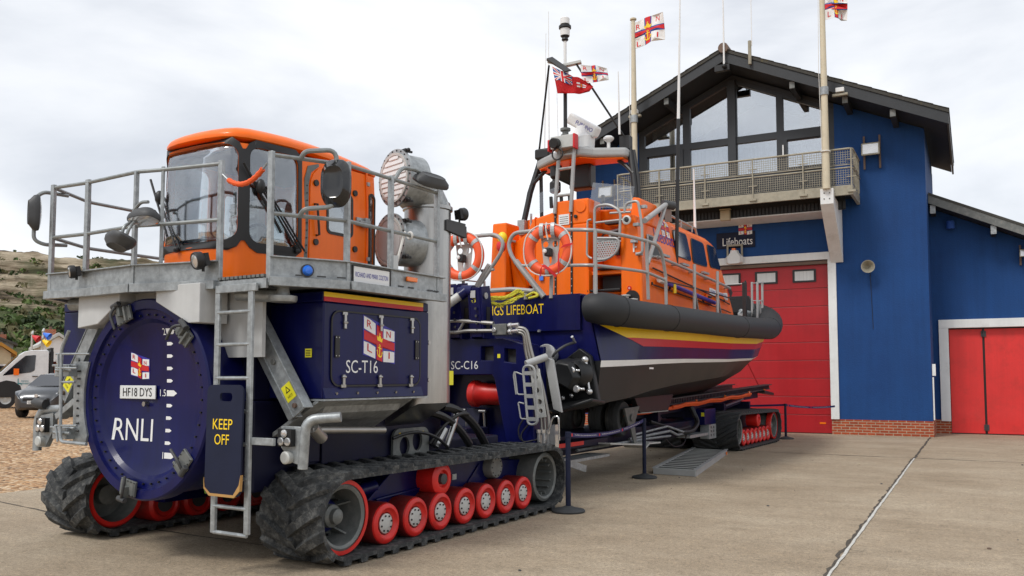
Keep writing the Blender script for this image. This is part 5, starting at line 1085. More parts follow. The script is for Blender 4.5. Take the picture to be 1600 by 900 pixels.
b.tube(fillet([(.74, lv, 1.7), (.72, lv - .0, 1.66), (.76, lv, 1.4)], .04), .012); b.tube(fillet([(.86, lv, 1.66), (.74, lv, 1.7), (.78, lv, 1.4), (.88, lv, 1.4)], .03), .01); b.tube(fillet([(.88, lv, 1.28), (.79, lv, 1.3), (.83, lv, 1.08), (.92, lv, 1.08)], .03), .01); b.V = [tuple(V3(v) + V3((.15, 0, 0))) for v in b.V]; b.build('cable_guide', ca)
b = MB('mesh_grey'); b.sheet([(1.16, 1.90), (1.29, 1.86), (1.42, 1.16), (1.30, 1.20)], [], lambda x, z, o: (x, 5.16 + o, z), None, .05); b.cyl((1.02, 4.92, 1.80), (1.2, 5.16, 1.90), .05); b.use('cap_grey').sheet([(1.02, 1.72), (1.16, 1.74), (1.26, 1.10), (1.10, 1.08)], [circ(1.10, 1.62, .035, 12), circ(1.12, 1.45, .035, 12), circ(1.16, 1.30, .035, 12), circ(1.18, 1.18, .03, 12)], lambda x, z, o: (x, 5.03 + o, z), None, .02); b.build('guard_plate', ca, bevel=.005)
# cradle rails rising towards the bow
for sg in (1, -1):
    u = sg * .50; A, B = V3((u, 9.9, 1.10)), V3((u, 18.75, 1.37)); b = MB('dark_grey'); b.beam(A, B, .05, .13); b.beam(A + V3((0, 0, .055)), B + V3((0, 0, .055)), .22, .022); b.beam(A - V3((0, 0, .06)), B - V3((0, 0, .06)), .14, .022); b.use('black')
    for i in range(90): c = A.lerp(B, (i + .5) / 90); b.obox(c + V3((sg * .03, 0, -.005)), (.012, 0, 0), (0, .022, 0), (0, 0, .045))
    rl = b.build('cradle_rail', ca, smooth=0)
    if sg > 0:
        for t in (.12, .33, .55, .77, .93): b = MB('amber'); c = A.lerp(B, t) + V3((.075, 0, -.06)); b.obox(c, (.012, 0, 0), (0, .045, 0), (0, 0, .02)); b.build('marker_lamp', rl)
    b = MB('rope_orange'); C, D = V3((sg * .62, 8.9, .96)), V3((sg * .62, 16.6, 1.17)); pts = [C.lerp(D, t / 20) + V3((0, 0, .015 * math.sin(t * 1.7))) for t in range(21)]; b.tube(pts, .035, 8); b.tube([p + V3((.03, 0, .03)) for p in pts[6:]], .03, 8); b.build('orange_hose', ca)
b = MB('black'); b.prism([(.40, 18.0, 1.28), (.62, 18.0, 1.28), (.62, 18.9, 1.20), (.40, 18.9, 1.22)], (0, 0, -.07)); b.build('rail_stop', ca, smooth=0)
b = MB('navy_dull'); b.beam((0, 9.8, .92), (0, 18.2, 1.16), .75, .16)
for v in (10.6, 12.6, 14.6, 16.6): b.box(-.62, .62, v - .06, v + .06, .78, 1.02)
b.beam((.3, 13.2, .72), (.45, 16.2, 1.05), .12, .12); b.beam((-.3, 13.2, .72), (-.45, 16.2, 1.05), .12, .12); b.build('cradle_frame', ca, smooth=0)
b = MB('stainless'); b.cyl((.5, 15.0, .95), (.5, 16.4, 1.08), .03); b.build('tilt_ram', ca)
b = MB('navy_dull'); b.box(.25, .85, 5.6, 7.8, .56, .66); b.build('cross_tray', ca, smooth=0, bevel=.01); b = MB('wheel_red'); b.box(.855, .875, 5.9, 6.9, .60, .66); b.build('tray_edge', ca, smooth=0)
# dolly wheels and stabiliser foot
for u in (.28, .60, -.28, -.60):
    b = MB('rubber_clean'); b.lathe([(.17, -.11), (.28, -.12), (.31, -.08), (.315, 0), (.31, .08), (.28, .12), (.17, .11)], (u, 8.75, .92), (1, 0, 0), 32, True)
    for k in (-.05, 0, .05): b.torus((u + k, 8.75, .92), (1, 0, 0), .312, .006, 32, 4)
    b.use('rim_grey').lathe([(.01, .02), (.15, .03), (.175, .10), (.18, .06), (.18, -.1), (.01, -.1)], (u, 8.75, .92), (1, 0, 0), 24); b.build('dolly_wheel', ca)
b = MB('rim_grey'); b.prism([(.78, 8.55, 1.10), (.78, 9.2, 1.12), (.78, 8.95, .80), (.78, 8.72, .78)], (.04, 0, 0)); b.prism([(.80, 8.74, .82), (.80, 8.94, .82), (.80, 9.06, .46), (.80, 8.94, .46)], (.03, 0, 0)); b.cyl((.78, 8.82, .93), (.85, 8.82, .93), .06)
b.build('stabiliser_arm', ca, smooth=0, bevel=.006)
b = MB('cap_grey'); b.loft([[(x, v + .0, z) for v, z in ((7.45, .60), (8.75, .50), (8.90, .445), (9.05, .50), (9.55, .485), (9.55, .46), (9.05, .475), (8.90, .415), (8.75, .475), (7.45, .575))] for x in (.66, 1.06)]); b.build('stabiliser_foot', ca, smooth=0)
b = MB('galv'); b.beam((.95, 6.1, .42), (.95, 6.8, .25), .03, .1); b.box(.6, .98, 6.2, 7.6, .38, .42); b.tube([(.7, 9.0, .55), (.75, 10.8, .60), (.75, 11.2, .50), (.7, 12.2, .52)], .025); b.tube([(.72, 9.2, .62), (.78, 10.6, .70), (.8, 11.4, .55)], .02); b.tube([(.7, 7.0, .5), (.74, 9.3, .52), (.72, 10.9, .50)], .022); b.build('service_pipe', ca)
b = MB('black'); b.tube(fillet([(.68, 11.3, .55), (.8, 11.9, .52), (.76, 12.4, .7), (.6, 12.4, 1.0)], .3), .05); b.tube(fillet([(.7, 10.6, .5), (.78, 10.9, .28), (.78, 11.5, .3), (.72, 11.8, .5)], .2), .012); b.tube(fillet([(.6, 10.2, .8), (.75, 11.2, .6), (.72, 12.0, .62)], .2), .03); b.build('hose', ca)
b = MB('galv'); b.box(.62, .82, 12.9, 13.35, .32, .62); b.box(.5, .8, 11.8, 13.0, .40, .46); b.use('dark_grey')
for i in range(3):
    for j in (0, 1): b.cyl((.82, 13.02 + j * .17, .40 + i * .08), (.825, 13.02 + j * .17, .40 + i * .08), .03, n=10)
b.build('suspension_block', ca, smooth=0, bevel=.008)
b = MB('navy'); b.box(.3, .78, 12.75, 13.45, .62, .95); b.build('equipment_box', ca, smooth=0, bevel=.01); b = MB('sticker'); b.box(.70, .765, 12.745, 12.748, .80, .88); b.build('sticker', ca, smooth=0)
for sg in (1, -1): make_track(ca, sg * .14, sg * 1.17, (14.10, .43), .395, (17.10, .42), .375, [14.54 + i * .335 for i in range(7)], .19, .262, 46, front_red=False, wd=.3, rub='rubber_clean')
for sg in (1, -1):
    b = MB('navy_dull'); b.box(min(sg * .2, sg * .75), max(sg * .2, sg * .75), 14.3, 16.9, .35, .75); b.build('track_frame', ca, smooth=0)
    b = MB('wheel_red'); b.lathe([(.01, 0), (.15, 0), (.15, .26), (.12, .28), (.08, .28), (.07, .25), (.01, .25)], (sg * .86, 15.55, .62), (sg, 0, 0), 24); b.build('return_roller', ca)
# ================================================================== lifeboat
bt = root('lifeboat', 'orange and navy lifeboat with black fender and tall mast, sitting on the carriage', 'lifeboat', (0, 12.5, 1.0), rig=True)
# hull sections: v -> keel z, chine (u, z), upper chine (u, z), sheer (u, z)
HS = [(6.05, 1.20, 1.50, 1.24, 1.58, 1.86, 1.42, 2.55), (7.0, 1.12, 1.58, 1.32, 1.68, 1.885, 1.62, 2.55), (7.9, 1.10, 1.58, 1.42, 1.72, 1.91, 1.72, 2.55), (9.0, 1.08, 1.56, 1.50, 1.74, 1.935, 1.79, 2.55), (11.5, 1.10, 1.50, 1.62, 1.72, 1.975, 1.82, 2.58),
      (13.5, 1.14, 1.32, 1.74, 1.60, 2.03, 1.76, 2.64), (14.836, 1.24, 1.02, 1.90, 1.34, 2.11, 1.58, 2.76), (15.811, 1.50, .68, 2.06, 1.00, 2.23, 1.30, 2.90), (16.647, 1.98, .34, 2.28, .58, 2.41, .92, 3.05), (17.274, 2.45, .10, 2.58, .22, 2.66, .50, 3.16), (17.587, 2.80, .03, 2.84, .08, 2.9, .25, 3.22)]
def hs(v):
    return [interp(v, [(r[0], r[i]) for r in HS]) for i in range(1, 8)]
def side(v, z, o=0):                  # starboard skin between upper chine and sheer
    k, c1, z1, c2, z2, s, zs = hs(v)
    if z >= z2: u = lerp(c2, s, min(1, (z - z2) / (zs - z2)))
    elif z >= z1: u = lerp(c1, c2, (z - z1) / max(1e-4, z2 - z1))
    else: u = lerp(0, c1, (z - k) / max(1e-4, z1 - k))
    return V3((u + o, v, z))
vs = [6.05 + (17.587 - 6.05) * i / 60 for i in range(61)]
def hullband(m, za, zb, nz, vs_=vs, o=0.0, sides=(1, -1), b=None):
    b = b or MB(m); b.use(m)
    for sg in sides:
        rg = []
        for v in vs_:
            A, B = za(v), zb(v); rg.append([V3((sg * (side(v, lerp(A, B, j / nz)).x + o), v, lerp(A, B, j / nz))) for j in range(nz + 1)])
        b.loft(rg, False, False)
    return b
def two(m, f, b):
    b.use(m)
    for sg in (1, -1):
        b.loft([[V3((sg * p.x, p.y, p.z)) for p in f(v)] for v in vs], False, False)
    return b
b = MB('hullblack'); two('hullblack', lambda v: [V3((0, v, hs(v)[0])), V3((hs(v)[1] * .55, v, lerp(hs(v)[0], hs(v)[2], .45))), V3((hs(v)[1], v, hs(v)[2])), V3((lerp(hs(v)[1], hs(v)[3], .85), v, lerp(hs(v)[2], hs(v)[4], .85)))], b)
two('white', lambda v: [V3((lerp(hs(v)[1], hs(v)[3], .85), v, lerp(hs(v)[2], hs(v)[4], .85))), V3((hs(v)[3], v, hs(v)[4]))], b)
zz = lambda v, t: lerp(hs(v)[4], hs(v)[6], t)
two('navy', lambda v: [side(v, zz(v, t)) for t in (0, .25, .5, .75, 1)], b)
# transom
k = hs(6.05); tp = [(-k[5], 2.80), (k[5], 2.80), (k[5], k[6]), (k[3], k[4]), (k[1], k[2]), (0, k[0]), (-k[1], k[2]), (-k[3], k[4]), (-k[5], k[6])]
b.use('navy').sheet([(x * .985, z) for x, z in tp if z > 1.8] , [], lambda x, z, o: (x, 6.05 + o, z), None, .06); b.use('hullblack').sheet([(k[3], k[4]), (k[1], k[2]), (0, k[0]), (-k[1], k[2]), (-k[3], k[4])], [], lambda x, z, o: (x, 6.052 + o, z), None, .06)
b.use('navy').box(-1.28, 1.28, 6.0, 6.3, 2.30, 2.82)
hull = b.build('hull', bt, smooth=28)
b = MB('yellow')
def band(m, ta, tb):
    b.use(m)
    for sg in (1, -1):
        rows = []
        for j in range(4):
            t = lerp(ta, tb, j / 3); v0 = 6.25 + (.72 - t) * 2.6; rows.append([V3((sg * (side(v, zz(v, t)).x + .006), v, zz(v, t))) for v in [lerp(v0, 17.379, i / 60) for i in range(61)]])
        b.loft(rows, False, False)
band('yellow', .50, .74); band('logo_red', .31, .50)
b.use('yellow').build('stripe', hull, smooth=0)
b = MB('yellow'); q0, q1 = L(728, 486, v=5.99), L(849, 486, v=5.99); b.text('HASTINGS LIFEBOAT', lambda x, z, o: (x, 5.995, z), q0.x, 2.555, .145, q1.x - q0.x); b.build('lettering', hull, smooth=0)
b = MB('hullblack')
for sg in (1, -1):
    b.prism([(sg * .70, 9.0, 1.30), (sg * .70, 9.25, 1.0), (sg * .70, 10.6, 1.0), (sg * .70, 10.9, 1.30)], (sg * .10, 0, 0)); b.use('cap_grey').prism([(sg * .69, 9.25, 1.0), (sg * .69, 10.6, 1.0), (sg * .69, 10.6, .985), (sg * .69, 9.25, .985)], (sg * .12, 0, 0)); b.use('hullblack')
b.build('bilge_keel', hull, smooth=0, bevel=.008)
b = MB('white'); vv = 9.1; b.box(1.765, 1.775, 7.35, 7.5, 1.75, 1.775); b.build('hull_fitting', hull)
# black fender (sponson) following the deck edge round the bow
SP = [(1.38, 6.0, 2.60, .19), (1.54, 6.02, 2.60, .225), (1.68, 6.18, 2.58, .23), (1.80, 6.55, 2.55, .21), (1.87, 7.0, 2.54, .205), (1.92, 8.0, 2.55, .205), (1.95, 9.5, 2.565, .205), (1.96, 11.0, 2.58, .21), (1.92, 12.5, 2.62, .215), (1.80, 14.0, 2.68, .23), (1.60, 15.045, 2.80, .25), (1.30, 16.09, 2.97, .27), (.95, 16.926, 3.12, .29), (.55, 17.518, 3.24, .30), (.0, 17.796, 3.30, .30)]
def catm(P, n=6):
    out = []
    for i in range(len(P) - 1):
        p0, p1, p2, p3 = P[max(0, i - 1)], P[i], P[i + 1], P[min(len(P) - 1, i + 2)]
        for j in range(n):
            t = j / n; out.append(tuple(.5 * ((2 * b_) + (-a + c) * t + (2 * a - 5 * b_ + 4 * c - d) * t * t + (-a + 3 * b_ - 3 * c + d) * t ** 3) for a, b_, c, d in zip(p0, p1, p2, p3)))
    out.append(P[-1]); return out
half = catm(SP, 5); full_ = half + [(-a, b_, c, d) for a, b_, c, d in half[::-1][1:]]
b = MB('fender'); b.tube([V3(p[:3]) for p in full_], [p[3] * (.35 if i in (0, len(full_) - 1) else 1) for i, p in enumerate(full_)], 18)
for i in (12, 24, 36, 46):      # welded seams of the fender
    p, q_ = half[i], half[i + 1]; d = (V3(q_[:3]) - V3(p[:3])).normalized()
    for sg in (1, -1): b.torus((sg * p[0], p[1], p[2]), (sg * d.x, d.y, d.z), p[3] + .001, .006, 28, 5)
fd = b.build('fender', bt, smooth=60)
# deck
b = MB('dark_grey'); dv = [6.05 + i * (17.483 - 6.05) / 40 for i in range(41)]; dz = lambda v: interp(v, [(6, 2.66), (9, 2.68), (12, 2.72), (14, 2.80), (15.7, 2.93), (17.4, 3.12), (18.5, 3.26)])
b.loft([[(-(hs(v)[5] + .04), v, dz(v)), ((hs(v)[5] + .04), v, dz(v))] for v in dv], False, False); b.build('deck', bt)
# wheelhouse
WH = [(8.02, [(1.42, 2.66), (1.42, 3.50), (1.31, 4.34), (1.18, 4.50), (0, 4.56)]), (9.0, [(1.42, 2.66), (1.41, 3.55), (1.29, 4.32), (1.16, 4.47), (0, 4.55)]), (11.9, [(1.38, 2.70), (1.35, 3.60), (1.24, 4.32), (1.12, 4.43), (0, 4.50)]), (12.3, [(1.37, 2.72), (1.33, 3.60), (1.21, 4.26), (1.11, 4.35), (0, 4.42)]),
      (12.8, [(1.34, 2.74), (1.29, 3.42), (1.20, 3.72), (1.13, 3.79), (0, 3.84)]), (13.35, [(1.27, 2.76), (1.22, 3.08), (1.16, 3.18), (1.10, 3.22), (0, 3.26)]), (13.8, [(1.10, 2.80), (1.06, 3.0), (1.0, 3.06), (.9, 3.08), (0, 3.12)]), (14.3, [(.9, 2.84), (.86, 2.94), (.8, 2.96), (.7, 2.97), (0, 2.99)])]
def wsec(v, i): return (interp(v, [(s_[0], s_[1][i][0]) for s_ in WH]), interp(v, [(s_[0], s_[1][i][1]) for s_ in WH]))
def wside(v, z, o=0):
    P = [wsec(v, i) for i in range(4)]
    for a, c in zip(P, P[1:]):
        if z <= c[1] or c is P[-1]: t = min(1, max(0, (z - a[1]) / (c[1] - a[1]))); return V3((lerp(a[0], c[0], t) + o, v, z))
rg = []
for v in [8.50, 8.7, 9, 9.8, 10.6, 11.4, 11.9, 12.1, 12.3, 12.55, 12.8, 13.1, 13.35, 13.8, 14.3]:
    P = [wsec(v, i) for i in range(5)]; rg.append([V3((u, v, z)) for u, z in P] + [V3((-u, v, z)) for u, z in P[:-1][::-1]])
b = MB('orange'); b.loft(rg); wh = b.build('wheelhouse', bt, smooth=24, bevel=.03, seg=3)
def poly_round(P, r=.06, seg=4): return [(p.x, p.y) for p in fillet([(a, c, 0) for a, c in P], r, seg, True)]
def wpt(px, py): 
    q = L(px, py, u=1.30)
    for _ in range(3): q = L(px, py, u=wside(q.y, q.z).x)
    return (q.y, q.z)
W1 = [wpt(1049, 358), wpt(1071, 366), wpt(1080, 409), wpt(1056, 400)]; W2 = [wpt(1078, 371), wpt(1098, 380), wpt(1105, 418), wpt(1082, 411)]; W3 = [wpt(1103, 381), wpt(1116, 387), wpt(1126, 423), wpt(1109, 418)]
for w in (W1, W2, W3):
    for sg in (1, -1):
        b = MB('black'); b.sheet(poly_round(w, .10), [], lambda v, z, o: (lambda p: (sg * (p.x + .004 + o), v, z))(wside(v, z)), None, .012); wn = b.build('window_frame', wh, smooth=30)
        cv, cz = sum(p[0] for p in w) / 4, sum(p[1] for p in w) / 4; b = MB('tinted'); b.sheet(poly_round([(lerp(cv, a, .93), lerp(cz, c, .94)) for a, c in w], .09), [], lambda v, z, o: (lambda p: (sg * (p.x + .0185), v, z))(wside(v, z))); b.build('window', wn, smooth=0)
b = MB('tinted')
for u0, u1 in ((-1.05, -.38), (-.34, .34), (.38, 1.05)):
    b.add([(u0, 12.36, 4.36), (u1, 12.36, 4.36), (u1 * 1.02, 12.78, 3.88), (u0 * 1.02, 12.78, 3.88)], [(0, 1, 2, 3)])
b.build('front_window', wh, smooth=0)
ws = lambda v, z, o: wside(v, z, .006 + o)
p0 = wpt(1018, 374); p1 = wpt(1048, 384); b = MB('logo_blue'); b.text('Lifeboats', ws, p0[0] + .15, 3.93, .23, 1.02); b.build('lettering', wh, smooth=0)
pe = wpt(1034, 366); b = MB('white'); emblem(b, lambda x, y, o: wside(pe[0] + x * .30, pe[1] - .02 + y * .30, .004 + o), border=False, off=.003); b.build('emblem', wh, smooth=0)
pv = [wpt(1009, 365), wpt(1022, 371), wpt(1032, 406), wpt(1010, 400)]; b = MB('mesh_grey'); b.sheet(poly_round(pv, .05), [], lambda v, z, o: wside(v, z, .016 + o), None, .01); va, vb = pv[0], pv[2]
b.use('black')
for i in range(11):
    z = lerp(pv[3][1] + .06, pv[0][1] - .05, i / 10); v0 = lerp(pv[3][0], pv[0][0], i / 10) + .06; v1 = lerp(pv[2][0], pv[1][0], i / 10) - .06; b.add([wside(v0, z - .016, .030), wside(v1, z - .016, .030), wside(v1, z + .016, .030), wside(v0, z + .016, .030)], [(0, 1, 2, 3)])
b.build('air_vent', wh, smooth=0)
b = MB('white'); q = wpt(1125, 460); b.sheet([(q[0] - .72, q[1] - .075), (q[0] + .62, q[1] - .075), (q[0] + .62, q[1] + .075), (q[0] - .72, q[1] + .075)], [], ws, .2); b.use('logo_blue').text('RICHARD AND CAROLINE COLWELL', lambda v, z, o: wside(v, z, .010), q[0] - .66, q[1] - .03, .06, 1.2); b.build('name_plate', wh, smooth=0)
b = MB('red'); q = wpt(980, 460); b.build('x', wh) if False else None
# side grab rails and lines on the house
b = MB('rail_grey'); hz = lambda v: interp(v, [(8.3, 3.62), (12.6, 3.46)])
b.tube([wside(v, hz(v), .10) for v in [8.4 + i * .42 for i in range(11)]], .026)
for v in (8.4, 9.3, 10.2, 11.1, 11.9, 12.5): b.tube([wside(v, hz(v), .10), wside(v, hz(v), .0)], .02)
zr = lambda v: wsec(v, 3)[1]
b.tube(fillet([V3((1.16, 9.1, zr(9.1))), V3((1.16, 9.2, zr(9.2) + .13)), V3((1.10, 11.4, zr(11.4) + .13)), V3((1.10, 11.5, zr(11.5)))], .06), .022)
for v in (9.8, 10.5, 11.1): b.tube([(1.14, v, zr(v)), (1.14, v, zr(v) + .13)], .016)
b.build('grab_rail', wh)
b = MB('black'); b.tube([wside(v, interp(v, [(8.3, 3.42), (13, 3.12)]), .04) for v in [8.3 + i * .4 for i in range(12)]], .014, 6); b.tube([wside(v, interp(v, [(8.3, 3.14), (13, 2.95)]), .05) for v in [8.3 + i * .4 for i in range(12)]], .012, 6)
b.build('grab_line', wh)
b = MB('blue_cloth'); b.use('logo_blue').tube([wside(v, interp(v, [(8.5, 3.23), (11.6, 3.06)]), .09) for v in (8.6, 9.6, 10.6, 11.4)], .04); b.use('rope_white').tube([wside(8.45, 3.24, .09), wside(8.65, 3.23, .09)], .05); b.use('yellow').tube([wside(9.05, 3.22, .13), wside(9.05, 3.06, .13)], .03, 6); b.build('boathook', wh)
b = MB('black')
for px, py in ((1018, 443), (1046, 450), (1070, 455), (1131, 470), (1098, 470)): q = wpt(px, py); c = wside(*q); b.cyl(c, c + V3((.02, 0, 0)), .028, n=12)
b.build('vent_cap', wh)
b = MB('orange'); q = wpt(1105, 468); b.obox(wside(q[0], q[1], .02), (.02, 0, 0), (0, .14, 0), (0, 0, .11)); b.use('dark_grey').obox(wside(q[0], q[1] + .05, .05), (.02, 0, 0), (0, .08, 0), (0, 0, .02)); b.build('hatch', wh, bevel=.01)
b = MB('galv'); q = wpt(1060, 418)
for px, py in ((1035, 400), (1098, 427), (1066, 414)): c = wside(*wpt(px, py), .05); b.obox(c, (.03, 0, 0), (0, .16, .0), (0, 0, .02)); b.cyl(c, c - V3((.06, 0, 0)), .02)
b.build('cleat', wh)
b = MB('black'); q = wpt(1128, 436); 
for i in range(5): c = wside(12.75 + i * .06, 3.42 - i * .03, .03); b.tube([c, c + V3((.02, .05, .12))], .012, 6)
b.build('wiper', wh)
# aft upper steering position and cockpit modules
AV = 7.92
z_ = lambda px, py: L(px, py, v=AV)
b = MB('orange'); b.box(-.56, .47, AV, 9.2, 2.66, z_(900, 311).z - .42); zt_ = z_(900, 311).z
b.box(-.18, .47, AV - .001, AV + .5, z_(900, 311).z - .43, zt_); b.prism([(-.56, AV, 2.7), (-.56, AV + .01, z_(845, 340).z), (-.18, AV + .01, z_(868, 330).z), (-.18, AV, 2.7)], (0, .5, 0)); cc = b.build('steering_console', bt, smooth=0, bevel=.03, seg=3)
b = MB('black')
for u in (-.155, .155): b.box(u - .02, u + .02, AV - .012, AV - .003, 2.72, zt_ - .12); b.use('galv'); [b.cyl((u, AV - .02, 2.8 + i * .12), (u, AV - .012, 2.8 + i * .12), .012, n=6) for i in range(15)]; b.use('black')
b.build('mast_slot', cc, smooth=0)
b = MB('white'); b.box(-.09, .11, AV - .008, AV - .003, zt_ - .42, zt_ - .24); b.use('rim_grey')
for i in range(4): b.box(-.07, .09, AV - .010, AV - .008, zt_ - .395 + i * .035, zt_ - .385 + i * .035)
b.build('notice', cc, smooth=0)
b = MB('orange'); b.cyl((.33, AV - .02, zt_ - .14), (.33, AV, zt_ - .14), .10); b.use('black').cyl((.24, AV - .04, zt_ - .30), (.24, AV, zt_ - .30), .03); b.build('vent_cap', cc, bevel=.006)
# left tower
b = MB('orange'); zl = z_(790, 352).z; b.prism([(-1.36, AV - .25, 2.66), (-1.02, AV - .25, 2.66), (-.99, AV - .25, zl), (-1.28, AV - .25, zl)], (0, .45, 0)); b.build('side_locker', bt, smooth=0, bevel=.03, seg=3)
b = MB('orange'); b.prism([(-.99, AV, 3.2), (-.99, AV, 3.98), (-.75, AV, 4.12), (-.56, AV, 4.42), (-.56, AV, 3.2)], (0, .7, 0)); b.prism([(-.99, AV, 3.12), (-.70, AV, 3.12), (-.70, AV - .15, 3.4), (-.99, AV - .15, 3.75)], (0, .1, 0)); b.box(-1.42, -.57, 8.3, 8.6, 2.66, 4.0); b.build('cabin_bulkhead', bt, smooth=0, bevel=.02)
b = MB('rim_grey'); b.box(-.97, -.66, AV + .05, AV + .08, 2.68, 3.10); b.use('black').box(-.62, -.40, AV - .12, AV - .02, 2.8, 3.0); b.use('bluelamp').box(-.46, -.38, AV - .04, AV - .02, 3.28, 3.48); b.build('aft_door', bt, smooth=0, bevel=.006)
# right module with helm
zr1 = z_(985, 336).z; b = MB('orange'); b.prism([(1.05, AV, 2.66), (1.43, AV, 2.66), (1.42, AV, 3.5), (1.31, AV, zr1), (1.05, AV, zr1 + .03)], (0, .66, 0)); b.prism([(1.10, 8.2, zr1 - .1), (1.36, 8.2, zr1 - .1), (1.28, 8.2, zr1 + .33), (1.14, 8.2, zr1 + .36)], (0, .75, 0)); b.build('side_locker', bt, smooth=0, bevel=.03, seg=3)
b = MB('orange'); b.box(.475, 1.045, AV + .55, AV + .6, 3.35, 4.25); b.box(.475, 1.045, AV + .05, AV + .55, 3.32, 3.38); b.box(.475, 1.045, AV + .3, AV + .35, 2.66, 3.1); b.box(.475, .50, AV - .05, AV + .5, 2.66, 3.4); b.build('cockpit', bt, smooth=0, bevel=.015)
b = MB('black'); b.sheet(rrect(.60, .98, 3.10, 3.36, .05), [], lambda x, z, o: (x, AV + .26 + o, z), None, .04); b.box(.45, 1.04, AV - .02, AV + .25, 3.04, 3.075); b.box(.6, 1.04, AV - .0, AV + .2, 3.40, 3.43); b.box(.50, 1.03, AV + .31, AV + .33, 2.7, 2.98); b.use('dark_grey').box(.60, 1.0, AV + .35, AV + .5, 4.22, 4.28); b.build('locker_cover', bt, smooth=0, bevel=.008)
b = MB('white_plastic'); b.box(.60, .80, AV + .1, AV + .28, 2.70, 2.86); b.box(.84, 1.0, AV + .1, AV + .28, 2.68, 2.82); b.use('rail_grey').tube([(.75, AV, 2.88), (1.05, AV - .02, 2.84)], .014); b.build('life_raft_box', bt, bevel=.02)
b = MB('mesh_grey'); b.sheet([(.62, 4.12), (1.0, 4.17), (.92, 3.92), (.66, 3.88)], [[(.67, 4.10), (.94, 4.13), (.89, 3.95), (.69, 3.92)]], lambda x, z, o: (x, AV + .44 + o, z), None, .03); b.use('black').sheet([(.67, 4.10), (.94, 4.13), (.89, 3.95), (.69, 3.92)], [], lambda x, z, o: (x, AV + .455 + o, z), None, .01); b.torus((.62, AV + .42, 3.98), (.2, -1, .3), .11, .012); b.box(.72, .80, AV + .5, AV + .54, 3.70, 3.80); b.box(.86, .94, AV + .5, AV + .54, 3.45, 3.85); b.box(.74, .80, AV + .5, AV + .54, 3.8, 3.86); b.build('helm_panel', bt, bevel=.004)
b = MB('rail_grey'); uu = lambda px, py: L(px, py, v=AV - .12)
gate = [uu(929, 470), uu(929, 322), uu(952, 319), uu(970, 330), uu(968, 372)]; b.tube(fillet(gate, .10), .024)
b.tube(fillet([uu(929, 372), uu(968, 372), uu(966, 392), uu(950, 405), uu(931, 406)], .10), .02); b.tube([uu(930, 348), uu(975, 343)], .018)
b.tube(fillet([uu(924, 343), uu(918, 344), uu(917, 400), uu(925, 404)], .06), .018); gt_ = b.build('cockpit_gate', bt)
b = MB('mesh_grey'); A = uu(931, 374); B = uu(967, 403); o_ = [(A.x, A.z), (uu(967, 373).x, A.z), (uu(967, 373).x, A.z - .12), (uu(958, 398).x, A.z - .30), (uu(945, 405).x, A.z - .37), (A.x, A.z - .38)]
hl = [circ(A.x + .035 + i * .042 + (.021 if j % 2 else 0), A.z - .07 - j * .036, .013, 6) for i in range(9) for j in range(8)]; hl = [h for h in hl if all(inpoly(x, z, [(lerp(.0, 1, 1) * a, c) for a, c in o_]) for x, z in h)]
b.sheet(o_, hl, lambda x, z, o: (x, AV - .12 + o, z), None, .012); b.use('dark_grey').text('KEEP SHUT AT SEA', lambda x, z, o: (x, AV - .124, z), A.x + .04, A.z - .045, .022, .33); b.build('gate_mesh', gt_, smooth=0)
b = MB('cap_grey'); c = uu(980, 344); b.lathe([(.07, 0), (.075, .03), (.05, .04), (.045, .02), (.01, .02)], c, (0, -1, 0), 18); b.use('black').lathe([(.04, .02), (.02, .03), (.01, .03)], c, (0, -1, 0), 12); b.build('deck_lamp', bt)
b = MB('cap_grey'); b.cyl((1.18, AV - .10, 2.66), (1.18, AV - .10, 2.93), .05); b.lathe([(.075, 0), (.075, .02), (.01, .03)], (1.18, AV - .1, 2.93), (0, 0, 1), 16); b.cyl((1.32, AV - .12, 2.66), (1.32, AV - .12, 2.86), .05); b.lathe([(.075, 0), (.075, .02), (.01, .03)], (1.32, AV - .12, 2.86), (0, 0, 1), 16); b.build('bollard', bt)
b = MB('black'); b.lathe([(.13, 0), (.13, .012), (.01, .012)], (1.25, AV - .002, 2.90), (0, -1, 0), 24); b.build('bollard_recess', bt)
b = MB('red'); c = uu(979, 449); b.lathe([(.035, 0), (.035, .01), (.01, .01)], (c.x, AV - .002, c.z), (0, -1, 0), 16); b.use('white').text('6', lambda x, z, o: (x, AV - .014, z), c.x - .012, c.z - .02, .04); b.build('number_disc', bt, smooth=0)
# spray screens
b = MB('glass_screen'); b.add([(-.75, 8.0, 4.42), (-.2, 8.0, 4.55), (-.2, 8.15, 4.95), (-.72, 8.15, 4.85)], [(0, 1, 2, 3)]); b.add([(.4, 8.1, 4.5), (1.1, 8.3, 4.45), (1.08, 8.45, 4.85), (.42, 8.2, 4.95)], [(0, 1, 2, 3)]); b.build('spray_screen', bt, smooth=0)
b = MB('black'); 
for u, v in ((.57, 8.3), (1.05, 8.6), (-.25, 7.95), (-.05, 7.95), (.11, 7.95)): b.beam((u, v, zt_ - .1), (u - .01, v, zt_ + .10), .05, .05)
b.build('hinge', bt, bevel=.006)
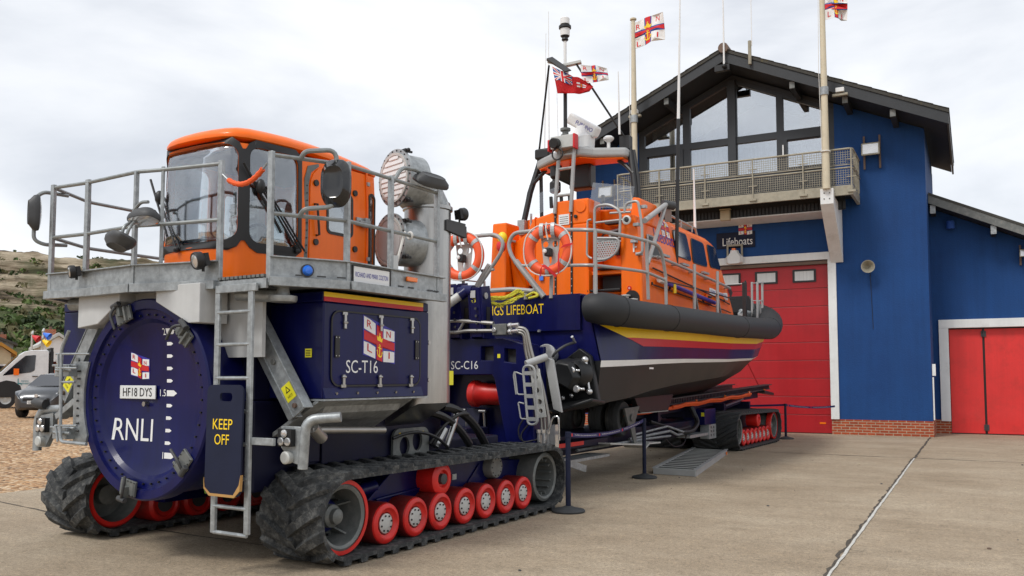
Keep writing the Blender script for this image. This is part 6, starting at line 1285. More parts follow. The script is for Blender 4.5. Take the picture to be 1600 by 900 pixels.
# folding mast, ladder and platform
b = MB('rail_grey'); lz0, lz1 = zt_ - .22, 5.52
for u0, u1 in ((-.155, -.105), (.155, .185)): b.tube([(u0, AV - .03, lz0), (u1, AV + .05, lz1)], .035)
for t in (.28, .70, .92): b.tube([(lerp(-.155, -.105, t), AV - .03 + .08 * t, lerp(lz0, lz1, t)), (lerp(.155, .185, t), AV - .03 + .08 * t, lerp(lz0, lz1, t))], .026)
b.build('mast_ladder', bt)
b = MB('mesh_grey'); PZ = 5.50; bo = [(-.90, 8.66), (-.86, 8.50), (-.25, 8.10), (.25, 8.0), (.42, 8.22), (.92, 8.50), (.92, 8.85), (.3, 8.75), (-.3, 8.75), (-.88, 8.86)]
b.prism([(x, v, PZ - .10) for x, v in bo], (0, 0, .17)); pf_ = b.build('mast_platform', bt, smooth=0, bevel=.05, seg=3)
b = MB('orange'); b.prism([(x * .93, 8.5 + (v - 8.5) * .85, PZ - .125) for x, v in bo], (0, 0, .024)); b.build('platform_underside', pf_, smooth=0, bevel=.01)
b = MB('cap_grey'); b.box(-.22, .22, 7.86, 8.1, PZ + .03, PZ + .25); b.use('red').box(.22, .26, 7.84, 7.98, PZ + .0, PZ + .25); b.box(-.27, -.23, 7.84, 7.98, PZ + .0, PZ + .2); b.use('black').cyl((-.1, 7.86, PZ + .12), (-.1, 7.74, PZ + .1), .09); b.torus((-.05, 7.8, PZ - .08), (0, 1, 0), .10, .014); b.build('mast_bracket', pf_, bevel=.01)
b = MB('black'); b.lathe([(.01, 0), (.09, .0), (.09, .22), (.05, .24), (.05, .28), (.1, .30), (.1, .48), (.06, .5), (.01, .5)], (-.42, 8.4, PZ - .11), (0, 0, -1), 18); b.box(-.55, -.3, 8.35, 8.45, PZ - .16, PZ - .11); b.box(-.20, .22, 8.5, 8.75, PZ - .55, PZ - .11); b.box(-.88, -.58, 8.45, 8.62, PZ + .072, PZ + .26); b.build('loudspeaker', pf_, bevel=.03)
b = MB('black'); b.tube([(0, 8.0, PZ + .2), (0, 8.0, 6.85)], .033, 12); b.use('rim_grey').lathe([(.08, 0), (.08, .04), (.055, .05), (.055, .10), (.09, .11), (.09, .15), (.05, .16)], (0, 8.0, PZ + .25), (0, 0, 1), 14); b.use('white').tube([(0, 8.0, 6.85), (0, 8.0, L(880, 62, u=-.01).z)], .027, 12); b.lathe([(.03, 0), (.06, .02), (.06, .06), (.02, .1)], (0, 8, 6.85), (0, 0, 1), 12)
zq = lambda py: L(880, py, u=-.01).z
b.use('black').lathe([(.04, 0), (.06, .02), (.05, .06), (.075, .08), (.075, .12)], (0, 8.0, zq(63)), (0, 0, 1), 18); b.use('white').lathe([(.01, 0), (.082, 0), (.088, .16), (.01, .16)], (0, 8.0, zq(55)), (0, 0, 1), 20); b.use('black').lathe([(.08, 0), (.108, .02), (.108, .06), (.08, .08)], (0, 8.0, zq(45)), (0, 0, 1), 20); b.use('white').lathe([(.082, 0), (.082, .10), (.07, .115), (.01, .12)], (0, 8.0, zq(37)), (0, 0, 1), 20); b.build('mast', bt)
b = MB('cap_grey'); a0, a1, a2 = L(860, 99, v=8.0), L(880, 103, v=8.0), L(904, 94, v=8.0); b.beam((a1.x, 8.0, a1.z), (a2.x, 8.1, a2.z), .10, .05); b.beam((a1.x, 8.0, a1.z), (a0.x, 7.9, a0.z), .05, .04); b.use('dark_grey').prism([(a0.x, 7.85, a0.z), (a0.x + .06, 7.75, a0.z), (a1.x + .14, 7.8, a0.z - .28), (a1.x + .08, 7.95, a0.z - .24)], (.06, .1, .05)); b.build('mast_head', bt, bevel=.006)
b = MB('black')
b.tube([(a0.x, 7.95, a0.z - .05), (-.89, 8.60, PZ + .05)], .018, 6); b.tube([(a2.x - .08, 8.05, a2.z - .02), (.92, 8.70, PZ + .1)], .018, 6); b.build('stay', bt)
for sg in (-1, 1):
    b = MB('black'); A, B, C = V3((sg * .90, 8.68, PZ + .05)), V3((sg * 1.02, 8.55, 5.0)), V3((sg * 1.12, 8.45, 4.36)); b.tube([A, B, C], .055, 10); b.tube([A + V3((sg * .05, .05, 0)), B + V3((sg * .06, .05, 0)), C + V3((sg * .04, .05, 0))], .035, 8); b.tube(fillet([V3((sg * .72, 8.6, PZ - .12)), V3((sg * .85, 8.6, PZ - .22)), B + V3((0, 0, .1))], .1), .035, 8); b.build('mast_leg', bt)
    b = MB('galv'); b.box(min(sg * 1.05, sg * 1.2), max(sg * 1.05, sg * 1.2), 8.38, 8.52, 4.2, 4.48); b.build('leg_foot', bt, bevel=.01)
b = MB('white'); c = L(912, 196, v=8.55); ra = V3((.93, -.10, -.62)).normalized(); ra = V3((L(936, 212, v=8.5) - L(888, 186, v=8.62))).normalized(); x = ra.cross(V3((0, 0, 1))).normalized(); y = x.cross(ra).normalized()
b.loft([[c + ra * t + (x * p[0] * .085 + y * p[1] * .10) * s_ for p in rrect(-1, 1, -1, 1, .5, 5)] for t, s_ in ((-.36, .7), (-.335, 1), (.335, 1), (.36, .7))]); rd = b.build('radar_scanner', bt)
b = MB('orange'); b.build('x', bt) if False else None
b = MB('logo_blue'); b.text('FURUNO', lambda q, w, o: c + ra * q + y * w - x * -.0 + x * (.090 if x.y < 0 else -.090), -.12, -.035, .07, .42); b.build('lettering', rd, smooth=0)
b = MB('white'); b.loft([[V3((c.x - .02 + p[0] * w, 8.5 + p[1] * w * .8, z)) for p in rrect(-1, 1, -1, 1, .4, 4)] for z, w in ((PZ + .08, .14), (PZ + .14, .20), (PZ + .34, .21), (PZ + .40, .15), (c.z - .02, .07))]); b.build('radar_base', bt)
b = MB('white'); g = L(951, 225, v=8.5); b.lathe([(.03, 0), (.03, .12), (.09, .17), (.095, .2), (.06, .23), (.01, .23)], (g.x, 8.5, PZ + .07), (0, 0, 1), 18); b.use('black').box(.74, .92, 8.6, 8.75, PZ + .071, PZ + .3); b.build('gps_dome', bt)
def whip(px0, py0, px1, py1, u, m0='white', split=None, r=.014):
    A = L(px0, py0, u=u); b = MB(m0); B = L(px1, py1, v=A.y)
    if split: C = A.lerp(B, split); b.use('black').tube([A, C], .035, 8); b.use('white').tube([C, C.lerp(B, .4), B], [.028, .02, .008], 6)
    else: b.tube([A, B], [r * 1.4, r * .6], 6)
    return b.build('whip_aerial', bt)
whip(1057, 416, 1063, -40, 1.36, split=.50); whip(1086, 356, 1084, 264, 1.05, r=.02); whip(968, 210, 966, 112, .80); whip(858, 235, 857, 18, -.62, r=.008); whip(851, 238, 853, 52, -.80, r=.008); whip(872, 215, 870, 140, -.3, r=.005)
b = MB('black'); b.tube([(-.86, 8.7, 4.1), (-.88, 8.7, PZ - .1)], .035); b.build('whip_aerial', bt)
b = MB('black'); b.box(1.30, 1.36, 8.55, 8.6, 3.7, 3.72); b.build('aerial_clamp', bt)
# starboard lifting gear on the house corner
b = MB('rail_grey'); A, B, C = uu(1007, 345), L(1040, 320, u=1.40), L(1012, 412, u=1.55); b.tube([A, B], .045, 12); b.tube([B, C], .035, 12); b.use('dark_grey').cyl(B + V3((-.05, 0, .02)), B + V3((.08, .18, .0)), .075); b.use('mesh_grey').beam(B + V3((.0, .1, -.03)), B + V3((-.05, .25, -.25)), .12, .03); b.build('davit', bt)
b = MB('rail_grey'); b.tube(fillet([uu(976, 333), uu(977, 318), uu(997, 313), uu(1003, 352), uu(1004, 395), uu(995, 397)], .08), .024); b.tube([uu(953, 333), uu(985, 331)], .018); b.build('handrail', bt)
b = MB('galv'); 
for px, py in ((992, 350), (996, 396), (1003, 322), (988, 376)): c = uu(px, py); b.box(c.x - .05, c.x + .05, c.y + .03, c.y + .11, c.z - .025, c.z + .025)
b.build('rail_bracket', bt, bevel=.004)
b = MB('white'); c = uu(986, 380); b.box(c.x - .012, c.x + .012, c.y + .1, c.y + .117, c.z - .13, c.z + .13); b.box(c.x, c.x + .05, c.y + .1, c.y + .117, c.z + .04, c.z + .06); b.box(c.x, c.x + .05, c.y + .1, c.y + .117, c.z - .06, c.z - .04); b.build('hook_rack', bt)
# guard rails along the deck edge
b = MB('rail_grey'); S = lambda px, py, v: L(px, py, v=v)
rt = [V3((1.16, 6.05, S(890, 360, 6.05).z)), L(925, 359, u=1.55), L(975, 368, u=1.66), L(1010, 376, u=1.72), L(1033, 385, u=1.74), L(1040, 432, u=1.74)]
rt[0] = S(880, 359, 6.0); b.tube(fillet(rt, .25), .028)
b.tube(fillet([S(866, 415, 6.0), L(925, 414, u=1.55), L(975, 420, u=1.66), L(1010, 425, u=1.72), L(1038, 437, u=1.74)], .2), .024)
for p, q, u in (((930, 359), (931, 470), 1.56), ((1010, 376), (1013, 468), 1.72), ((1040, 430), (1041, 476), 1.74)): b.tube([L(*p, u=u), L(*q, u=u)], .028)
for px, py0, py1, u in ((1085, 413, 488, 1.72), (1121, 424, 496, 1.62)): b.tube([L(px, py0, u=u), L(px, py1, u=u)], .03); b.tube([L(px, (py0 + py1) / 2, u=u), L(px + 6, py1, u=u - .1)], .022)
b.build('guard_rail', bt)
b = MB('black'); b.tube([L(1041, 440, u=1.74), L(1085, 450, u=1.72), L(1121, 460, u=1.62), L(1148, 468, u=1.25)], .012, 6); b.build('guard_wire', bt)
# pulpit on the foredeck
b = MB('rail_grey')
pp = [(1.02, 16.0), (.95, 16.7), (.62, 16.95), (.40, 17.15), (-.4, 17.15), (-.95, 16.7)]
for u, v in pp: b.tube([(u, v, dz(v) - .05), (u, v + .04, dz(v) + .98)], .03, 8)
for u, v in ((1.02, 16.15), (.62, 17.0)): b.tube([(u + .05, v + .1, dz(v) - .05), (u, v, dz(v) + .5)], .024, 8)
for h in (.5, .95): b.tube([(u, v + .04 * h, dz(v) + h) for u, v in pp[:3]], .014, 6); b.tube([(u, v + .04 * h, dz(v) + h) for u, v in pp[3:]], .014, 6)
b.build('pulpit', bt)
b = MB('black'); b.box(.80, .90, 15.5, 15.58, 2.9, 3.90); b.tube([(.85, 15.54, 3.85), (.8, 15.8, 3.95)], .025); b.build('bow_cover', bt, bevel=.01)
b = MB('fender'); b.sheet([(-.7, 0), (.7, 0), (.5, .42), (-.5, .42)], [], lambda x, y, o: (x, 17.25 - .10 * abs(x) + o * 1.0 - y * .2, 3.30 + y), None, .05); b.build('bow_pad', bt, bevel=.02)
b = MB('galv'); b.box(.35, .60, 16.6, 16.95, 3.08, 3.26); b.cyl((.42, 16.6, 3.29), (.56, 16.95, 3.25), .06); b.build('windlass', bt, bevel=.02)
b = MB('red_cloth'); b.tube([(.2, 17.6, 2.2), (.38, 18.3, 1.40)], .015, 6); b.use('rim_grey').ball((.38, 18.3, 1.38), .05); b.build('bow_strap', bt)
# stern hoops, brackets
b = MB('rail_grey'); SV = 6.0; q = lambda px, py: L(px, py, v=SV)
b.tube(fillet([q(692, 468), q(689, 388), q(700, 374), q(722, 371), q(775, 366), q(787, 378), q(783, 395), q(770, 415), q(745, 452)], .10), .030, 10); b.tube(fillet([q(690, 440), q(694, 428), q(708, 425)], .05), .022); b.tube([q(752, 423), q(772, 421)], .022); b.tube([q(765, 414), q(735, 465)], .045, 10)
b.tube(fillet([q(880, 359), q(830, 361), q(803, 364), q(794, 380), q(798, 398), q(812, 418), q(846, 462)], .10), .030, 10); b.tube([q(806, 408), q(850, 464)], .045, 10); b.tube([q(815, 415), q(866, 415)], .022); b.tube([q(862, 430), q(861, 466)], .03); b.tube(fillet([q(742, 456), q(800, 452), q(835, 455), q(838, 445)], .06), .035); b.tube([q(822, 458), q(822, 468)], .035); b.tube([q(724, 438), q(724, 470)], .026)
b.tube(fillet([V3((-1.52, 7.0, 2.7)), V3((-1.45, 7.2, 4.0)), V3((-1.3, 7.4, 4.1)), V3((-.95, 7.9, 4.0))], .12), .024); b.tube([V3((-1.40, 7.6, 2.7)), V3((-1.40, 7.6, 3.3))], .022); b.tube([V3((-1.40, 7.6, 3.28)), V3((-1.5, 6.4, 3.25))], .012)
b.tube([V3((-.86, 8.3, 4.0)), V3((-.86, 8.3, 4.55))], .022); b.build('stern_rail', bt)
b = MB('yellow'); c = L(780, 378, v=7.4); b.ball((c.x, 7.5, c.z + .08), .09, sc=(1, .8, 1.2)); b.use('red_cloth').ball((c.x - .02, 7.5, c.z - .06), .09, sc=(1, .8, 1.2)); b.build('throw_bag', bt)
# stern gear under the transom: water jet nozzle, ram, cover
J = lambda px, py, v=5.92: (lambda p: (p.x, p.z))(L(px, py, v=v))
b = MB('hullblack'); b.sheet([J(868, 592), J(884, 560), J(905, 544), J(922, 556), J(930, 600), J(936, 632), J(905, 640), J(868, 640)], [], lambda x, z, o: (x, 5.92 + o, z), None, .10)
nz = [J(850, 580, 5.6), J(872, 562, 5.6), J(893, 566, 5.6), J(904, 590, 5.6), J(893, 612, 5.6), J(878, 603, 5.6), J(860, 598, 5.6)]
b.loft([[(lerp(sum(p[0] for p in nz) / 7, x, k), v, lerp(sum(p[1] for p in nz) / 7, z, k)) for x, z in nz] for v, k in ((5.93, 1.15), (5.62, 1.0), (5.55, .8), (5.56, .3))])
b.lathe([(.20, 0), (.23, .06), (.21, .22), (.16, .30), (.14, .2), (.01, .18)], (J(905, 585)[0], 5.95, J(905, 585)[1]), (0, -1, 0), 26)
b.prism([(J(866, 642, 5.55)[0], 5.5, J(866, 642, 5.55)[1]), (J(925, 622, 5.6)[0], 5.6, J(925, 622, 5.6)[1]), (1.62, 6.1, 1.30), (.55, 6.1, 1.22)], (0, 0, -.05)); b.build('water_jet', hull, smooth=30, bevel=.015)
b = MB('lens'); r0, r1, v_ = J(914, 562, 5.84), J(921, 612, 5.84), 5.84
P_ = lambda t, dv=0: V3((lerp(r0[0], r1[0], t), v_ + dv, lerp(r0[1], r1[1], t))); b.cyl(P_(0), P_(1), .018, n=12); b.cyl(P_(.0), P_(.4), .030, n=12); b.ball(P_(1), .045); b.ball(P_(0), .05)
for px, py in ((895, 579), (902, 608)): x_, z_2 = J(px, py, 5.62); b.lathe([(.05, 0), (.052, .03), (.04, .04), (.01, .04)], (x_, 5.62, z_2), (-.2, -1, .1), 18); b.cyl((x_ + .02, 5.64, z_2), (x_ + .09, 5.66, z_2), .02, n=8)
for px, py in ((880, 622), (873, 628), (893, 618), (868, 618)): x_, z_2 = J(px, py, 5.75); b.ball((x_, 5.75, z_2), .03, 8, 5)
b.build('steering_ram', hull, bevel=.004)
b = MB('boxgrey'); c = L(855, 552, v=5.75); b.lathe([(.01, 0), (.13, 0), (.135, -.06), (.12, -.10), (.12, -.28)], (c.x, 5.72, c.z), (.3, -1, .1), 26); b.use('lens').lathe([(.125, 0), (.13, .01), (.125, .014), (.01, .014)], (c.x, 5.72, c.z), (.3, -1, .1), 26); b.build('exhaust_flap', hull)
b = MB('dark_grey'); b.tube(fillet([(.85, 5.9, 1.75), (1.0, 5.7, 1.95), (1.15, 5.8, 2.08), (1.2, 5.98, 2.12)], .1), .02); b.build('hose', hull)
b = MB('lens'); b.cyl((1.2, 6.0, 2.12), (1.2, 5.9, 2.2), .02); b.cyl((.62, 6.0, 2.3), (.62, 5.96, 2.3), .02); b.build('earth_stud', hull)
# ================================================================== things resting on the rig
def lifebuoy(px, py, label, strap):
    c = L(px, py, v=5.90); A = V3((.10, -1, .02)).normalized(); x, z = V3((A.y, -A.x, 0)) * -1, V3((0, 0, 1)); Rr, rr = .305, .076
    P = lambda a, rad: c + x * (math.cos(R(a)) * rad) + z * (math.sin(R(a)) * rad)
    b = MB('buoy'); ring = []
    for i in range(48):
        a = 7.5 * i; d = P(a, 1) - c; ring.append([P(a, Rr) + d * rr * math.cos(2 * math.pi * k / 16) + A * rr * .92 * math.sin(2 * math.pi * k / 16) for k in range(16)])
    b.loft(ring, True, False, True); o = b.build('lifebuoy', origin=c, rig=True, smooth=60, label=label, cat='lifebuoy', group='orange lifebuoys on the stern rail')
    t = MB('tape'); 
    for a in (40, 140, 218, 270, 322):
        t.loft([[P(a + s_, Rr) + (P(a + s_, 1) - c) * (rr + .004) * math.cos(2 * math.pi * k / 16) + A * (rr * .92 + .004) * math.sin(2 * math.pi * k / 16) for k in range(16)] for s_ in (-5, 0, 5)], True, False)
    for a in (73, 107): t.loft([[P(a, Rr) + z * h + (P(a, 1) - c) * 0 + A * (.076 * math.sqrt(max(0, 1 - (h / .125) ** 2)) + .004) + x * w for w in (-.03, .03)] for h in (-.12, -.08, -.04, 0, .04, .08, .1)], False, False)
    part_of(t, 'reflective_band', o, c)
    t = MB('rope_white'); pts = []
    for i in range(33):
        a = i * 360 / 32 + 5; sag = .5 - .5 * math.cos(R(a * 4)); pts.append(P(a, Rr + rr * (.92 + .28 * sag)) + A * .045)
    t.tube(pts, .010, 6, True); t.tube([P(92, Rr + .09) + A * .04, P(91, Rr) + A * .085, P(90, Rr - .09) + A * .06, P(84, Rr - .16) + A * .05], .012, 6); part_of(t, 'grab_rope', o, c)
    t = MB('black'); t.text('RNL', lambda q, w, of: c + x * q + z * (w - .35 * q * q) + A * (rr * .93 + .004), -.115, Rr - .045, .085, .23); part_of(t, 'lettering', o, c)
    if strap:
        t = MB('red_cloth')
        for pts in ([P(8, .40) + A * .07, P(6, .25) + A * .10, P(-12, .20) + A * .09, P(-40, .26) + A * .10, P(-62, .40) + A * .07], [P(255, .40) + A * .06, P(252, .22) + A * .10, P(280, .30) + A * .1, P(290, .42) + A * .05]):
            t.loft([[p + z * .018 + x * .012, p - z * .018 - x * .012] for p in fillet(pts, .1, 4)], False, False)
        part_of(t, 'red_strap', o, c)
    b = MB('cap_grey'); f = lambda a, h, of: c + x * a + z * h - A * (.075 - of * -1) ; b.sheet([(-.15, .20), (.15, .20), (.10, -.26), (.07, -.34), (-.07, -.34), (-.10, -.26)], [circ(-.075, .10, .045, 14), circ(.075, .10, .045, 14), circ(0, -.13, .022, 10, .06)], lambda a, h, of: c + x * a + z * h - A * (.07 + of), None, .012)
    bk = b.build('lifebuoy_bracket', bt, smooth=0); b = MB('black'); b.obox(c - z * .03 + A * .0, x * .045, A * .06, z * .06); b.use('white').cyl(c - z * .02 + A * .05 - x * .03, c - z * .02 + A * .085 - x * .03, .032, n=14); b.build('holder', bk, bevel=.012)
lifebuoy(722, 401, 'orange lifebuoy with sky showing through its ring, beside the steel vent stack', False)
lifebuoy(857, 391, 'orange lifebuoy with a red strap, hung in front of the orange cabin', True)
b = MB('rope_yellow')
base = [L(745, 455, v=4.93), L(741, 470, v=4.9), L(738, 480, v=4.95), L(742, 462, v=5.1), L(770, 468, v=5.5), L(790, 467, v=5.75), L(812, 455, v=5.85), L(818, 462, v=5.9), L(800, 470, v=5.8), L(785, 478, v=5.7), L(768, 476, v=5.5), L(760, 474, v=5.3)]
pts = fillet(base, .12, 4)
for k in range(5): rr_ = random.Random(k); b.tube([p + V3((rr_.uniform(-.02, .02) + .012 * math.sin(i * .7 + k), rr_.uniform(-.01, .01), .016 * math.cos(i * .9 + k * 2) + k * .006)) for i, p in enumerate(pts)], .013, 6)
b.tube(fillet([L(822, 463, v=5.95), L(835, 456, v=5.98), L(842, 462, v=5.95), L(826, 466, v=5.93)], .05), .02, 6)
b.build('yellow_rope', origin=base[0], rig=True, label='yellow rope looped round the carriage arm and laid along the stern', cat='rope')
# flags on the boat's mast
def quad_flag(corners, v0, amp, seed, depthdir=.25):
    TL, TR, BR, BL = [L(px, py, v=v0 + (.0 if i in (0, 3) else depthdir)) for i, (px, py) in enumerate(corners)]
    def f(x, y, o):
        t = x / 1.3; p = BL.lerp(BR, t).lerp(TL.lerp(TR, t), y); w = amp * t ** .6 * (math.sin(t * 8 + seed + y * 2.2) + .5 * math.sin(t * 15 - y * 3 + seed)); return p + V3((.25 * w, -w + o, .3 * w))
    return f, TL
def ensign(b, f):
    fl = lambda x0, x1, y0, y1: [(x0, y0), (x1, y0), (x1, y1), (x0, y1)]
    for sd in (1, -1):
        g = lambda k: (lambda x, y, o: f(x, y, sd * k * .003)); b.use('red_cloth').sheet(fl(0, 1.3, 0, 1), [], g(0), .07)
        b.use('blue_cloth').sheet(fl(0, .62, .5, 1), [], g(1), .07)
        b.use('white_cloth').sheet([(0, .5), (.08, .5), (.62, .94), (.62, 1), (.54, 1), (0, .56)], [], g(2), .07); b.sheet([(.62, .5), (.62, .56), (.08, 1), (0, 1), (0, .94), (.54, .5)], [], g(2), .07)
        b.use('red_cloth').sheet([(0, .5), (.03, .5), (.62, .98), (.62, 1), (.59, 1), (0, .52)], [], g(3), .07); b.sheet([(.62, .5), (.62, .52), (.03, 1), (0, 1), (0, .98), (.59, .5)], [], g(3), .07)
        b.use('white_cloth').sheet(fl(0, .62, .68, .82), [], g(4), .07); b.sheet(fl(.24, .38, .5, 1), [], g(4), .07); b.use('red_cloth').sheet(fl(0, .62, .715, .785), [], g(5), .07); b.sheet(fl(.275, .345, .5, 1), [], g(5), .07)
        emblem(b, lambda x, y, o: f(.80 + x * .25, .38 + y * .25, sd * (.003 + abs(o))), cloth=True, border=False, letters=False, off=.002, step=None)
f, O = quad_flag([(863, 104), (926, 132), (922, 146), (871, 146)], 7.78, .05, .4); b = MB('red_cloth'); ensign(b, f); b.build('ensign', origin=O, rig=True, smooth=60, label='red ensign with blue canton drooping from the boat mast', cat='flag')
f, O = quad_flag([(907, 101), (948, 106), (951, 124), (910, 131)], 8.05, .035, 1.5); b = MB('white_cloth'); emblem(b, f, cloth=True, border=False, off=.003, step=.08, sides=(1, -1), kc=.68); b.build('flag', origin=O, rig=True, smooth=60, label='small white crossed flag flying from the boat mast beside the red ensign', cat='flag')
# ================================================================== barrier posts with belts
def barrier(x, y, h, label, belts):
    t = root('barrier_post', label, 'barrier post', (x, y, 0), group='barrier posts around the boat'); b = MB('paint_sign'); b.lathe([(.03, .04), (.032, .05), (.032, h - .07), (.036, h - .065), (.036, h - .004), (.02, h), (.005, h)], (x, y, 0), (0, 0, 1), 18); b.build('post', t)
    b = MB('rubber_clean'); b.lathe([(.01, 0.002), (.20, .002), (.205, .02), (.19, .035), (.09, .055), (.04, .075), (.01, .08)], (x, y, 0), (0, 0, 1), 32); b.build('base', t)
    for (X, Y, Z, sag, txt) in belts:
        A, B = V3((x, y, h - .035)), V3((X, Y, Z)); d = (B - A); n = V3((-d.y, d.x, 0)).normalized(); hw = .026; pos = lambda q: A.lerp(B, q) - V3((0, 0, sag * 4 * q * (1 - q)))
        k = MB('belt_blue'); k.loft([[pos(i / 24) + V3((0, 0, s_ * hw)) for s_ in (-1, 1)] for i in range(25)], False, False)
        if txt:
            sg = 1 if n.dot(V3((-x, -y, 0))) > 0 else -1; k.use('white'); ln = d.length
            for m in range(txt):
                k.text('The RNLI is the charity that saves lives at sea', lambda q, w, o: pos(min(1, q / ln)) + V3((0, 0, w)) + n * sg * .003, .25 + m * (ln - .3) / txt, -.012, .024, (ln - .3) / txt - .25); q0 = .12 + m * (ln - .3) / txt
                k.use('red').loft([[pos((q0 + e) / ln) + V3((0, 0, s_)) + n * sg * .003 for s_ in (-.018, .018)] for e in (0, .05)], False, False); k.use('white')
        k.build('belt', t, smooth=0)
p1, p2, p3 = (-4.377, 9.683), (-4.742, 13.477), (-4.406, 23.64)
barrier(*p1, .965, 'dark blue barrier post standing against the back of the tractor track', [(p2[0], p2[1], .93, .09, 3)])
barrier(*p2, .965, 'dark blue barrier post under the boat, beside the aluminium ramp', [])
barrier(*p3, .93, 'dark blue barrier post behind the carriage track, belted to the roller door frame', [(-3.5, 26.13, .80, .05, 2), (-8.7, 24.3, .88, .06, 0)])
# aluminium ramp on the slab
A, B, C, D = at(1022, 736, Z=.05), at(1086, 740, Z=.05), at(1135, 706, Z=.05), at(1084, 703, Z=.05)
b = MB('mesh_grey'); up = V3((0, 0, 1))
for P, Q in ((A, D), (B, C)):
    d = (Q - P).normalized(); b.beam(P, Q, .03, .10); b.beam(P + up * .055, Q + up * .055, .07, .012)
for i in range(15): t = (i + .4) / 15; b.use('dark_grey').beam(A.lerp(D, t), B.lerp(C, t), .02, .07); b.use('cap_grey').beam(A.lerp(D, t) + up * .042, B.lerp(C, t) + up * .042, .06, .012)  # rung sides coloured dark for the shade between slats, tops light
b.use('mesh_grey').beam(A, B, .02, .09); b.use('amber').obox(B.lerp(C, .93) + V3((.045, -.02, .0)), (.006, 0, 0), (0, .04, 0), (0, 0, .03))
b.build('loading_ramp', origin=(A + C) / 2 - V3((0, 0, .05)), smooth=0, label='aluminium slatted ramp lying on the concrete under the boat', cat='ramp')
b = MB('timber'); rnd = random.Random(11)      # fallen leaves and pebbles on the slab
for i in range(70):
    x, y = rnd.uniform(-10.5, 2.0), rnd.uniform(3.5, 19); s_ = rnd.uniform(.008, .022); b.use(rnd.choice(['timber', 'steel_tan', 'dark_grey', 'beige'])); b.ball((x, y, s_ * .3), s_, 6, 4, (1, rnd.uniform(.5, 1), .5))
b.build('pebbles', smooth=40, kind='stuff', label='loose pebbles scattered over the concrete apron', cat='pebbles')
b = MB('hi_vis'); 
# ================================================================== far left: vehicles, houses, hill
def frame_at(px, py, depth):
    o = atd(px, py, depth); o.z = beach_z(o.x, o.y); return o
VD = 34.6; vo = frame_at(8, 640, VD); KS = 1353 / VD
VR = YAW + R(33); xr, ya = V3((math.cos(VR), math.sin(VR), 0)), V3((-math.sin(VR), math.cos(VR), 0))     # the side faces the viewer squarely
KX = KS * (math.cos(R(33)) + math.tan(R(30)) * math.sin(R(33)))
def vloc(a, y, z): return vo + xr * a + ya * y + V3((0, 0, z))
vp = lambda px, py: ((px - 8) / KX, (640 - py) / KS)
vt = root('flatbed_van', 'white flatbed van with teal lettering parked on the shingle', 'van', vo)
mat('van_white', (.74, .76, .77), .3, coat=.5); mat('car_grey', (.055, .06, .068), .3, .4, coat=.6); mat('tyre', (.02, .02, .021), .8); mat('teal', (.02, .25, .30), .5); mat('ochre', (.42, .20, .03), .8)
vf = lambda yy: (lambda x, z, o: vloc(x, yy + o, z))
b = MB('van_white'); prof = [(-.98, .48), (-1.04, .80), (-1.0, 1.05), (-.80, 1.22), (-.22, 1.42), (.46, 2.16), (.62, 2.28), (.85, 2.34), (1.42, 2.36), (1.50, 2.28), (1.50, .50)]
secs = []
for y, k in ((0, .0), (.0, 1), (.12, 1.0)): pass
def vsec(y, ins): 
    cx, cz = .4, 1.2; return [vloc(lerp(x, cx, ins), y, lerp(z, cz, ins * .6)) for x, z in prof]
b.loft([vsec(0, .03), vsec(.05, .0), vsec(1.85, .0), vsec(1.90, .03)]); vb = b.build('cab', vt, smooth=35)
wn = [vp(1.5, 589), vp(23, 569), vp(37, 557.5), vp(54, 556), vp(52.5, 581), vp(46, 584)]; b = MB('tinted'); b.sheet(poly_round(wn, .05), [], vf(-.008), None, .004); b.build('side_window', vb, smooth=0)
b = MB('tinted'); b.loft([[vloc(x - .02, y, z + .03) for x, z in ((-.20, 1.44), (.44, 2.14))] for y in (.15, 1.75)], False, False); b.build('windscreen', vb)
b = MB('tyre'); b.use('black'); b.sheet([(x, z) for x, z in [(-1.0, .44), (1.5, .44), (1.5, .68), (.56, .68), (.5, .9), (.3, 1.06), (0, 1.12), (-.3, 1.02), (-.5, .72), (-1.0, .72)]], [], vf(-.006), None, .004); b.build('sill_trim', vb, smooth=0)
b = MB('black'); b.tube([vloc(*[vp(49, 590)[0], -.02, vp(49, 590)[1]]), vloc(vp(58, 590)[0], -.02, vp(58, 590)[1])], .018, 6); b.build('door_handle', vb)
b = MB('teal'); q = vp(26, 602); b.text('L', vf(-.012), q[0], q[1], .22); b.text('Engineering', vf(-.012), q[0] + .0, q[1] - .05, .13, .55); b.text('Engineering', vf(-.012), q[0] + .13, q[1] + .07, .09, .25); b.build('lettering', vb, smooth=0)
b = MB('orange'); q = vp(23, 583); b.obox(vloc(q[0], -.12, q[1]), xr * .09, ya * .06, V3((0, 0, .13))); b.build('wing_mirror', vb)
for a in (0, 3.2):
    b = MB('tyre'); b.lathe([(.20, 0), (.34, 0), (.36, .03), (.36, .19), (.34, .22), (.2, .22)], vloc(a, .22, .36), -ya, 28, True); w_ = b.build('wheel', vt); b = MB('cap_grey'); b.lathe([(.22, .17), (.21, .2), (.12, .16), (.05, .18), (.01, .18)], vloc(a, .22, .36), -ya, 20); b.build('rim', w_)
    b = MB('tyre'); b.lathe([(.20, 0), (.36, 0), (.36, .22), (.2, .22)], vloc(a, 1.88, .36), -ya, 20, True); b.build('wheel', vt)
b = MB('black'); b.obox(vloc(1.60, .95, 1.50), xr * .06, ya * .93, V3((0, 0, .80))); b.obox(vloc(1.60, .95, 2.35), xr * .05, ya * .9, V3((0, 0, .1))); b.build('headboard', vt, smooth=0)
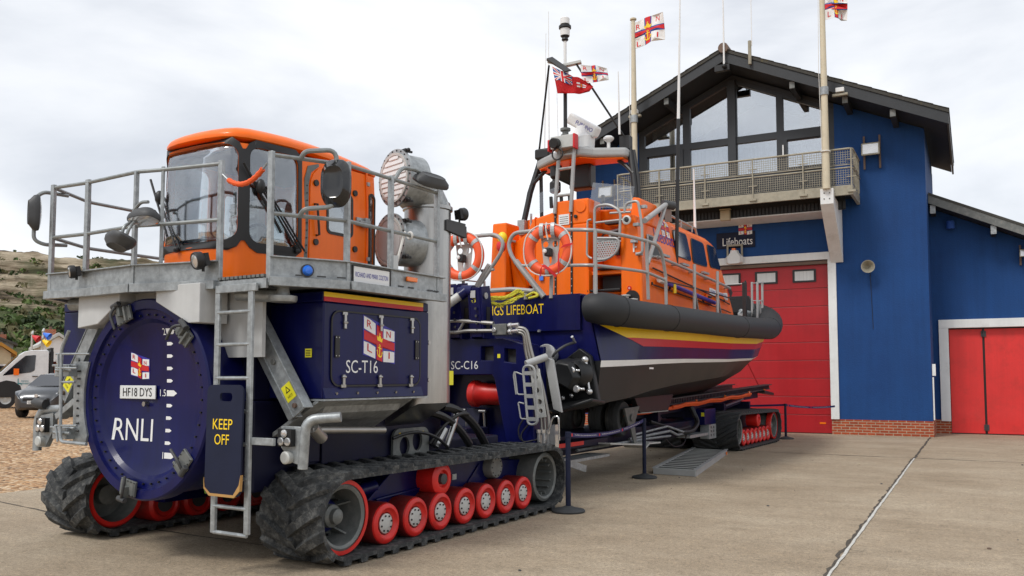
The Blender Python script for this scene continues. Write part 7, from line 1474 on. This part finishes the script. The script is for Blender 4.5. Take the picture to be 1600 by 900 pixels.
b = MB('orange'); b.obox(vloc(3.1, .95, 1.35), xr * 1.4, ya * .95, V3((0, 0, .17))); b.use('black').obox(vloc(2.9, .95, .98), xr * 1.7, ya * .8, V3((0, 0, .12))); b.use('yellow').obox(vloc(2.3, .6, 1.72), xr * .5, ya * .3, V3((0, 0, .10))); b.build('flatbed', vt, smooth=0)
# grey hatchback half hidden behind the hatch bracket
co_ = frame_at(60, 641, 28.5); ct = root('grey_hatchback', 'dark grey hatchback parked beside the white van', 'car', co_)
hd = R(-118); fx = (xr * math.cos(hd) + ya * math.sin(hd)); fy_ = V3((-fx.y, fx.x, 0)); cl = lambda a, y, z: co_ + fx * (a - .9) + fy_ * y + V3((0, 0, z))
SEC = [(-3.1, .75, .55, .95), (-3.0, .80, .35, 1.35), (-2.6, .84, .28, 1.48), (-1.2, .85, .25, 1.50), (-.5, .85, .25, 1.42), (.25, .85, .25, 1.02), (.75, .82, .25, .93), (1.0, .70, .28, .80), (1.10, .5, .35, .62)]
b = MB('car_grey'); rg = []
for a, w, z0, z1 in SEC:
    zc = min(z1, .88); wt = w * (.74 if z1 > 1.1 else .86); rg.append([cl(a, y, z) for y, z in ((-w * .9, z0), (-w, z0 + .15), (-w, zc), (-wt, z1 - .05), (-wt * .8, z1), (wt * .8, z1), (wt, z1 - .05), (w, zc), (w, z0 + .15), (w * .9, z0))])
b.loft(rg); cbod = b.build('body', ct, smooth=40, bevel=.03)
b = MB('tinted'); b.add([cl(.24, -.66, 1.04), cl(.24, .66, 1.04), cl(-.5, .56, 1.42), cl(-.5, -.56, 1.42)], [(0, 1, 2, 3)]); b.V = [tuple(V3(v) + V3((0, 0, .02)) + fx * .02) for v in b.V]; b.build('windscreen', cbod, smooth=0)
for s_ in (-1, 1):
    b = MB('lens'); b.prism([cl(.62, s_ * .80, .74), cl(.98, s_ * .58, .70), cl(.96, s_ * .56, .80), cl(.45, s_ * .79, .87)], (0, 0, .03)); b.build('headlamp', cbod)
    for a in (.35, -2.3): b = MB('tyre'); b.lathe([(.18, 0), (.30, 0), (.31, .03), (.31, .17), (.29, .2), (.18, .2)], cl(a, s_ * .66, .31), fy_ * s_, 24, True); b.use('cap_grey').lathe([(.2, .16), (.1, .14), (.01, .15)], cl(a, s_ * .66, .31), fy_ * s_, 18); b.build('wheel', ct)
b = MB('black'); b.loft([[cl(1.09, y, z) for z in (.34, .48)] for y in (-.5, .5)], False, False); b.loft([[cl(1.09 + .012, y, z) for z in (.56, .66)] for y in (-.42, .42)], False, False); b.use('lens').cyl(cl(1.08, 0, .74), cl(1.11, 0, .74), .06); b.build('grille', cbod, smooth=0)
b = MB('white_plastic'); b.loft([[cl(1.125, y, z) for z in (.47, .58)] for y in (-.27, .27)], False, False); b.use('black').text('GX62 KZR', lambda q, w, o: cl(1.13, q, w), -.24, .49, .07, .48); b.build('number_plate', cbod, smooth=0)
# arched poles with coloured cone lamps
for (px, py, col, nm) in ((57, 528, 'red', 'red'), (74, 524, 'bluelamp', 'blue'), (73, 535, 'yellow', 'yellow')):
    D_ = 44; c = atd(px, py, D_); g = frame_at(px - 11, 640, D_); t = root('lamp_post', f'arched pole with {nm} cone shade above the white van', 'lamp', g, group='arched poles with coloured cone shades')
    b = MB('cap_grey'); top = c + V3((0, 0, .22)); b.tube(fillet([g, V3((g.x, g.y, top.z - .05)), V3((g.x, g.y, top.z)) + CR * .05 + V3((0, 0, .15)), c - CR * .25 + V3((0, 0, .18))], .25), .05, 8); b.build('pole', t)
    b = MB(col); b.lathe([(.05, 0), (.07, .04), (.20, .36), (.18, .35), (.04, .04)], c - CR * .2 + V3((0, 0, .10)), CR * 1.0 + V3((0, 0, -.55)), 18); b.build('lamp_shade', t)
def house(px0, px1, ytop, yeave, depth, dz_, wall, roof, label, name='house', chim=True):
    A_ = frame_at(px0, 640, depth); w = (px1 - px0) / FPX * depth / 1.15; h1 = atd(px0, yeave, depth).z - A_.z; h2 = atd(px0, ytop, depth).z - A_.z; t = root(name, label, 'house', A_)
    P = lambda a, y, z: A_ + xr * a + ya * y + V3((0, 0, z)); b = MB(wall); b.prism([P(0, 0, 0), P(w, 0, 0), P(w, 0, h1), P(w / 2, 0, h2), P(0, 0, h1)], ya * dz_); o = b.build('wall', t, smooth=0)
    b = MB(roof); 
    for s_ in (0, 1): e = w * s_; k = .3 * (1 if s_ else -1); b.prism([P(w / 2, -.25, h2 + .02), P(e + k, -.25, h1 - .12), P(e + k, -.25, h1 + .08), P(w / 2, -.25, h2 + .24)], ya * (dz_ + .5))
    rf_ = b.build('roof', t, smooth=0)
    if chim: b = MB('brick'); c = P(w * (.30 if wall == 'white' else .62), 1.6, h2 + .1); b.obox(c, xr * .32, ya * .25, V3((0, 0, .40))); b.use('timber').cyl(c + V3((0, 0, .4)), c + V3((0, 0, .6)), .10, n=10); b.build('chimney', rf_)
    for a, z in ((w * .25, h1 * .55), (w * .68, h1 * .55)): b = MB('white'); b.sheet([(a - .45, z - .6), (a + .45, z - .6), (a + .45, z + .6), (a - .45, z + .6)], [], lambda x, zz_, q: P(x, -.04 + q, zz_), None, .03); wf = b.build('window', o, smooth=0); b = MB('tinted'); b.sheet([(a - .36, z - .5), (a + .36, z - .5), (a + .36, z + .5), (a - .36, z + .5)], [], lambda x, zz_, q: P(x, -.05, zz_)); b.build('pane', wf, smooth=0)
house(64, 112, 524, 540, 58, 8, 'white', 'cap_grey', 'white house behind the white van, by the tractor')
house(-28, 17, 530, 537, 70, 8, 'rim_grey', 'roof_tile', 'grey house below the hillside, behind the hut with the ochre roof', chim=True)
house(-20, 14, 540, 552, 52, 5, 'beige', 'ochre', 'low hut with ochre roof in front of the grey house', 'hut', False)
# hill
def hillmat():
    m = bpy.data.materials.new('hill'); m.use_nodes = True; MATS['hill'] = m; n, k = m.node_tree.nodes, m.node_tree.links; b = n['Principled BSDF']; tc = n.new('ShaderNodeTexCoord'); sp = n.new('ShaderNodeSeparateXYZ'); k.new(tc.outputs['Object'], sp.inputs[0])
    t = n.new('ShaderNodeTexNoise'); t.inputs['Scale'].default_value = .09; t.inputs['Detail'].default_value = 9; t.inputs['Roughness'].default_value = .7; k.new(tc.outputs['Object'], t.inputs['Vector'])
    mp = n.new('ShaderNodeMapping'); mp.inputs['Scale'].default_value = (.035, .035, .36); k.new(tc.outputs['Object'], mp.inputs['Vector']); t2 = n.new('ShaderNodeTexNoise'); t2.inputs['Scale'].default_value = 1; t2.inputs['Detail'].default_value = 8; t2.inputs['Roughness'].default_value = .7; k.new(mp.outputs[0], t2.inputs['Vector'])
    r = n.new('ShaderNodeValToRGB'); e = r.color_ramp.elements; e[0].position, e[0].color = .42, (.05, .036, .022, 1); e[1].position, e[1].color = .57, (.48, .40, .29, 1); q = e.new(.48); q.color = (.20, .15, .095, 1); k.new(t2.outputs['Fac'], r.inputs['Fac'])
    r2 = n.new('ShaderNodeValToRGB'); e = r2.color_ramp.elements; e[0].position, e[0].color = .35, (.045, .07, .02, 1); e[1].position, e[1].color = .65, (.14, .13, .055, 1); k.new(t.outputs['Fac'], r2.inputs['Fac'])
    mr = n.new('ShaderNodeMapRange'); mr.inputs[1].default_value = 12; mr.inputs[2].default_value = 17; k.new(sp.outputs[2], mr.inputs[0]); ad = n.new('ShaderNodeMath'); ad.operation = 'ADD'; k.new(mr.outputs[0], ad.inputs[0]); m2 = n.new('ShaderNodeMapRange'); m2.inputs[1].default_value = .35; m2.inputs[2].default_value = .65; m2.inputs[3].default_value = -.55; m2.inputs[4].default_value = .45; k.new(t.outputs['Fac'], m2.inputs[0]); k.new(m2.outputs[0], ad.inputs[1]); ad.use_clamp = True
    x = n.new('ShaderNodeMix'); x.data_type = 'RGBA'; k.new(ad.outputs[0], x.inputs[0]); k.new(r2.outputs[0], x.inputs[6]); k.new(r.outputs[0], x.inputs[7]); k.new(x.outputs[2], b.inputs['Base Color']); b.inputs['Roughness'].default_value = .95
    bp = n.new('ShaderNodeBump'); bp.inputs['Strength'].default_value = 1; bp.inputs['Distance'].default_value = 2.0; k.new(t2.outputs['Fac'], bp.inputs['Height']); k.new(bp.outputs[0], b.inputs['Normal'])
hillmat()
from mathutils import noise as mnoise
prof = [(85, -.2), (100, .3), (125, 3), (150, 7), (180, 12.5), (196, 15), (197.5, 17), (200, 17.4), (201.2, 19.6), (204, 20.1), (205, 22.4), (208, 22.9), (209, 25), (213, 25.5), (214, 27), (222, 27.6), (240, 28.5), (300, 29.5), (420, 26), (600, 5), (640, -.2)]
def hill_z(az, d):           # az: degrees left of the view's centre line
    fade = min(1, max(0, (az - 9) / 11)); fade = fade * fade * (3 - 2 * fade); p = V3((math.sin(R(az)) * d, math.cos(R(az)) * d, 0))
    dd = d + 8 * mnoise.noise(p * .02) + 3 * mnoise.noise(p * .06) + 1.3 * mnoise.noise(p * .2); z = interp(dd, prof); return z * fade * (1 + .07 * mnoise.noise(p * .012)) + (1.6 * abs(mnoise.noise(V3((p.x * .05, p.y * .05, z * .5)))) if 12 < z < 28 else 0) * fade + (1.2 * mnoise.noise(p * .08) + .7 * mnoise.noise(p * .25) + .45 * mnoise.noise(p * .7)) * min(1, max(0, z) / 4) * fade - .3 * (1 - fade)
def hpos(az, d): q = _fh * math.cos(R(az)) - CR * math.sin(R(az)); z = hill_z(az, d); return V3((q.x * d, q.y * d, z))
azs = [9 + i * .28 for i in range(int(76 / .28))]; ds = [85 + i * 5 for i in range(18)] + [175 + i * 1.6 for i in range(10)] + [191 + i * .75 for i in range(48)] + [236, 250, 270, 300, 340, 380, 420, 480, 540, 600, 640]
b = MB('hill'); b.loft([[hpos(a, d) for d in ds] for a in azs], False, False); b.build('hill', smooth=60, kind='structure')
def leafmat(nm, c): mat(nm, c, .85, var=.4, scale=.35)
leafmat('bush_light', (.10, .15, .035)); leafmat('bush_mid', (.065, .105, .026)); leafmat('bush_dark', (.030, .05, .016)); leafmat('gorse', (.14, .125, .055))
b = MB('bush_mid'); rnd = random.Random(3)
for i in range(3600):
    az = rnd.uniform(14, 45) if i % 5 else rnd.uniform(45, 70); d = rnd.choice([rnd.uniform(98, 185), rnd.uniform(98, 190), rnd.uniform(120, 185), rnd.uniform(225, 262)]) if i % 7 else rnd.uniform(190, 214); p = hpos(az, d)
    if mnoise.noise(p * .05) + rnd.uniform(-.35, .35) < (-.12 if d > 190 else -.5): continue
    s_ = rnd.uniform(.6, 1.7) * (1.0 if d < 190 else .8); b.use(rnd.choice(['bush_light', 'bush_mid', 'bush_mid', 'bush_dark', 'gorse']))
    for q in range(16):
        th, ph = rnd.uniform(0, 6.28), rnd.uniform(0, 1.5); c = p + V3((math.cos(th) * math.cos(ph), math.sin(th) * math.cos(ph), math.sin(ph) * .9)) * s_ * rnd.uniform(.6, 1.1); x = V3((rnd.uniform(-1, 1), rnd.uniform(-1, 1), rnd.uniform(-1, 1))).normalized(); y = x.cross(V3((rnd.uniform(-1, 1), rnd.uniform(-1, 1), rnd.uniform(-1, 1)))).normalized(); h = s_ * rnd.uniform(.22, .45); b.add([c - x * h, c + y * h * .8, c + x * h, c - y * h * .8], [(0, 1, 2, 3)])
b.build('hillside_bushes', smooth=0, kind='stuff', label='green and gorse scrub covering the lower hillside', cat='bushes')
